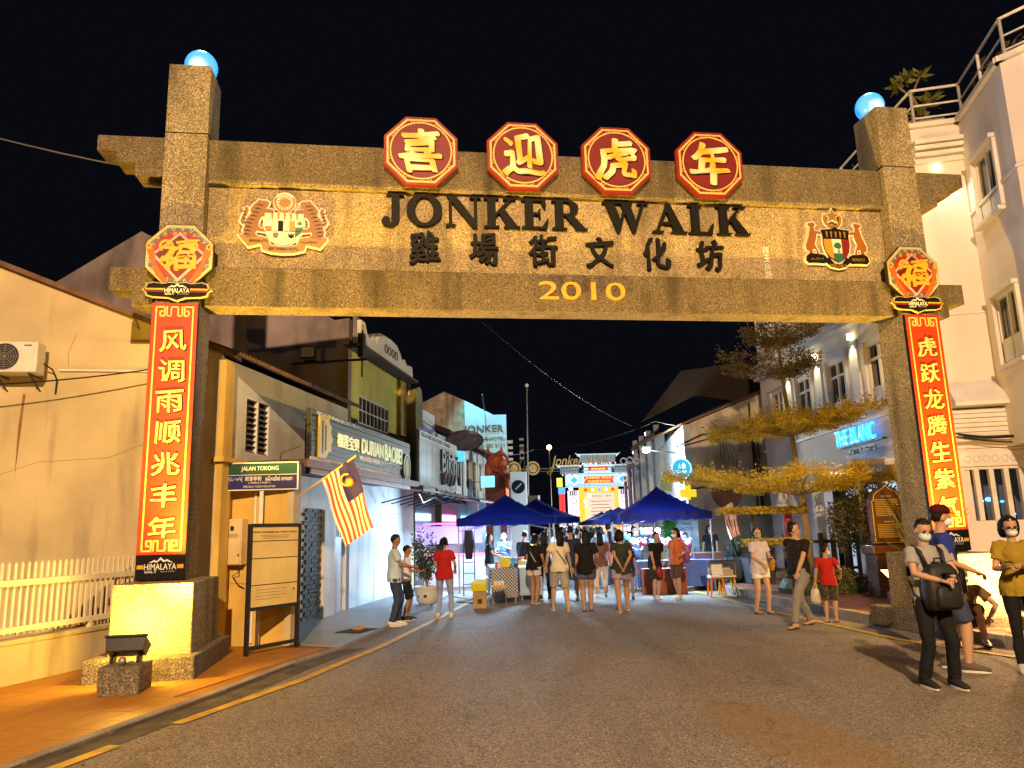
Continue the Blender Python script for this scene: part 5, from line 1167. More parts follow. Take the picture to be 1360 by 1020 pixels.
# ================================================================== TREE, MONUMENT, MIRROR
tl1 = mat('floodlit_leaf', (.58,.42,.045), .6, var=.45, vs=14, trans=.3); tl2 = mat('dim_twiggy_leaf', (.13,.10,.04), .7, var=.4, vs=10, trans=.2)  # one tree: floodlight painted into the lower leaves, upper tiers painted dim
tree = thing('tiered_tree', 'slender tree with flat tiers of small leaves standing in the hedge before the hotel', 'tree', TR(6.8,18.1,.13))
MB().tube([(0,0,0),(.02,0,1.4),(-.06,0,2.6),(-.12,0,3.6),(-.2,0,4.8),(-.25,0,6.2),(-.3,0,8.2)],[.115,.09,.07,.06,.045,.03,.012],9).build('trunk', trunk_m, tree, smooth=True)
def tier(z, reach, n, m, size, thick, seed, nb=13, sparse=1., zc=None):
    rg = random.Random(seed); q = MB(); b = MB(); c = Vector((-.05*z+.05, 0, z-.25 if zc is None else zc))
    per = n//nb
    for k in range(nb):
        a = 2*math.pi*(k+rg.uniform(-.3,.3))/nb; rl, zl = reach(a); rl *= rg.uniform(.8,1.08)
        d = Vector((math.cos(a),math.sin(a),0)); side = Vector((-d.y,d.x,0)); tip = c+d*rl; tip.z = z+zl+rg.uniform(-.06,.06)
        mid = c+d*rl*.5; mid.z = z+zl*.3-.02
        b.tube([c,mid,tip], .022*sparse, 5, .004)
        for t_ in range(9):
            u = rg.uniform(.2,1); base = c.lerp(mid,u*2) if u < .5 else mid.lerp(tip,(u-.5)*2)
            w = rl*.33*math.sin(u*2.6+.3)*rg.choice((-1,1))*rg.uniform(.5,1); e = base+side*w+d*abs(w)*.5+Vector((0,0,rg.uniform(.0,.10)))
            b.tube([base,e], .007, 4, .002)
            cl = rg.randint(2,3)
            for j in range(int(per/9)):
                v = rg.random()**.7; p = base.lerp(e,v)+Vector((rg.gauss(0,.07),rg.gauss(0,.07),abs(rg.gauss(0,.5))*thick-.05-.10*v))
                leafquad(q,p,Vector((rg.uniform(-1,1),rg.uniform(-1,1),rg.uniform(-.1,.9))).normalized()*size*rg.uniform(.6,1.3),size*.3,rg)
    b.build('limb', trunk_m, tree); q.build('crown', m, tree, kind='stuff')
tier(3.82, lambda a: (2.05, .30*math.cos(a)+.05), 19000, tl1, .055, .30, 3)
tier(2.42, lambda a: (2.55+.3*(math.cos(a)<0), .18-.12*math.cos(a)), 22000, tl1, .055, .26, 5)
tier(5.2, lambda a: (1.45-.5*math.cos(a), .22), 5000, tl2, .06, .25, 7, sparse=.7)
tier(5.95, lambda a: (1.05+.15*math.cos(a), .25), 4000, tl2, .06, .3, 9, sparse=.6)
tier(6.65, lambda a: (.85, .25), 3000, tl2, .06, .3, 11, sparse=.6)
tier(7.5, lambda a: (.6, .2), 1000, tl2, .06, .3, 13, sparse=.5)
q = MB(); b = MB(); b.tube([(0,0,1.75),(-1.0,-.2,1.80),(-2.1,-.4,1.78)],.03,6,.008); b.tube([(0,0,1.2),(-.9,-.2,1.0),(-1.6,-.3,1.1)],.02,6,.005)
for i in range(3600):
    u = R.random(); z = 1.80 if i%3 else 1.08; mx_ = 2.1 if i%3 else 1.6
    leafquad(q,(-mx_*u+R.gauss(0,.05),-.4*u+R.gauss(0,.10),z+R.uniform(-.05,.10)),(R.uniform(-.06,.06),R.uniform(-.06,.06),R.uniform(-.01,.05)),.02,R)
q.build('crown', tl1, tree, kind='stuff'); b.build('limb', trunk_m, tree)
t2 = bush('small_tree','twiggy grey-green small tree between the tiered tree and the brown monument',TR(8.0,17.6,.9),6500,.95,.7,.80,.085,mat('grey_green_leaf',(.10,.09,.04),.7,var=.4,vs=8,trans=.2),'tree',9,21)
hedge = bush('hedge','low clipped hedge around the foot of the tiered tree',TR(6.75,17.4,.10),7000,1.0,.75,.28,.06,mat('hedge_leaf',(.12,.10,.03),.7,var=.4,vs=8),'hedge',5,22)
MB().lathe([(.9,0),(.95,.15),(.8,.35)],20).build('core', leaf_d, hedge).scale = (1,.75,1)
def spiky(name, lab, M, n, L_, w, m, seed):
    t = thing(name, lab, 'plant', M); rg = random.Random(seed)
    for i in range(n):
        a = rg.uniform(0,6.28); e = rg.uniform(.5,1.45); l = L_*rg.uniform(.7,1.1); d = Vector((math.cos(a)*math.cos(e),math.sin(a)*math.cos(e),math.sin(e))); s_ = Vector((-d.y,d.x,0)).normalized()*w; dr = Vector((0,0,-1))*l*.35*math.cos(e)
        pts = [(Vector((0,0,.05))+d*l*u+dr*u*u, ww) for u, ww in ((0,.5),(.35,1),(.7,.7),(1,.03))]
        q = MB(); vs = []
        for p, ww in pts: vs += [p-s_*ww, p+Vector((0,0,-.01)), p+s_*ww]
        q.add(vs, [(3*k+j,3*k+j+1,3*k+j+4,3*k+j+3) for k in range(3) for j in range(2)]); q.build('leaf', m, t)
    return t
spiky('spiky_plant','spiky dark agave-like plant under the hanging striped flag',TR(6.3,20.3,.75),26,1.0,.045,leaf_d,2)
spiky('spiky_plant','tall strap-leaved plant between the monument and the right pillar',TR(8.0,15.4,.6),26,1.9,.05,mat('strap_leaf',(.09,.08,.03),.5,var=.3),3)
spiky('spiky_plant','second spiky plant low beside the dark planters left of the lilac shirt',TR(6.0,21.2,.7),18,.7,.04,leaf_d,5)
planterm = plain('dark_planter', (.05,.05,.055), .5)
for i,(x,y,lab) in enumerate(((6.3,20.3,'dark square planter holding the agave-like plant'),(6.0,21.2,'dark square planter behind the black sign pole'),(7.3,19.4,'tall dark planter behind the man in the black tee'),(8.0,15.4,'dark planter between the monument and the right pillar'))):
    tag(MB(TR(x,y)).add([(-.3,-.3,.13),(.3,-.3,.13),(.3,.3,.13),(-.3,.3,.13),(-.36,-.36,.78),(.36,-.36,.78),(.36,.36,.78),(-.36,.36,.78)],[(0,3,2,1),(4,5,6,7),(0,1,5,4),(1,2,6,5),(2,3,7,6),(3,0,4,7)]).build('planter',planterm),lab,'planter')
fr = thing('iron_fence','black fence of thick posts and rails behind the small tree',  'fence', TR(6.9,19.9,.13,-14))
po = None
for i in range(9):
    if po is None: po = MB().box(-.06,.06,-.06,.06,0,1.25).build('post',mat('dark_wood_post',(.06,.045,.035),.7,var=.3),fr)
    else: piece(po,(.29*i,0,0),fr)
MB().box(0,2.4,-.02,.02,1.0,1.08).build('rail',darkmetal,fr); MB().box(0,2.4,-.02,.02,.35,.42).build('rail',darkmetal,fr)
# brown monument
mo = thing('information_monument','brown stone monument with arched tablet of white text on a stepped pedestal','monument',TR(7.72,16.0,.13,-4))
mbrown = mat('brown_granite',(.085,.032,.018),.35,var=.2,vs=6,speck=.3,sps=90,bump=.05); mslab = mat('brown_slab',(.11,.042,.02),.35,var=.2,vs=6)
for i in range(8): MB().box(-.42+.003*(i%2),.42-.003*(i%2),-.28,.28,.02+.104*i,.02+.104*i+.098).build('pedestal_course',mbrown,mo,bevel=.004)
MB().box(-.50,.52,-.34,.34,-.12,.02).build('step',mbrown,mo,bevel=.01); MB().box(-.48,.50,-.33,.33,.86,1.04).build('pedestal_cap',mslab,mo,bevel=.02)
tb = [(-.34,1.04),(.36,1.04),(.36,1.95),(.30,1.97),(.27,2.08),(.20,2.16),(.08,2.22),(0,2.30),(-.08,2.22),(-.20,2.16),(-.28,2.08),(-.30,1.97),(-.34,1.95)]
MB().poly(tb,-.07,.12).build('tablet',mslab,mo,bevel=.006)
cx_, cz_ = .005,1.6
inn = [((a-cx_)*.90+cx_,(b_-cz_)*.93+cz_) for a,b_ in tb]; q = MB()
for (a,b_),(c,d) in zip(inn,inn[1:]+inn[:1]): q.tube([(a,-.072,b_),(c,-.072,d)],.006,5)
q.build('border_line',whitep,mo)
text('JONKER WALK',0,2.02,-.0705,.20,.032,whitep,mo,ext=.004); text('JONKER WALK',0,1.50,-.0705,.20,.032,whitep,mo,ext=.004)
lines_ = 'The gate stands at the head of the old street|where traders and craftsmen kept their shops'.split('|')
for k_ in range(10): z = 1.95-.036*k_; MB().box(-.24,.24-.05*(k_ in (4,9)),-.0735,-.0708,z,z+.012).build('text_line',cream,mo)
for k_ in range(8): z = 1.44-.036*k_; MB().box(-.24,.24-.07*(k_ in (3,7)),-.0735,-.0708,z,z+.012).build('text_line',cream,mo)
MB().box(.17,.29,-.0735,-.0708,1.10,1.13).build('text_mark',cream,mo)
fl2 = thing('floodlight','small glowing wedge floodlight at knee height beside the brown monument','floodlight',TR(6.62,13.75,.0))
MB().add([(-.15,-.05,.80),(.11,-.05,.80),(.11,-.05,.52),(-.15,.14,.80),(.11,.14,.80),(.11,.14,.52)],[(0,1,2),(3,5,4),(0,3,4,1),(1,4,5,2),(2,5,3,0)]).build('lens',glow('wedge_lens',(1,.62,.22),9),fl2)
MB().box(.112,.16,-.07,.16,.42,.84).build('housing',darkmetal,fl2); MB().box(-.06,.20,-.12,.2,.13,.42).build('block',granite2,fl2,bevel=.01)
lamp('SPOT',(6.50,13.6,.74),130,SODIUM,.08,target=(4.2,13.4,1.1),spot=150,blend=.8)
lamp('SPOT',(6.62,14.0,.9),320,SODIUM,.08,target=(7.2,17.4,4.2),spot=110,blend=1.0)
mi = thing('traffic_mirror','large round brown traffic mirror seen from behind on a dark pole','mirror',TR(5.8,21,0,8))
MB().ring(0,2.5,.42,.0,-.05,.02,n=32).build('dish',mat('mirror_back',(.16,.08,.06),.35,var=.2,metal=.3),mi); MB().ring(0,2.5,.43,.39,-.065,-.051,n=32).build('rim',plain('mirror_rim',(.10,.06,.05)),mi); MB().ball((-.1,-.06,2.72),.06,n=10).build('boss',silver,mi)
MB().tube([(.06,.05,0),(.06,.05,2.75)],.035,8).build('pole',darkmetal,mi)
sp_ = thing('sign_pole','black square pole on the pavement edge left of the lilac shirt','pole',TR(5.62,18.3,.13)); MB().box(-.035,.035,-.035,.035,0,1.75).build('post',darkmetal,sp_); MB().box(-.05,.05,-.05,.05,1.75,1.78).build('cap',darkmetal,sp_)
hf = thing('flag','small striped flag hanging beside the round mirror','flag',TR(5.55,20.2,1.55)); MB().tube([(-.15,0,.55),(.22,0,.72)],.01,6).build('pole',darkmetal,hf)
fq = flag_mesh((-.12,0,.55),(.18,0,.70),(.12,0,-.85),.05,14,10); fq.build('cloth',[flag_white,flag_red,flag_white],hf,smooth=True)
pa = thing('closed_parasol','closed white and red parasol beside the tree trunk','parasol',TR(7.0,19.8)); MB().rings([[(.30*math.cos(t_)*k_*(1+.15*math.cos(4*t_)),.30*math.sin(t_)*k_*(1+.15*math.cos(4*t_)),z) for t_ in [2*math.pi*j/16 for j in range(16)]] for z,k_ in ((1.95,.95),(2.3,.6),(2.75,.1))]).build('upper_cloth',plain('parasol_white',(.6,.6,.66),.8),pa,smooth=True)
MB().rings([[(.2*math.cos(t_)*k_-.0,.2*math.sin(t_)*k_,z) for t_ in [2*math.pi*j/12 for j in range(12)]] for z,k_ in ((1.0,.9),(1.5,.7),(1.94,.5))]).build('lower_cloth',plain('parasol_red',(.4,.06,.05),.8),pa,smooth=True); MB().tube([(0,0,.13),(0,0,2.8)],.02,6).build('pole',whitep,pa)

# ================================================================== TENTS AND STALLS
tentb = mat('blue_tent_cloth',(.010,.022,.24),.65,var=.1,vs=2,trans=.35); valb = mat('blue_valance',(.008,.018,.20),.65,var=.1,vs=2,trans=.35)
def tent(x, y, w, d, ze, zp, lab, deg=0, led=(.42,.72,1.0), pw=480, cloth=None, poles=True):
    t = thing('blue_canopy_tent' if cloth is None else 'canopy_tent', lab, 'tent', TR(x,y,0,deg)); n = 16; vs = []; fs = []
    for i in range(n+1):
        for j in range(n+1):
            u, v = 2*i/n-1, 2*j/n-1; f = 1-max(abs(u),abs(v)); k = f**1.35
            sag = .05*math.sin(math.pi*f)*(-1 if min(abs(u),abs(v)) < max(abs(u),abs(v))*.6 else 0)
            vs.append((u*w/2, v*d/2+d/2, ze+(zp-ze)*k+sag*.6+.008*noise.noise(Vector((u*4,v*4,x)))))
    for i in range(n):
        for j in range(n): a = i*(n+1)+j; fs.append((a,a+n+1,a+n+2,a+1))
    MB().add(vs,fs).build('canopy',cloth or tentb,t,smooth=True)
    for nm,(a,b) in (('valance',((-w/2,0),(w/2,0))),('valance',((w/2,0),(w/2,d))),('valance',((w/2,d),(-w/2,d))),('valance',((-w/2,d),(-w/2,0)))):
        q = MB(); m_ = 24; A = Vector((*a,0)); B_ = Vector((*b,0)); nn = Vector(((B_-A).y,-(B_-A).x,0)).normalized()
        rows = []
        for k_ in range(m_+1):
            p = A.lerp(B_,k_/m_)+nn*(.012+.010*math.sin(k_*1.9)); rows.append((p,p))
        vs = []; 
        for p,_ in rows: vs += [(p.x,p.y,ze),(p.x+nn.x*.01,p.y+nn.y*.01,ze-.20-.012*math.sin(rows.index((p,_))*1.3))]
        q.add(vs,[(2*k_,2*k_+1,2*k_+3,2*k_+2) for k_ in range(m_)]); q.build(nm,valb if cloth is None else cloth,t)
    if poles:
        for px_,py_ in ((-w/2+.03,.03),(w/2-.03,.03),(-w/2+.03,d-.03),(w/2-.03,d-.03)): MB().box(px_-.018,px_+.018,py_-.018,py_+.018,0,ze).build('pole',greymetal,t)
        for py_ in (.03,d-.03):
            MB().tube([(-w/2+.03,py_,ze-.35),(0,py_,ze-.06),(w/2-.03,py_,ze-.35)],.010,5).build('scissor_bar',greymetal,t)
    MB().box(-w*.35,w*.35,.25,.29,ze-.12,ze-.09).build('led_tube',glow('led_white_blue',(.6,.85,1.0),9),t)
    M = TR(x,y,0,deg)
    lamp('AREA', M @ Vector((0,.45,ze-.14)), pw, led, w*.7, target=M @ Vector((0,.55,0)), size_y=.2)
    return t
tent(-.28,21.5,2.73,2.7,2.02,2.72,'large blue canopy tent over the jewellery stall on the left')
tent(.75,25.4,2.7,2.7,2.05,2.75,'second blue canopy tent close behind the left one',pw=60)
tent(1.3,33,2.7,2.7,2.1,2.8,'pale cyan-lit canopy tent further back on the left',pw=90,cloth=mat('pale_cyan_cloth',(.25,.6,.65),.7,var=.1,trans=.4,emis=.25))
tent(3.92,20.0,2.35,2.5,2.02,2.76,'large blue canopy tent over the toy stall on the right',-1)
tent(4.62,33,2.7,2.7,2.0,2.55,'blue canopy tent behind the right one with the tallest rear peak',pw=120)
tent(5.0,39,2.7,2.7,2.0,2.6,'blue canopy tent, second rear peak on the right',pw=90)
tent(5.3,46,2.7,2.7,2.0,2.62,'small far blue canopy tent nearest the lit gate',pw=90)
lamp('AREA',(.6,20.9,1.95),330,(.50,.74,1.0),.6,target=(.8,17.5,0))
lamp('AREA',(-1.55,21.3,1.9),230,(.50,.74,1.0),.5,target=(-3.0,16.5,.8))
# left stall table
check = mat('checked_cloth',(.30,.33,.40),.8,var=0)
nt = check.node_tree; ck = nt.nodes.new('ShaderNodeTexChecker'); ck.inputs['Scale'].default_value = 26; ck.inputs['Color1'].default_value = (.46,.48,.52,1); ck.inputs['Color2'].default_value = (.06,.07,.12,1)
tc_ = nt.nodes.new('ShaderNodeTexCoord'); nt.links.new(tc_.outputs['Object'],ck.inputs[0]); nt.links.new(ck.outputs[0],nt.nodes['Principled BSDF'].inputs['Base Color'])
def table(lab, x, y, w, d, h, deg, cloth, drop=.66):
    t = thing('stall_table',lab,'table',TR(x,y,0,deg)); MB().box(0,w,0,d,h-.03,h).build('top',whitep,t)
    for a in (.04,w-.07):
        for b_ in (.04,d-.07): MB().box(a,a+.03,b_,b_+.03,0,h-.03).build('leg',greymetal,t)
    q = MB(); N_ = 20
    for (A,B_) in (((0,0),(w,0)),((w,0),(w,d)),((0,d),(0,0))):
        A = Vector((*A,0)); B_ = Vector((*B_,0)); nn = Vector(((B_-A).y,-(B_-A).x,0)).normalized(); vs = []
        for k_ in range(N_+1):
            p = A.lerp(B_,k_/N_); vs += [tuple(p+nn*.006+Vector((0,0,h+.004))), tuple(p+nn*(.02+.014*math.sin(k_*1.7))+Vector((0,0,h-drop)))]
        q.add(vs,[(2*k_,2*k_+1,2*k_+3,2*k_+2) for k_ in range(N_)])
    q.quad((0,0,h+.004),(w,0,h+.004),(w,d,h+.004),(0,d,h+.004)); q.build('cloth',cloth,t); return t
table('stall table with a checked cloth in front of the left tent',-.62,18.2,.62,2.6,.80,4,check)
table('stall table with a pale blue cloth beside the checked one',.05,18.9,.55,2.2,.78,4,plain('pale_blue_cloth',(.35,.5,.7),.7))
table('toy stall table with a blue cloth under the right tent',3.1,20.2,2.0,.8,.78,-1,plain('blue_cloth',(.06,.12,.4),.7))
cols_ = [(.6,.6,.62),(.1,.3,.6),(.5,.05,.06),(.55,.45,.05),(.3,.5,.55),(.4,.2,.5),(.7,.7,.72),(.05,.05,.06)]
for i in range(34):
    x = -.55+R.random()*.5; y = 18.35+R.random()*2.2; s_ = R.uniform(.03,.08); h_ = R.uniform(.05,.22)
    if i >= 22: x = .1+R.random()*.45; y = 19.0+R.random()*1.8
    t_ = (MB().box(-s_,s_,-s_*.7,s_*.7,0,h_) if i%3 else MB().lathe([(s_,0),(s_,h_*.7),(s_*.4,h_*.85),(s_*.4,h_)],10)).build('trinket_box' if i%3 else 'bottle',plain('goods_%d'%(i%8),cols_[i%8],.4),bevel=.004 if i%3 else 0)
    t_.location = (x,y,.805); t_.rotation_euler = (0,0,R.uniform(0,3)); tag(t_,'small packet or bottle for sale among the goods on the left stall tables','goods','small goods on the left stall tables')
li = MB().box(-.07,.07,-.05,.05,0,.16).build('counter_lamp',glow('cube_lamp',(.3,.85,1),5),bevel=.01); li.location = (-.35,19.0,.81); tag(li,'cube lamp glowing cyan on the checked stall table','lamp')
yb = MB().box(-.12,.12,-.1,.1,0,.25).build('yellow_tub',plain('bright_yellow',(.6,.55,.02),.4),bevel=.01); yb.location = (-.30,18.5,.81); tag(yb,'bright yellow box on the front of the checked table','box')
cb = MB().box(-.15,.15,-.14,.14,0,.36).build('cardboard_box',mat('cardboard',(.36,.24,.12),.85,var=.15),bevel=.004); cb.location = (-.85,17.45,0); tag(cb,'cardboard box standing on the road below a yellow bag','box')
MB().box(-.05,.05,-.143,-.1405,.10,.2).build('print',darkmetal,cb)
yg = MB().add([(-.16,-.13,0),(.17,-.12,0),(.16,.13,0),(-.17,.12,0),(-.20,-.15,.20),(.17,-.16,.17),(.20,.14,.24),(-.14,.15,.27)],[(0,3,2,1),(4,5,6,7),(0,1,5,4),(1,2,6,5),(2,3,7,6),(3,0,4,7)]).build('yellow_bag',plain('bright_yellow',(.6,.55,.02)),bevel=.02); yg.location = (-.86,17.45,.362); tag(yg,'crumpled yellow bag lying on the cardboard box','bag')
pp = MB().box(-.1,.1,-.12,.12,0,.012).build('paper_sheet',whitep); pp.location = (-.78,17.5,.70); pp.rotation_euler = (.3,.35,.5); tag(pp,'white sheet lying aslant on top of the yellow bag','paper')
def stool(lab,x,y,h,m,deg=0,w=.17):
    t = thing('plastic_stool',lab,'stool',TR(x,y,0,deg)); MB().box(-w,w,-w,w,h-.04,h).build('seat',m,t,bevel=.02)
    for a in (-1,1):
        for b_ in (-1,1): MB().add([(a*w*.75-.02,b_*w*.75-.02,h-.04),(a*w*.75+.02,b_*w*.75-.02,h-.04),(a*w*.75+.02,b_*w*.75+.02,h-.04),(a*w*.75-.02,b_*w*.75+.02,h-.04),(a*w*1.05-.02,b_*w*1.05-.02,0),(a*w*1.05+.02,b_*w*1.05-.02,0),(a*w*1.05+.02,b_*w*1.05+.02,0),(a*w*1.05-.02,b_*w*1.05+.02,0)],[(0,1,2,3),(7,6,5,4),(0,4,5,1),(1,5,6,2),(2,6,7,3),(3,7,4,0)]).build('leg',m,t)
    return t
orp = plain('orange_plastic',(.55,.16,.02),.4); yep = plain('amber_plastic',(.60,.33,.03),.4); redp = plain('red_plastic',(.22,.015,.02),.4)
t = thing('side_table','small orange-topped folding table beside the cardboard box','table',TR(-.42,17.5)); MB().box(-.17,.17,-.14,.14,.42,.47).build('top',yep,t,bevel=.008)
for a,b_ in ((-.15,-.12),(.15,-.12),(-.15,.12),(.15,.12)): MB().tube([(a,b_,0),(a,b_,.42)],.009,6).build('leg',greymetal,t)
for i in range(3): c = MB().lathe([(.03,0),(.04,.09)],10).build('paper_cup',whitep); c.location = (-.5+.08*i,17.45+.03*i,.472); tag(c,'small white cup on the orange-topped folding table','cup','white cups on the folding table')
stool('orange plastic stool below the display case on the right',4.72,18.6,.44,orp); stool('amber plastic stool at the right end under the display case',5.02,18.7,.44,yep)
dc = thing('display_case','clear display case with a white card and dark lid on the plastic stools','display case',TR(4.87,18.62,.445)); MB().box(-.30,.30,-.2,.2,.0,.03).build('tray',whitep,dc)
for a in (-.29,.28): MB().box(a,a+.012,-.2,-.19,.03,.34).build('frame_post',greymetal,dc)
MB().box(-.28,-.02,-.21,-.203,.05,.30).build('price_card',whitep,dc); text('PUTU PIRING',-.15,.2,-.2105,.2,.04,darkmetal,dc,ext=.003) if False else None
MB().box(-.32,.32,-.22,.22,.345,.40).build('lid',plain('navy_lid',(.02,.03,.1)),dc); MB().box(.0,.26,-.1,.1,.04,.16).build('cakes',plain('cake_tan',(.4,.3,.2)),dc); MB().box(-.27,.27,.185,.19,.03,.34).build('pane',mat('pale_glass',(.5,.5,.52),.2,var=0),dc)
rt = MB().box(-.55,.55,-.05,.3,0,.62).build('red_brown_counter',plain('red_brown_counter',(.22,.05,.02),.6),bevel=.01); rt.location = (3.7,19.6,0); tag(rt,'red-brown low counter front under the right tent','counter')
bt = MB().box(-.45,.3,-.1,.3,0,.95).build('brown_counter',plain('brown_counter',(.12,.06,.05),.7),bevel=.01); bt.location = (5.15,20.6,.0); tag(bt,'dark brown counter behind the display case','counter')
# toys hanging under the right tent
for i in range(15):
    x = 2.85+.16*i*.75+R.uniform(-.04,.04); z = 1.30+R.uniform(-.12,.22); y = 20.5+R.uniform(-.1,.4); c_ = [(.5,.12,.3),(.05,.35,.6),(.45,.25,.55),(.65,.65,.7),(.5,.05,.08),(.1,.5,.6)][i%6]
    o = MB().ball((0,0,0),.11,.09,.10,n=12).ball((-.08,0,.09),.04).ball((.08,0,.09),.04).ball((0,-.08,-.02),.04).build('plush_toy',plain('plush_%d'%(i%6),c_,.9),smooth=True); o.location = (x,y,z); tag(o,'round-eared plush toy hanging under the right tent','toy','plush toys hanging under the right tent')
for i,(x,z) in enumerate(((3.42,1.58),(3.72,1.57))):
    o = MB().ball((0,0,0),.07,.06,.05,n=12).build('stall_bulb',glow('stall_bulb',(.85,.95,1),30),smooth=True); o.location = (x,20.25,z); tag(o,('left' if i == 0 else 'right')+' bright bulb of the pair over the toy stall table','lamp','bulbs over the toy stall')
    lamp('POINT',(x,20.0,z),9,(.8,.92,1),.08)
wp = MB().box(-.35,.35,-.02,.02,.0,2.3).build('white_door_panel',plain('door_white',(.5,.6,.7),.6)); wp.location = (5.15,23.3,.0); tag(wp,'white door panel with a black notice behind the boy in maroon','door')
text('NO',-.0,1.72,-.0205,.22,.09,darkmetal,wp,ext=.004,bold=.02); text('ENTER',0,1.56,-.0205,.42,.10,darkmetal,wp,ext=.004,bold=.02)
bush('climbing_plant','green foliage strip hanging left of the white door panel',TR(4.55,22.9,.9),900,.2,.15,.75,.1,mat('bright_green_leaf',(.04,.2,.03),.6,var=.3,trans=.3),'plant',2,31)
# pot with plant on the left, mat on the porch
pt = thing('potted_plant','leafy shrub in a white painted pot beside the olive doorway','plant',TR(-2.12,18.2)); MB().lathe([(.16,.03),(.24,.12),(.29,.3),(.28,.42),(.31,.45),(.27,.45),(.25,.40)],20).build('pot',plain('pot_white',(.55,.55,.52),.3),pt,smooth=True)
for k_ in range(5): MB().ball((-.15+.07*k_,-.268+.03*abs(k_-2),.25+.04*(k_%2)),.045,.02,.04,n=8).build('pot_motif',darkmetal,pt)
rg = random.Random(5); q = MB(); b = MB()
for i in range(16):
    a = rg.uniform(0,6.28); l = rg.uniform(.5,1.35); tip = Vector((math.cos(a)*.28*l,math.sin(a)*.28*l,.45+l)); b.tube([(0,0,.4),tip*.5+Vector((0,0,.2)),tip],.008,5,.003)
    for j in range(85): u = rg.uniform(.25,1); leafquad(q,Vector((0,0,.42)).lerp(tip,u)+Vector((rg.gauss(0,.06),rg.gauss(0,.06),rg.gauss(0,.05))),(rg.uniform(-.08,.08),rg.uniform(-.08,.08),rg.uniform(-.02,.08)),.022,rg)
q.build('foliage',mat('pot_leaf',(.05,.075,.025),.5,var=.4,trans=.2),pt,kind='stuff'); b.build('stem',trunk_m,pt)
dm = MB().box(-.24,.24,-.3,.3,0,.012).build('door_mat',plain('dark_mat',(.04,.04,.05),.9)); dm.matrix_world = TR(-2.80,13.6,.051,-20); tag(dm,'small dark mat lying on the grey porch floor','mat')
db = MB().lathe([(.10,0),(.13,.03),(.1,.05)],10).ball((.05,.03,.05),.05,.04,.03,n=8).build('offering_tray',plain('tan_offering',(.35,.25,.15),.8)); db.location = (-2.78,13.6,.064); tag(db,'tan offering tray on the dark mat','tray')
cbx = MB().tube([(-1.7,20.5,.01),(-1.2,19.4,.012),(-.9,20.0,.012),(-1.5,18.9,.012),(-1.0,18.4,.012)],.012,5).build('power_cable',rubber); tag(cbx,'black power cable snaking over the road left of the cardboard box','cable')
ld = thing('metal_rack','narrow black rack with hanging clothes left of the left tent','rack',TR(-1.28,20.6,0,10))
for x in (-.15,.15): MB().tube([(x,0,0),(x,0,1.75)],.014,6).build('post',darkmetal,ld)
for k_ in range(5): MB().tube([(-.15,0,.3+.28*k_),(.15,0,.3+.28*k_)],.010,5).build('rung',darkmetal,ld)
MB().rings([[(.14*k_*math.cos(t_)-.0,.07*math.sin(t_)-.05,z) for t_ in [2*math.pi*j/12 for j in range(12)]] for z,k_ in ((.95,.6),(1.3,1),(1.7,.8))]).build('hanging_jacket',plain('dark_jacket',(.02,.02,.03),.9),ld,smooth=True)
lt_ = thing('lit_counter','pink and white lit shop counter behind the left tent pole','counter',TR(-2.0,24.2,0,8)); MB().box(-.9,1.0,-.2,.2,0,1.0).build('front',plain('counter_white',(.5,.45,.55)),lt_); MB().box(-.9,1.0,-.22,-.201,.93,1.0).build('neon',glow('pink_neon',(1,.12,.4),4),lt_); MB().box(-.85,.95,.1,.15,1.3,1.85).build('menu_light',glow('menu_light',(.6,.5,1),.8),lt_); MB().box(-.9,1.0,-.2,-.15,1.9,1.95).build('neon',glow('pink_neon',(1,.12,.4)),lt_)
lamp('POINT',(-1.8,23.6,1.6),35,(.7,.5,1.0),.3)
# scooter silhouettes on the pavement
mt = thing('parked_scooter','dark parked scooter with chrome legshield behind the brown counter','scooter',TR(6.15,22.4,.13,70))
for x in (-.55,.6): MB().ring(x,.26,.26,.17,-.05,.05,n=22).build('wheel',rubber,mt)
MB().tube([(-.55,0,.3),(-.2,0,.4),(.15,0,.38),(.45,0,.8),(.55,0,.95)],.07,8).build('frame',planterm,mt); MB().box(-.6,.05,-.13,.13,.62,.76).build('seat',darkmetal,mt,bevel=.04); MB().tube([(.5,-.28,1.0),(.55,0,.95),(.5,.28,1.0)],.02,6).build('handlebar',greymetal,mt); MB().ball((.62,0,.85),.1).build('headlight',silver,mt,smooth=True)

rg = random.Random(77); q = MB()
for i in range(70):
    x = rg.uniform(-3.2,5.5); yy = rg.uniform(4.2,15); a = rg.uniform(0,6.28); l = rg.uniform(.012,.035); d = Vector((math.cos(a),math.sin(a),.1))*l
    if rg.random() < .5: x = -3.35+.2*(yy-5)/3+rg.gauss(0,.15)
    leafquad(q,(x,yy,.012),d,l*.3,rg)
q.build('dry_litter', mat('dry_leaf',(.14,.09,.04),.9,var=.5,vs=3), kind='stuff')

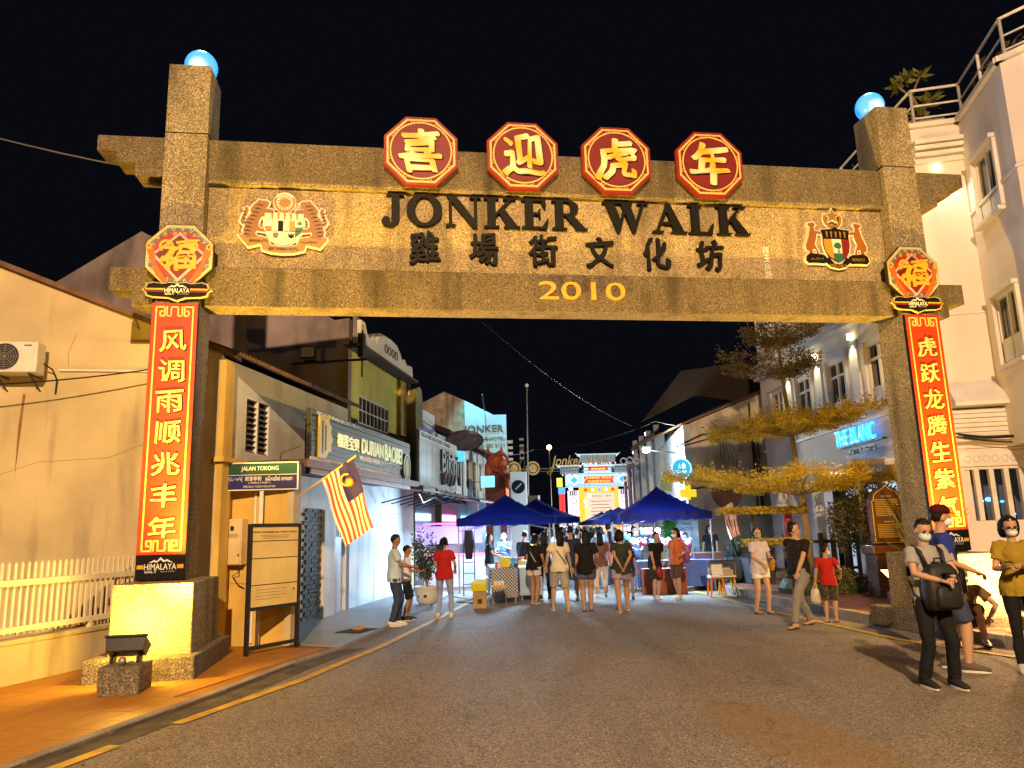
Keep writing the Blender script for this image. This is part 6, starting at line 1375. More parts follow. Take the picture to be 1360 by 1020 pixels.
# ================================================================== PEOPLE
def voxel(q, size, smooth=2, wr=0., seed=0, wf=9):
    me = bpy.data.meshes.new('v'); me.from_pydata(q.v, [], q.f); o = bpy.data.objects.new('v', me); col.objects.link(o)
    bm = bmesh.new(); bm.from_mesh(me); bmesh.ops.recalc_face_normals(bm, faces=bm.faces); bm.to_mesh(me); bm.free()
    m = o.modifiers.new('r','REMESH'); m.mode = 'VOXEL'; m.voxel_size = size; m.use_smooth_shade = True
    if smooth: s_ = o.modifiers.new('s','SMOOTH'); s_.iterations = smooth; s_.factor = .5
    dg = bpy.context.evaluated_depsgraph_get(); dg.update()
    out = bpy.data.meshes.new_from_object(o.evaluated_get(dg)); bpy.data.objects.remove(o); bpy.data.meshes.remove(me)
    if wr:
        ns = [v.normal.copy() for v in out.vertices]
        for v, n in zip(out.vertices, ns):
            p = v.co; t = Vector((p.x*wf+seed, p.y*wf, p.z*wf*.55+p.x*3)); v.co = p + n*wr*(noise.noise(t)+.5*noise.noise(t*2.3))
    return out
def mobj(name, me, m, parent):
    me.materials.clear(); me.materials.append(m); o = bpy.data.objects.new(name, me); col.objects.link(o); o.parent = parent
    me.polygons.foreach_set('use_smooth', [True]*len(me.polygons)); return o
def ik(a, b, l1, l2, hint):
    d = b-a; L_ = min(d.length, (l1+l2)*.999); 
    if d.length > (l1+l2)*.999: b = a + d.normalized()*L_; d = b-a
    c = (l1*l1 - l2*l2 + L_*L_)/(2*L_); h_ = math.sqrt(max(0, l1*l1-c*c)); dn = d.normalized(); hv = Vector(hint); hv = (hv - dn*hv.dot(dn)); hv.normalize()
    return a + dn*c + hv*h_, b
def ell(q, p, rx, ry, U=None, n=14, rot=None):
    pts = [Vector((rx*math.cos(2*math.pi*j/n), ry*math.sin(2*math.pi*j/n), 0)) for j in range(n)]
    if rot is not None: pts = [rot @ v for v in pts]
    return [tuple(Vector(p)+v) for v in pts]
SK = [(.36,.20,.12),(.42,.25,.16),(.28,.15,.09)]
skins = [mat('skin_%d'%i, c, .55, var=.08, vs=8, bump=.05) for i,c in enumerate(SK)]
hair_m = mat('dark_hair', (.006,.0045,.004), .5, var=.3, vs=30, spec=.2, bump=.5, bs=90)
mask_b = plain('surgical_mask_blue', (.45,.60,.66), .8); mask_w = plain('white_mask', (.66,.66,.68), .8); mask_k = plain('black_mask', (.015,.015,.018), .8)
def cloth_m(c, nm=None, **k):
    nm = nm or 'cloth_%02x%02x%02x' % tuple(int(min(1,x)*255) for x in c); return mat(nm, c, .85, var=.12, vs=5, bump=.25, bs=26, spec=.15, **k)
def person(label, x, y, face, h, z0=0, f=0, w=1., feet=None, pz=None, lean=0, hands=None, head=(0,0), top=((.5,.5,.5),'tee'), bot=('trousers',(.03,.03,.04)), shoe=((.5,.5,.5),'shoe'), hair='short', mask=None, cap=None, skin=0, vs=.016, twist=0, group=None, eyes=False, tm=None, bm_=None, knee=(0,-1,.1), elbow=None, sleeve=.62, glasses=False, hem=.80):
    k = h/1.7; root = thing('person', label, 'person', TR(x,y,z0,face) @ Matrix.Scale(k,4), group)
    sm = skins[skin]; feet = feet or ((.10,0,0),(-.10,0,0))
    FL_, FR_ = [Vector((a,b_,c+.085)) for a,b_,c in feet]
    if pz is None:
        r = max(math.hypot(FL_.x-.09,FL_.y-0), math.hypot(FR_.x+.09,FR_.y)); pz = min(.925, math.sqrt(.826**2 - min(.7,r)**2)+.085+.02)
    sw = (.155 if f else .18)*w; hip = .092*w
    U = Matrix.Translation((0,0,pz)) @ Matrix.Rotation(rad(lean),4,'X') @ Matrix.Rotation(rad(twist),4,'Z'); u = lambda a,b_,c: U @ Vector((a,b_,c))
    U3 = U.to_3x3()
    hl, hr_ = Vector((hip,0,pz-.03)), Vector((-hip,0,pz-.03))
    kl_, FL_ = ik(hl,FL_,.425,.405,knee); kr_, FR_ = ik(hr_,FR_,.425,.405,knee)
    sl_, sr_ = u(sw-.01,0,.47), u(-sw+.01,0,.47)
    hands = hands or ((.24,-.06,.80),(-.24,-.06,.80)); e_ = elbow or ((.5,1,-.2),(-.5,1,-.2))
    HL, HR = Vector(hands[0]), Vector(hands[1])
    el_, HL = ik(sl_,HL,.285,.25,e_[0]); er_, HR = ik(sr_,HR,.285,.25,e_[1])
    hy, hp = head; Hc = u(0,-.025,.675); HM = Matrix.Translation(Hc) @ U3.to_4x4() @ Matrix.Rotation(rad(-lean*.6+hp),4,'X') @ Matrix.Rotation(rad(hy),4,'Z')
    def torso(q, g=0., z0_=-.06, z1_=.50, flare=0):
        prof = [(-.08,.150,.105),(0,.162,.112),(.10,.142,.100),(.18,.135,.098),(.30,.155,.112),(.40,.165,.105),(.47,.140,.08),(.505,.07,.06)] if not f else [(-.08,.158,.115),(0,.168,.118),(.10,.135,.098),(.17,.120,.090),(.28,.138,.108),(.36,.140,.112),(.45,.122,.078),(.50,.06,.055)]
        rs = []; P_ = [p for p in prof if z0_ <= p[0] <= z1_]
        if P_[0][0] > z0_: P_ = [(z0_,P_[0][1]+flare,P_[0][2]+flare*.7)] + P_
        for z,a,b_ in P_:
            fl_ = flare if z < .12 else flare*max(0,(.3-z)/.2) if z < .3 else 0
            M_ = U if z > -.02 else Matrix.Translation((0,0,pz))
            R3 = M_.to_3x3(); rs.append(ell(q, M_ @ Vector((0,.0,z)), (a*w+g+fl_), (b_*w+g+fl_*.7), rot=R3))
        q.rings(rs)
    # body
    q = MB(); torso(q, -.004)
    nk = .045 if f else .055; q.tube([u(0,.012,.44),u(0,.0,.53),Hc+Vector((0,.01,-.03))],[nk*1.25,nk,nk*.95],12)
    for a, kn, b_ in ((hl,kl_,FL_),(hr_,kr_,FR_)):
        lg = .80 if bot[0] in ('trousers','slim') else 1.
        q.tube([a+Vector((0,0,.04)),a,a.lerp(kn,.5),kn,kn.lerp(b_,.3),kn.lerp(b_,.6),b_],[.075*w,.085*w*lg,.07*w*lg,.052*w*lg,.056*w*lg,.047*w*lg,.036*lg],12)
    for a, kn, b_ in ((sl_,el_,HL),(sr_,er_,HR)): q.tube([u(0,0,.43).lerp(a,.6),a,a.lerp(kn,.5),kn,kn.lerp(b_,.4),b_],[.036,.044*w,.042*w,.036,.036,.024],10)
    # head
    q2 = MB(HM); q2.ball((0,.012,.02),.075,.093,.105,16); q2.ball((0,-.022,-.045),.056,.062,.062,14); q2.ball((0,-.05,-.085),.03,.03,.025,10)
    q2.add([(-.013,-.078,.0),(.013,-.078,.0),(0,-.080,.035),(-.017,-.085,-.028),(.017,-.085,-.028),(0,-.116,-.022)],[(0,1,2),(0,3,5,2),(1,2,5,4),(3,4,5),(0,1,4,3)])
    for s in (-1,1): q2.ball((s*.077,.01,-.01),.012,.02,.032,8)
    q.v += q2.v and []; b0 = len(q.v); q.v += q2.v; q.f += [tuple(i+b0 for i in f_) for f_ in q2.f]; q.m += q2.m
    # feet
    fdir = []
    for a, kn in ((FL_,kl_),(FR_,kr_)):
        d = Vector((0,-1,0)); 
        q.rings([ell(q,(a.x,a.y+yy,a.z-.085+hh),rx_,rz_,rot=Matrix.Rotation(rad(90),3,'X')) for yy,hh,rx_,rz_ in ((.055,.045,.025,.035),(.03,.05,.036,.045),(-.03,.045,.042,.042),(-.10,.03,.045,.026),(-.165,.02,.035,.017),(-.185,.018,.02,.012))])
    me = voxel(q, vs*.8 if eyes else vs, 2, 0)
    # hands with five separate fingers
    hq = MB()
    for s, wr_, elb in ((1,HL,el_),(-1,HR,er_)):
        d = (wr_-elb).normalized(); sd = d.cross(Vector((0,0,1)));
        if sd.length < .4: sd = Vector((0,1,0)).cross(d)*-1
        sd.normalize(); nn = sd.cross(d).normalized()
        rs = []
        for t_,a_,b_ in ((-.01,.024,.020),(.03,.034,.017),(.065,.040,.015),(.085,.036,.012)):
            c = wr_+d*t_; rs.append([tuple(c+sd*(a_*math.cos(2*math.pi*j/10))+nn*(b_*math.sin(2*math.pi*j/10))) for j in range(10)])
        hq.rings(rs)
        cdir = -nn if nn.z > 0 else nn
        for i,(o_,L_) in enumerate(((-.028,.058),(-.010,.068),(.010,.065),(.027,.052))):
            p0 = wr_+d*.075+sd*o_; p1 = p0+(d*.9+cdir*.35).normalized()*L_*.5; p2 = p1+(d*.45+cdir*.9).normalized()*L_*.32; p3 = p2+(d*-.1+cdir).normalized()*L_*.25
            hq.tube([p0,p1,p2,p3],[.0095,.0088,.0082,.0065],7)
        p0 = wr_+d*.02-sd*.025; hq.tube([p0,p0-sd*.025+d*.03+cdir*.012,p0-sd*.022+d*.058+cdir*.02],[.012,.0105,.008],7)
    bmn = bmesh.new(); bmn.from_mesh(me); vs_ = [bmn.verts.new(v) for v in hq.v]
    for f_ in hq.f: bmn.faces.new([vs_[i] for i in f_])
    bmn.to_mesh(me); bmn.free(); mobj('body', me, sm, root)
    # top
    kind = top[1]; q = MB(); torso(q, .014, -.10 if kind != 'crop' else .0, .485, .018)
    q.tube([u(0,.0,.40),u(0,.004,.47),u(0,.010,.51)],[.115,.088,.066 if not f else .060],12)
    for a, kn, b_ in ((sl_,el_,HL),(sr_,er_,HR)):
        e1 = a.lerp(kn,.75) if kind != 'long' else kn
        pts = [u(0,0,.43).lerp(a,.3),u(0,0,.44).lerp(a,.75),a,a.lerp(kn,.3),a.lerp(kn,sleeve)]; rr = [.062,.064,.064*w,.063*w,.066*w]
        if kind == 'long': pts = [u(0,0,.425).lerp(a,.5),a+Vector((0,0,-.01)),a.lerp(kn,.6),kn,kn.lerp(b_,.9)]; rr = [.063,.062,.053,.046,.038]
        q.tube(pts,rr,12)
    if kind == 'loose': q.rings([ell(q,(0,0,pz-.14),.20,.155),ell(q,(0,0,pz+.05),.185,.14),ell(q,u(0,0,.2),.165,.125)])
    me = voxel(q, vs, 1, .016, len(label), 11); mobj('shirt', me, tm or cloth_m(top[0]), root)
    # bottom
    bk, bc = bot[0], bot[1]; q = MB(); rs = [ell(q,(0,0,pz-.09),.165*w,.125*w),ell(q,(0,0,pz-.02),.172*w+.004,.125*w),ell(q,U@Vector((0,0,.06)),.155*w+.004,.112*w)]; q.rings(rs)
    for a, kn, b_ in ((hl,kl_,FL_),(hr_,kr_,FR_)):
        if bk == 'trousers': q.tube([a,a.lerp(kn,.5),kn,kn.lerp(b_,.5),b_.lerp(kn,.02)],[.102*w,.086*w,.072*w,.066*w,.062],12)
        elif bk == 'slim': q.tube([a,a.lerp(kn,.5),kn,kn.lerp(b_,.5),b_],[.096*w,.078*w,.058*w,.056*w,.044],12)
        elif bk == 'knee': q.tube([a,a.lerp(kn,.5),a.lerp(kn,.95)],[.104*w,.096*w,.088*w],12)
        elif bk == 'crop': q.tube([a,kn,kn.lerp(b_,.55)],[.10*w,.07*w,.066],12)
        else: q.tube([a,a.lerp(kn,.48)],[.104*w,.102*w],12)
    me = voxel(q, vs, 1, .014, len(label)+3, 10); mobj('shorts' if bk in ('shorts','knee') else 'trousers', me, bm_ or cloth_m(bc), root)
    # shoes
    for a, nm in ((FL_,'shoe'),(FR_,'shoe')):
        c_, kd = shoe; q = MB(); so_ = MB()
        so_.rings([[(a.x+rx_*math.cos(t_),a.y-.06+ry_*math.sin(t_),a.z-.085+zz) for t_ in [2*math.pi*j/18 for j in range(18)]] for zz,rx_,ry_ in ((0,.046,.135),(.022,.048,.138))])
        if kd == 'shoe':
            q.rings([ell(q,(a.x,a.y+yy,a.z-.085+hh),rx_,rz_,rot=Matrix.Rotation(rad(90),3,'X'),n=16) for yy,hh,rx_,rz_ in ((.075,.055,.02,.03),(.06,.06,.040,.048),(.0,.062,.046,.052),(-.07,.048,.050,.042),(-.14,.036,.048,.030),(-.185,.03,.036,.02),(-.20,.028,.015,.01))])
            s_ = q.build('shoe', cloth_m(c_), root, smooth=True); so_.build('sole', plain('sole_white',(.6,.6,.58)) if max(c_) < .9 and kd == 'shoe' else black, s_)
        else:
            s_ = so_.build('sandal', cloth_m(c_), root); q.tube([(a.x-.045,a.y-.06,a.z-.055),(a.x,a.y-.10,a.z-.022),(a.x+.045,a.y-.06,a.z-.055)],.010,6); q.build('strap', cloth_m(c_), s_)
    # hair, mask, cap, face
    q = MB(HM)
    if hair:
        n_ = 20; rs = []
        for i in range(11):
            t_ = math.pi*i/10; z = .03 + .098*math.cos(t_); rr = max(.02,math.sin(t_)); rs.append([(.083*rr*math.cos(2*math.pi*j/n_), .022+.100*rr*math.sin(2*math.pi*j/n_)*(1 if math.sin(2*math.pi*j/n_) > 0 else (1.0 if z > .066 else (.35 if z > .01 else .0))), z+.006*noise.noise(Vector((j*.8,i*.9,len(label))))) for j in range(n_)])
        q.rings(rs[:9 if hair == 'short' else 11])
        if hair in ('long','bob','pony'):
            lo = {'long':-.27,'bob':-.14,'pony':-.05}[hair]; wd = .108 if hair == 'bob' else .098
            sec = []
            for z,ww,dd,yc in ((.09,.075,.07,.03),(.03,wd,.085,.045),(-.05,wd+.006,.075,.055),(lo*.7,wd*1.02,.06,.062),(lo,wd*.85,.04,.06)):
                if z < .0 and z <= lo*.7 and lo > -.1: pass
                sec.append([(ww*math.cos(2*math.pi*j/18), yc+dd*math.sin(2*math.pi*j/18), z) for j in range(18)])
            q.rings(sec)
        if hair == 'pony': q.tube([(0,.10,.06),(0,.145,.05),(0,.15,-.05),(0,.12,-.17)],[.02,.032,.03,.01],9)
        if hair == 'bun': q.ball((0,.11,.07),.04)
        for i_, v_ in enumerate(q.v):                      # loose uneven strands
            t_ = Vector(v_); r_ = noise.noise(Vector((t_.x*26+len(label),t_.y*26,t_.z*5)))*(.005 if hair == 'short' else .009)+noise.noise(t_*60)*.002
            q.v[i_] = tuple(t_+(t_-Hc).normalized()*r_)
        q.build('hair', hair_m, root, smooth=True)
    if mask: MB(HM).ball((0,-.045,-.045),.063,.064,.055,16).build('mask', mask, root, smooth=True)
    if cap:
        cm_ = cloth_m(cap); o = MB(HM).rings([[(.090*r_*math.cos(2*math.pi*j/20), .015+.108*r_*math.sin(2*math.pi*j/20), z) for j in range(20)] for z,r_ in ((.045,1.0),(.09,.96),(.125,.75),(.145,.35))]).build('cap', cm_, root, smooth=True)
        MB(HM).slab([(.075*math.cos(rad(a_)),-.06-.11*math.sin(rad(a_))) for a_ in range(0,181,15)],.045,.056).build('brim', cm_, o)
    for s in (-1,1):
        e_o = MB(HM).ball((s*.031,-.079,.005),.013,.008,.007,8).build('eye', plain('eye_dark',(.03,.02,.015),.2), root)
        MB(HM).tube([(s*.048,-.078,.026),(s*.03,-.086,.032),(s*.014,-.086,.028)],.004,5).build('eyebrow', hair_m, root)
    if not mask: MB(HM).tube([(-.022,-.083,-.058),(0,-.089,-.056),(.022,-.083,-.058)],.005,5).build('mouth', plain('lip',(.22,.07,.06)), root)
    if glasses:
        q = MB(HM)
        for s in (-1,1): q.ring(s*.034,.005,.026,.021,-.094,-.090,n=14)
        q.tube([(-.01,-.092,.008),(.01,-.092,.008)],.002,4); q.tube([(.06,-.09,.008),(.078,.0,.01)],.002,4); q.tube([(-.06,-.09,.008),(-.078,.0,.01)],.002,4); q.build('glasses', black, root)
    root_info[label] = dict(k=k, HL=HL, HR=HR, U=U, M=TR(x,y,z0,face) @ Matrix.Scale(k,4), sl=sl_, sr=sr_, pz=pz)
    return root
root_info = {}
def held(name, cat, label, who, build, m, **kw):
    inf = root_info[who]; q = MB(inf['M']); build(q, inf); return tag(q.build(name, m, **kw), label, cat)
def phone(label, who, hand='HR', d=(0,-.05,.05)):
    def b(q, i): p = i[hand]+Vector(d); q.box(p.x-.037,p.x+.037,p.y-.06,p.y+.06,p.z-.005,p.z+.005)
    held('phone','phone',label,who,b,glow('phone_screen',(.35,.45,.6),.5,(.02,.02,.02)) if False else black)
def strap(q, i, side=1):
    a = i['U']; pts = [a @ Vector((side*.13,.02,.50)), a @ Vector((side*.05,-.125,.32)), a @ Vector((-side*.10,-.12,.10)), a @ Vector((-side*.17,-.02,.0))]
    q.tube(pts,.011,6); pts = [a @ Vector((side*.13,.02,.50)), a @ Vector((side*.05,.125,.32)), a @ Vector((-side*.10,.13,.10)), a @ Vector((-side*.17,.02,.0))]; q.tube(pts,.011,6)

P1 = 'man in grey tee and blue surgical mask wearing a black backpack on his chest'
person(P1,4.27,8.14,8,1.66,feet=((.13,-.04,0),(-.13,.06,0)),hands=((.03,-.33,1.12),(-.09,-.33,1.10)),head=(-6,22),top=((.26,.26,.27),'tee'),bot=('trousers',(.010,.010,.012)),shoe=((.02,.02,.02),'shoe'),mask=mask_b,eyes=True,vs=.013,skin=1,elbow=((1,.4,-.4),(-1,.4,-.4)))
def bpk(q,i):
    a = i['U']; q.M = i['M'] @ a
    q.rings([[(x_*sx,-.20+y_*sy,z) for x_,y_ in [(math.copysign(abs(math.cos(t_))**.5,math.cos(t_)),math.copysign(abs(math.sin(t_))**.5,math.sin(t_))) for t_ in [2*math.pi*j/24 for j in range(24)]]] for z,sx,sy in ((-.13,.13,.05),(-.12,.17,.085),(.0,.19,.11),(.15,.185,.105),(.27,.16,.09),(.33,.11,.06),(.34,.05,.03))])
    q.rings([[(x_*sx,-.30+y_*sy,z) for x_,y_ in [(math.copysign(abs(math.cos(t_))**.5,math.cos(t_)),math.copysign(abs(math.sin(t_))**.5,math.sin(t_))) for t_ in [2*math.pi*j/20 for j in range(20)]]] for z,sx,sy in ((-.10,.10,.03),(-.08,.14,.05),(.08,.14,.05),(.12,.10,.03))])
    q.tube([(-.05,-.2,.33),(-.04,-.2,.39),(.04,-.2,.39),(.05,-.2,.33)],.012,6)
    for s in (-1,1): q.tube([(s*.10,-.16,.30),(s*.125,-.10,.46),(s*.13,.0,.515),(s*.135,.10,.44),(s*.14,.11,.2)],.022,7); q.tube([(s*.15,-.12,-.05),(s*.19,-.02,.02),(s*.15,.1,.15)],.012,6)
held('backpack','backpack','black backpack worn on the chest by the man in the grey tee',P1,bpk,mat('black_nylon',(.014,.014,.016),.6,var=.3,vs=6,bump=.3,bs=30),smooth=True)
phone('phone held in front of the black backpack',P1,'HL',(-.06,-.05,.05))
P2 = 'man in red cap, white mask, blue tee and navy shorts behind the backpack man'
person(P2,4.94,9.0,62,1.80,feet=((.10,.08,0),(-.10,-.10,0)),hands=((.30,.02,1.02),(-.05,-.28,1.02)),head=(18,4),top=((.02,.035,.22),'tee'),bot=('knee',(.035,.045,.10)),shoe=((.10,.08,.07),'shoe'),mask=mask_w,cap=(.045,.006,.006),eyes=True,vs=.014,skin=1,w=1.05)
held('sling_strap','bag strap','dark sling strap across the back of the blue tee',P2,lambda q,i: strap(q,i,-1),black)
def sbag(q,i): q.M = i['M'] @ i['U']; q.rings([[(-.14+.10*math.cos(t_)*k_,-.13+.05*math.sin(t_)*k_,z) for t_ in [2*math.pi*j/14 for j in range(14)]] for z,k_ in ((-.12,.6),(-.1,1),(.10,1),(.13,.6))])
held('sling_bag','bag','black sling bag at the waist of the man in the red cap',P2,sbag,black,smooth=True)
P3 = 'woman with black bob, glasses and white mask in olive-yellow top at the right edge'
person(P3,5.66,8.86,-25,1.68,f=1,feet=((.12,.12,0),(-.10,-.18,0)),hands=((.02,-.30,1.16),(-.10,-.28,1.14)),head=(8,20),top=((.26,.18,.02),'tee'),bot=('slim',(.008,.008,.01)),shoe=((.5,.48,.5),'shoe'),hair='bob',mask=mask_w,glasses=True,eyes=True,vs=.013,skin=1)
phone('phone in the hands of the woman in the olive-yellow top',P3,'HR',(.0,-.05,.06))
held('handbag','bag','black handbag hanging at the side of the woman in the olive-yellow top',P3,lambda q,i: (q.ball((.22,-.14,.98),.11,.09,.13,14), q.tube([(.12,0,1.42),(.2,-.12,1.1)],.012,6)),black,smooth=True)
P4 = 'man in khaki shirt squatting on the kerb with a phone at his ear'
person(P4,6.05,10.75,-18,1.70,z0=.02,feet=((.17,-.30,0),(-.17,-.34,0)),pz=.30,lean=26,hands=((.22,-.46,.38),(-.14,-.20,.86)),head=(12,-6),top=((.13,.09,.035),'tee'),bot=('knee',(.03,.028,.025)),shoe=((.04,.03,.03),'sandal'),eyes=True,vs=.014,skin=1,knee=(0,-1,.9),elbow=((1,0,-.5),(-.6,-.6,-.8)))
phone('phone pressed to the ear of the squatting man',P4,'HR',(.02,-.02,.09))
P5 = 'person in a dark cap hunched on the step behind the right base'
person(P5,6.9,12.5,-40,1.65,z0=.13,feet=((.15,-.35,0),(-.15,-.35,0)),pz=.55,lean=48,hands=((.1,-.5,.55),(-.1,-.5,.55)),top=((.16,.11,.08),'tee'),bot=('trousers',(.03,.03,.035)),cap=(.02,.015,.015),knee=(0,-1,.8))
P6 = 'man in black tee and grey jeans striding left while looking back to the right'
person(P6,4.66,12.9,-58,1.72,feet=((.09,-.32,0),(-.09,.30,0)),hands=((.16,-.26,.84),(-.22,.15,.90)),head=(118,4),top=((.012,.011,.013),'tee'),bot=('trousers',(.20,.19,.18)),shoe=((.03,.025,.02),'sandal'),eyes=True,vs=.014,skin=1,twist=8,w=1.03)
P7 = 'woman in loose lilac tee and white shorts carrying a yellow bag'
person(P7,4.62,14.85,12,1.58,f=1,feet=((.11,-.04,0),(-.11,.06,0)),hands=((.16,-.24,1.06),(-.05,-.24,1.0)),head=(-10,10),top=((.42,.38,.50),'loose'),bot=('shorts',(.55,.55,.56)),shoe=((.03,.02,.02),'sandal'),hair='pony',mask=plain('grey_mask',(.25,.22,.22)),skin=1)
held('shoulder_bag','bag','small yellow bag at the hip of the woman in the lilac tee',P7,lambda q,i: q.ball((.25,-.06,.98),.07,.05,.15,12),plain('mustard_bag',(.50,.30,.03),.6),smooth=True)
phone('dark phone in the hand of the woman in the lilac tee',P7,'HL',(-.02,-.05,.04))
P8 = 'boy in red tee and camouflage shorts turning away near the kerb'
camo = mat('camouflage_cloth',(.06,.05,.03),.85,var=.9,vs=16)
person(P8,5.28,13.3,150,1.26,feet=((.09,.06,0),(-.09,-.06,0)),hands=((.30,-.02,.80),(-.26,-.08,1.05)),head=(-50,5),top=((.40,.018,.012),'tee'),bot=('knee',(.05,.05,.03)),bm_=camo,shoe=((.03,.02,.02),'sandal'),mask=mask_b,skin=0,w=1.0)
held('carrier_bag','bag','white plastic carrier bag with yellow print in the hand of the boy in red',P8,lambda q,i: (q.rings([[(.31+.10*k_*math.cos(t_),-.06+.07*k_*math.sin(t_),z) for t_ in [2*math.pi*j/12 for j in range(12)]] for z,k_ in ((.40,.9),(.48,1.15),(.68,.95),(.80,.35))])),mat('plastic_bag',(.60,.55,.45),.4,var=.2,vs=12,trans=.3),smooth=True)
B1 = 'man in pale blue polo and dark jeans looking at a phone beside the white wall'
person(B1,-2.30,14.55,98,1.64,feet=((.10,-.05,0),(-.09,.05,0)),hands=((.10,-.36,1.08),(-.03,-.34,1.10)),head=(0,22),top=((.40,.52,.62),'tee'),bot=('trousers',(.035,.05,.11)),shoe=((.6,.6,.6),'shoe'),skin=2,vs=.014,w=1.08)
phone('phone in the hands of the man in the pale blue polo',B1,'HL',(-.06,-.05,.04))
B2 = 'boy in white tee and black shorts beside the man in the pale blue polo'
person(B2,-2.20,15.4,100,1.42,feet=((.09,-.05,0),(-.09,.06,0)),hands=((.10,-.34,1.12),(-.05,-.34,1.12)),head=(0,20),top=((.62,.58,.60),'tee'),bot=('knee',(.012,.012,.014)),shoe=((.03,.03,.03),'shoe'),skin=2)
phone('phone held by the boy in the white tee',B2,'HL',(-.06,-.05,.04))
B3 = 'woman with black ponytail in a red jersey and pale jeans with her back turned'
person(B3,-1.48,15.75,172,1.55,f=1,feet=((.15,0,0),(-.15,.02,0)),hands=((.14,-.22,1.02),(-.20,-.20,1.0)),head=(0,14),top=((.36,.015,.015),'tee'),bot=('slim',(.24,.30,.45)),shoe=((.62,.6,.58),'shoe'),hair='pony',skin=0,w=1.06)
held('collar_trim','trim','white collar band on the red jersey',B3,lambda q,i: q.tube([i['U'] @ Vector((.065*math.cos(a_),.065*math.sin(a_)+.008,.497)) for a_ in [math.pi*j/8 for j in range(9)]],.008,5),whitep) if False else None
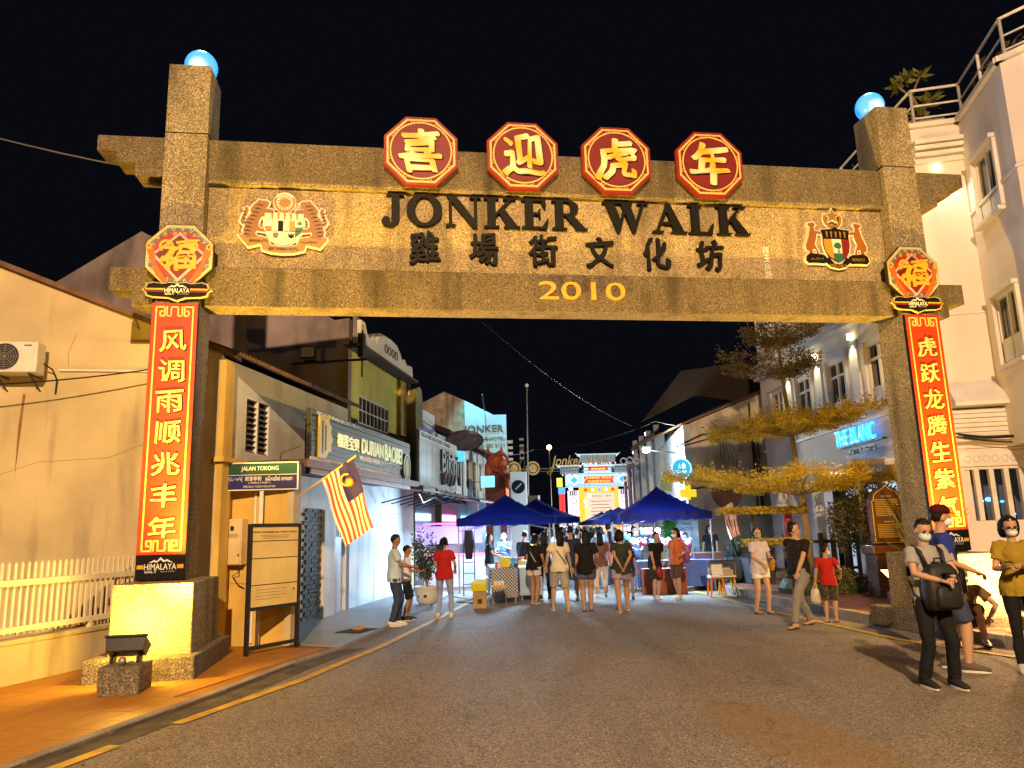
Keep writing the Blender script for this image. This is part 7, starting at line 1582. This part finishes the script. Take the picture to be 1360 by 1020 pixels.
# crowd in the street, mostly seen from behind
C = [
 ('stallholder in black tee and khaki shorts under the left tent',-.74,20.6,80,1.60,0,((.012,.012,.014),'tee'),('knee',(.16,.13,.09)),'long',None,((.10,-.38,1.15),(-.05,-.36,1.05)),0),
 ('person in dark blue tee behind the goods of the left tent',-.35,22.4,-20,1.62,0,((.03,.05,.12),'tee'),('trousers',(.03,.03,.04)),'short',mask_w,((.10,-.36,1.3),(-.08,-.36,1.2)),0),
 ('woman in black tee and white shorts bending at the left stall with a pale strap',.37,18.0,150,1.57,1,((.010,.010,.012),'tee'),('shorts',(.60,.56,.52)),'bob',None,((.14,-.30,.98),(-.16,-.28,.95)),14),
 ('slim person in black with long hair between the left stall and the white tee',.66,18.9,178,1.60,1,((.012,.012,.015),'long'),('slim',(.02,.02,.025)),'long',None,None,0),
 ('woman in cream tee and pale grey shorts walking to the left stalls',.88,16.25,186,1.67,1,((.60,.56,.46),'tee'),('knee',(.34,.32,.33)),'long',None,None,2),
 ('tall man in navy tee and dark shorts ahead of the cream tee',1.30,18.6,180,1.74,0,((.02,.025,.08),'tee'),('knee',(.05,.045,.045)),'short',None,None,0),
 ('woman in black top and blue denim shorts with long dark hair',1.42,16.1,176,1.62,1,((.010,.009,.012),'loose'),('shorts',(.07,.08,.17)),'long',None,None,3),
 ('woman in brown tee and cropped cream trousers with a thin strap',2.03,19.0,176,1.56,1,((.15,.075,.065),'tee'),('crop',(.58,.50,.46)),'long',None,None,2),
 ('woman in dark green tee and lilac shorts with hands clasped behind her back',2.13,15.9,184,1.64,1,((.025,.035,.030),'tee'),('shorts',(.27,.24,.38)),'bob',None,((.05,.15,.93),(-.05,.15,.93)),2),
 ('girl in black mask and black vest facing the camera beside the green tee',2.60,18.2,-8,1.36,1,((.02,.02,.025),'tee'),('shorts',(.06,.06,.07)),'bob',mask_k,None,0),
 ('person in black tee and dark shorts holding a red carrier bag',3.23,18.25,20,1.54,0,((.010,.010,.012),'loose'),('knee',(.03,.025,.03)),'short',None,((.12,-.20,.95),(-.12,-.18,.84)),12),
 ('woman in orange patterned blouse and brown shorts glancing left',3.76,18.25,-35,1.60,1,((.50,.16,.03),'tee'),('knee',(.075,.045,.040)),'bob',mask_w,((.20,-.14,1.08),(-.24,.02,.76)),0),
 ('boy in maroon tee sitting at the white door panel',4.95,22.6,-10,1.45,0,((.22,.02,.05),'tee'),('knee',(.1,.12,.25)),'short',mask_b,((.12,-.24,1.0),(-.1,-.24,1.0)),0),
 ('person in black beside the right tent pole with a pale mask',5.75,22.9,-30,1.62,0,((.015,.015,.018),'tee'),('trousers',(.3,.3,.3)),'bob',mask_w,None,0),
 ('shopper in grey-blue tee beyond the brown tee',2.35,22.0,180,1.66,0,((.15,.2,.28),'tee'),('trousers',(.04,.04,.06)),'short',None,None,0),
 ('shopper in purple-grey top between the tents',1.9,23.5,165,1.58,1,((.16,.10,.2),'tee'),('slim',(.03,.03,.05)),'long',None,None,0),
 ('toy seller in dark cap behind the right stall table',3.35,21.9,5,1.66,0,((.05,.07,.12),'tee'),('trousers',(.03,.03,.04)),'short',mask_w,((.1,-.34,1.1),(-.1,-.34,1.1)),0),
 ('shopper in dark blue jacket close to the left of the right tent',2.75,20.9,170,1.60,0,((.02,.04,.12),'long'),('trousers',(.03,.03,.04)),'short',None,None,0),
 ('person in white tee half hidden between the navy tee and the black top',1.62,20.6,172,1.66,0,((.55,.56,.58),'tee'),('trousers',(.04,.05,.10)),'short',None,None,0),
 ('dark-haired person in black jacket left of the navy tee at the left stall',.15,20.4,150,1.63,0,((.015,.015,.02),'long'),('trousers',(.05,.05,.06)),'short',None,((.12,-.34,1.1),(-.1,-.34,1.1)),8),
 ('woman in pink tee behind the brown tee, further up the street',2.45,20.3,190,1.55,1,((.42,.20,.24),'tee'),('slim',(.05,.06,.10)),'long',None,None,0),
 ('man in grey tee between the two tents facing left',1.15,22.6,110,1.70,0,((.22,.23,.25),'tee'),('knee',(.06,.06,.07)),'short',mask_w,None,0),
 ('tall person in light blue shirt just beyond the green tee',2.62,21.8,185,1.75,0,((.25,.36,.50),'tee'),('trousers',(.05,.05,.07)),'short',None,None,0),
 ('woman in yellow top behind the left stall goods',.55,22.0,-10,1.56,1,((.5,.38,.06),'tee'),('slim',(.05,.05,.06)),'bob',mask_b,((.1,-.34,1.05),(-.1,-.34,1.05)),0),
 ('woman in white blouse coming towards the camera between the tents',2.05,24.2,5,1.58,1,((.55,.53,.52),'tee'),('slim',(.04,.05,.09)),'long',mask_w,None,0),
 ('person in teal tee at the back corner of the right tent',3.0,23.6,60,1.64,0,((.03,.20,.22),'tee'),('knee',(.06,.06,.07)),'short',mask_b,None,0),
]
checkm = mat('orange_check_cloth',(.5,.16,.03),.85,var=0); nt = checkm.node_tree; ck = nt.nodes.new('ShaderNodeTexChecker'); ck.inputs['Scale'].default_value = 24; ck.inputs['Color1'].default_value = (.55,.13,.02,1); ck.inputs['Color2'].default_value = (.30,.10,.05,1)
tc_ = nt.nodes.new('ShaderNodeTexCoord'); mp = nt.nodes.new('ShaderNodeMapping'); mp.inputs['Rotation'].default_value = (0,rad(45),0); nt.links.new(tc_.outputs['Object'],mp.inputs[0]); nt.links.new(mp.outputs[0],ck.inputs[0]); nt.links.new(ck.outputs[0],nt.nodes['Principled BSDF'].inputs['Base Color'])
for i,(lab,x,y,fc,h,f_,tp,bt_,hr_k,mk,hd,ln) in enumerate(C):
    st_ = (i*37)%10/10; sx_ = R.uniform(.07,.15); sy_ = R.choice((-1,1))*R.uniform(.04,.26); feet = ((sx_,sy_,0),(-sx_,-sy_*.8,0))
    if hd is None: hd = ((R.uniform(.20,.29),R.uniform(-.28,.06),R.uniform(.78,.98)),(-R.uniform(.20,.29),R.uniform(-.28,.06),R.uniform(.78,.98)))
    kw = dict(tm=checkm) if 'orange patterned' in lab else {}
    person(lab,x,y,fc,h,f=f_,feet=feet,lean=ln,hands=hd,head=((R.uniform(-38,38) if i != 11 else -20),6+(i%3)*6),top=tp,bot=bt_,hair=hr_k,mask=mk,skin=i%3 if i%3 < 2 else 0,vs=.018,shoe=(((.55,.5,.5) if i%3 else (.04,.04,.045)),'shoe' if i%2 else 'sandal'),w=R.uniform(.94,1.16),**kw)
for who,lab in ((C[2][0],'pale bag strap across the back of the bending woman'),(C[4][0],'thin dark bag strap across the cream tee'),(C[7][0],'thin dark strap across the brown tee'),(C[8][0],'thin dark strap across the green tee')):
    held('bag_strap','bag strap',lab,who,lambda q,i: strap(q,i,1),plain('pale_strap',(.5,.4,.35)) if 'pale' in lab else black)
held('carrier_bag','bag','red carrier bag hanging from the hand of the person in black',C[10][0],lambda q,i: q.ball((-.02,-.24,.68),.10,.08,.15,12),redp,smooth=True)
held('tote_bag','bag','purple shoulder bag of the woman in the orange blouse',C[11][0],lambda q,i: (q.ball((.26,.0,1.0),.10,.07,.14,12), q.tube([(.14,0,1.42),(.24,-.02,1.1)],.012,6)),plain('purple_bag',(.2,.05,.22)),smooth=True)
# far crowd: a few people copied down the street
src = [o for o in bpy.data.objects if o.get('category') == 'person' and o['label'] in (C[4][0],C[5][0],C[7][0],C[14][0],C[15][0],C[3][0])]
kids = {o.name: [(c,[g for g in c.children]) for c in o.children] for o in src}
rg = random.Random(12)
for i in range(48):
    o = src[i%len(src)]; yy = 25.5+i*.75+rg.uniform(-.5,.5); xx = .3+(yy-24)*.10+rg.uniform(0,1)*(2.1+(yy-26)*.03)
    r = o.copy(); col.objects.link(r); r.matrix_world = TR(xx,yy,0,rg.uniform(0,360)) @ Matrix.Scale(rg.uniform(.90,1.02),4); r['label'] = 'one of the small figures crowding the street far beyond the tents'; r['group'] = 'far crowd walking down the street'
    for c,gs_ in kids[o.name]:
        if c.name.split('.')[0] in ('eye','eyebrow','mouth'): continue
        c2 = c.copy(); col.objects.link(c2); c2.parent = r
        for g_ in gs_: g2 = g_.copy(); col.objects.link(g2); g2.parent = c2
for i,(x,y,pw) in enumerate(((2.2,30,120),(3.6,37,120),(4.2,46,140),(5.2,56,200))):
    t = thing('hanging_lamp',('first','second','third','fourth')[i]+' white lamp hanging over the far crowd, counted from the near end','lamp',TR(x,y,3.2)); MB().ball((0,0,0),.07,n=10).build('bulb',glow('crowd_bulb',(.7,.9,1),25),t); MB().tube([(0,0,.05),(0,0,1.2)],.006,4).build('cord',rubber,t); lamp('POINT',(x,y,3.05),pw,(.6,.82,1),.1)

# street lamps standing behind the camera, whose sodium light falls on the road and the gate
for i,(x,y,z,pw,tx_,ty_) in enumerate(((.4,-13,12.5,56000,-.3,10),(11.5,-3,8.5,2600,6.5,11))):
    t = thing('street_lamp',('tall sodium street lamp behind the viewer on the left','tall sodium street lamp behind the viewer on the right')[i],'street lamp',TR(x,y-1.5))
    MB().tube([(0,0,0),(0,0,z-.6),(0,.4,z-.05),(0,1.3,z+.05)],.08,8).build('pole',greymetal,t); MB().box(-.16,.16,1.1,1.75,z+.02,z+.16).build('lamp_head',greymetal,t,bevel=.03)
    MB().box(-.12,.12,1.2,1.65,z-.005,z+.018).build('lens',glow('sodium_lens',(1,.6,.25),12),t)
    lamp('SPOT',(x,y,z-.08),pw,(1.0,.64,.33),.18,target=(tx_,ty_,0),spot=150,blend=.8)
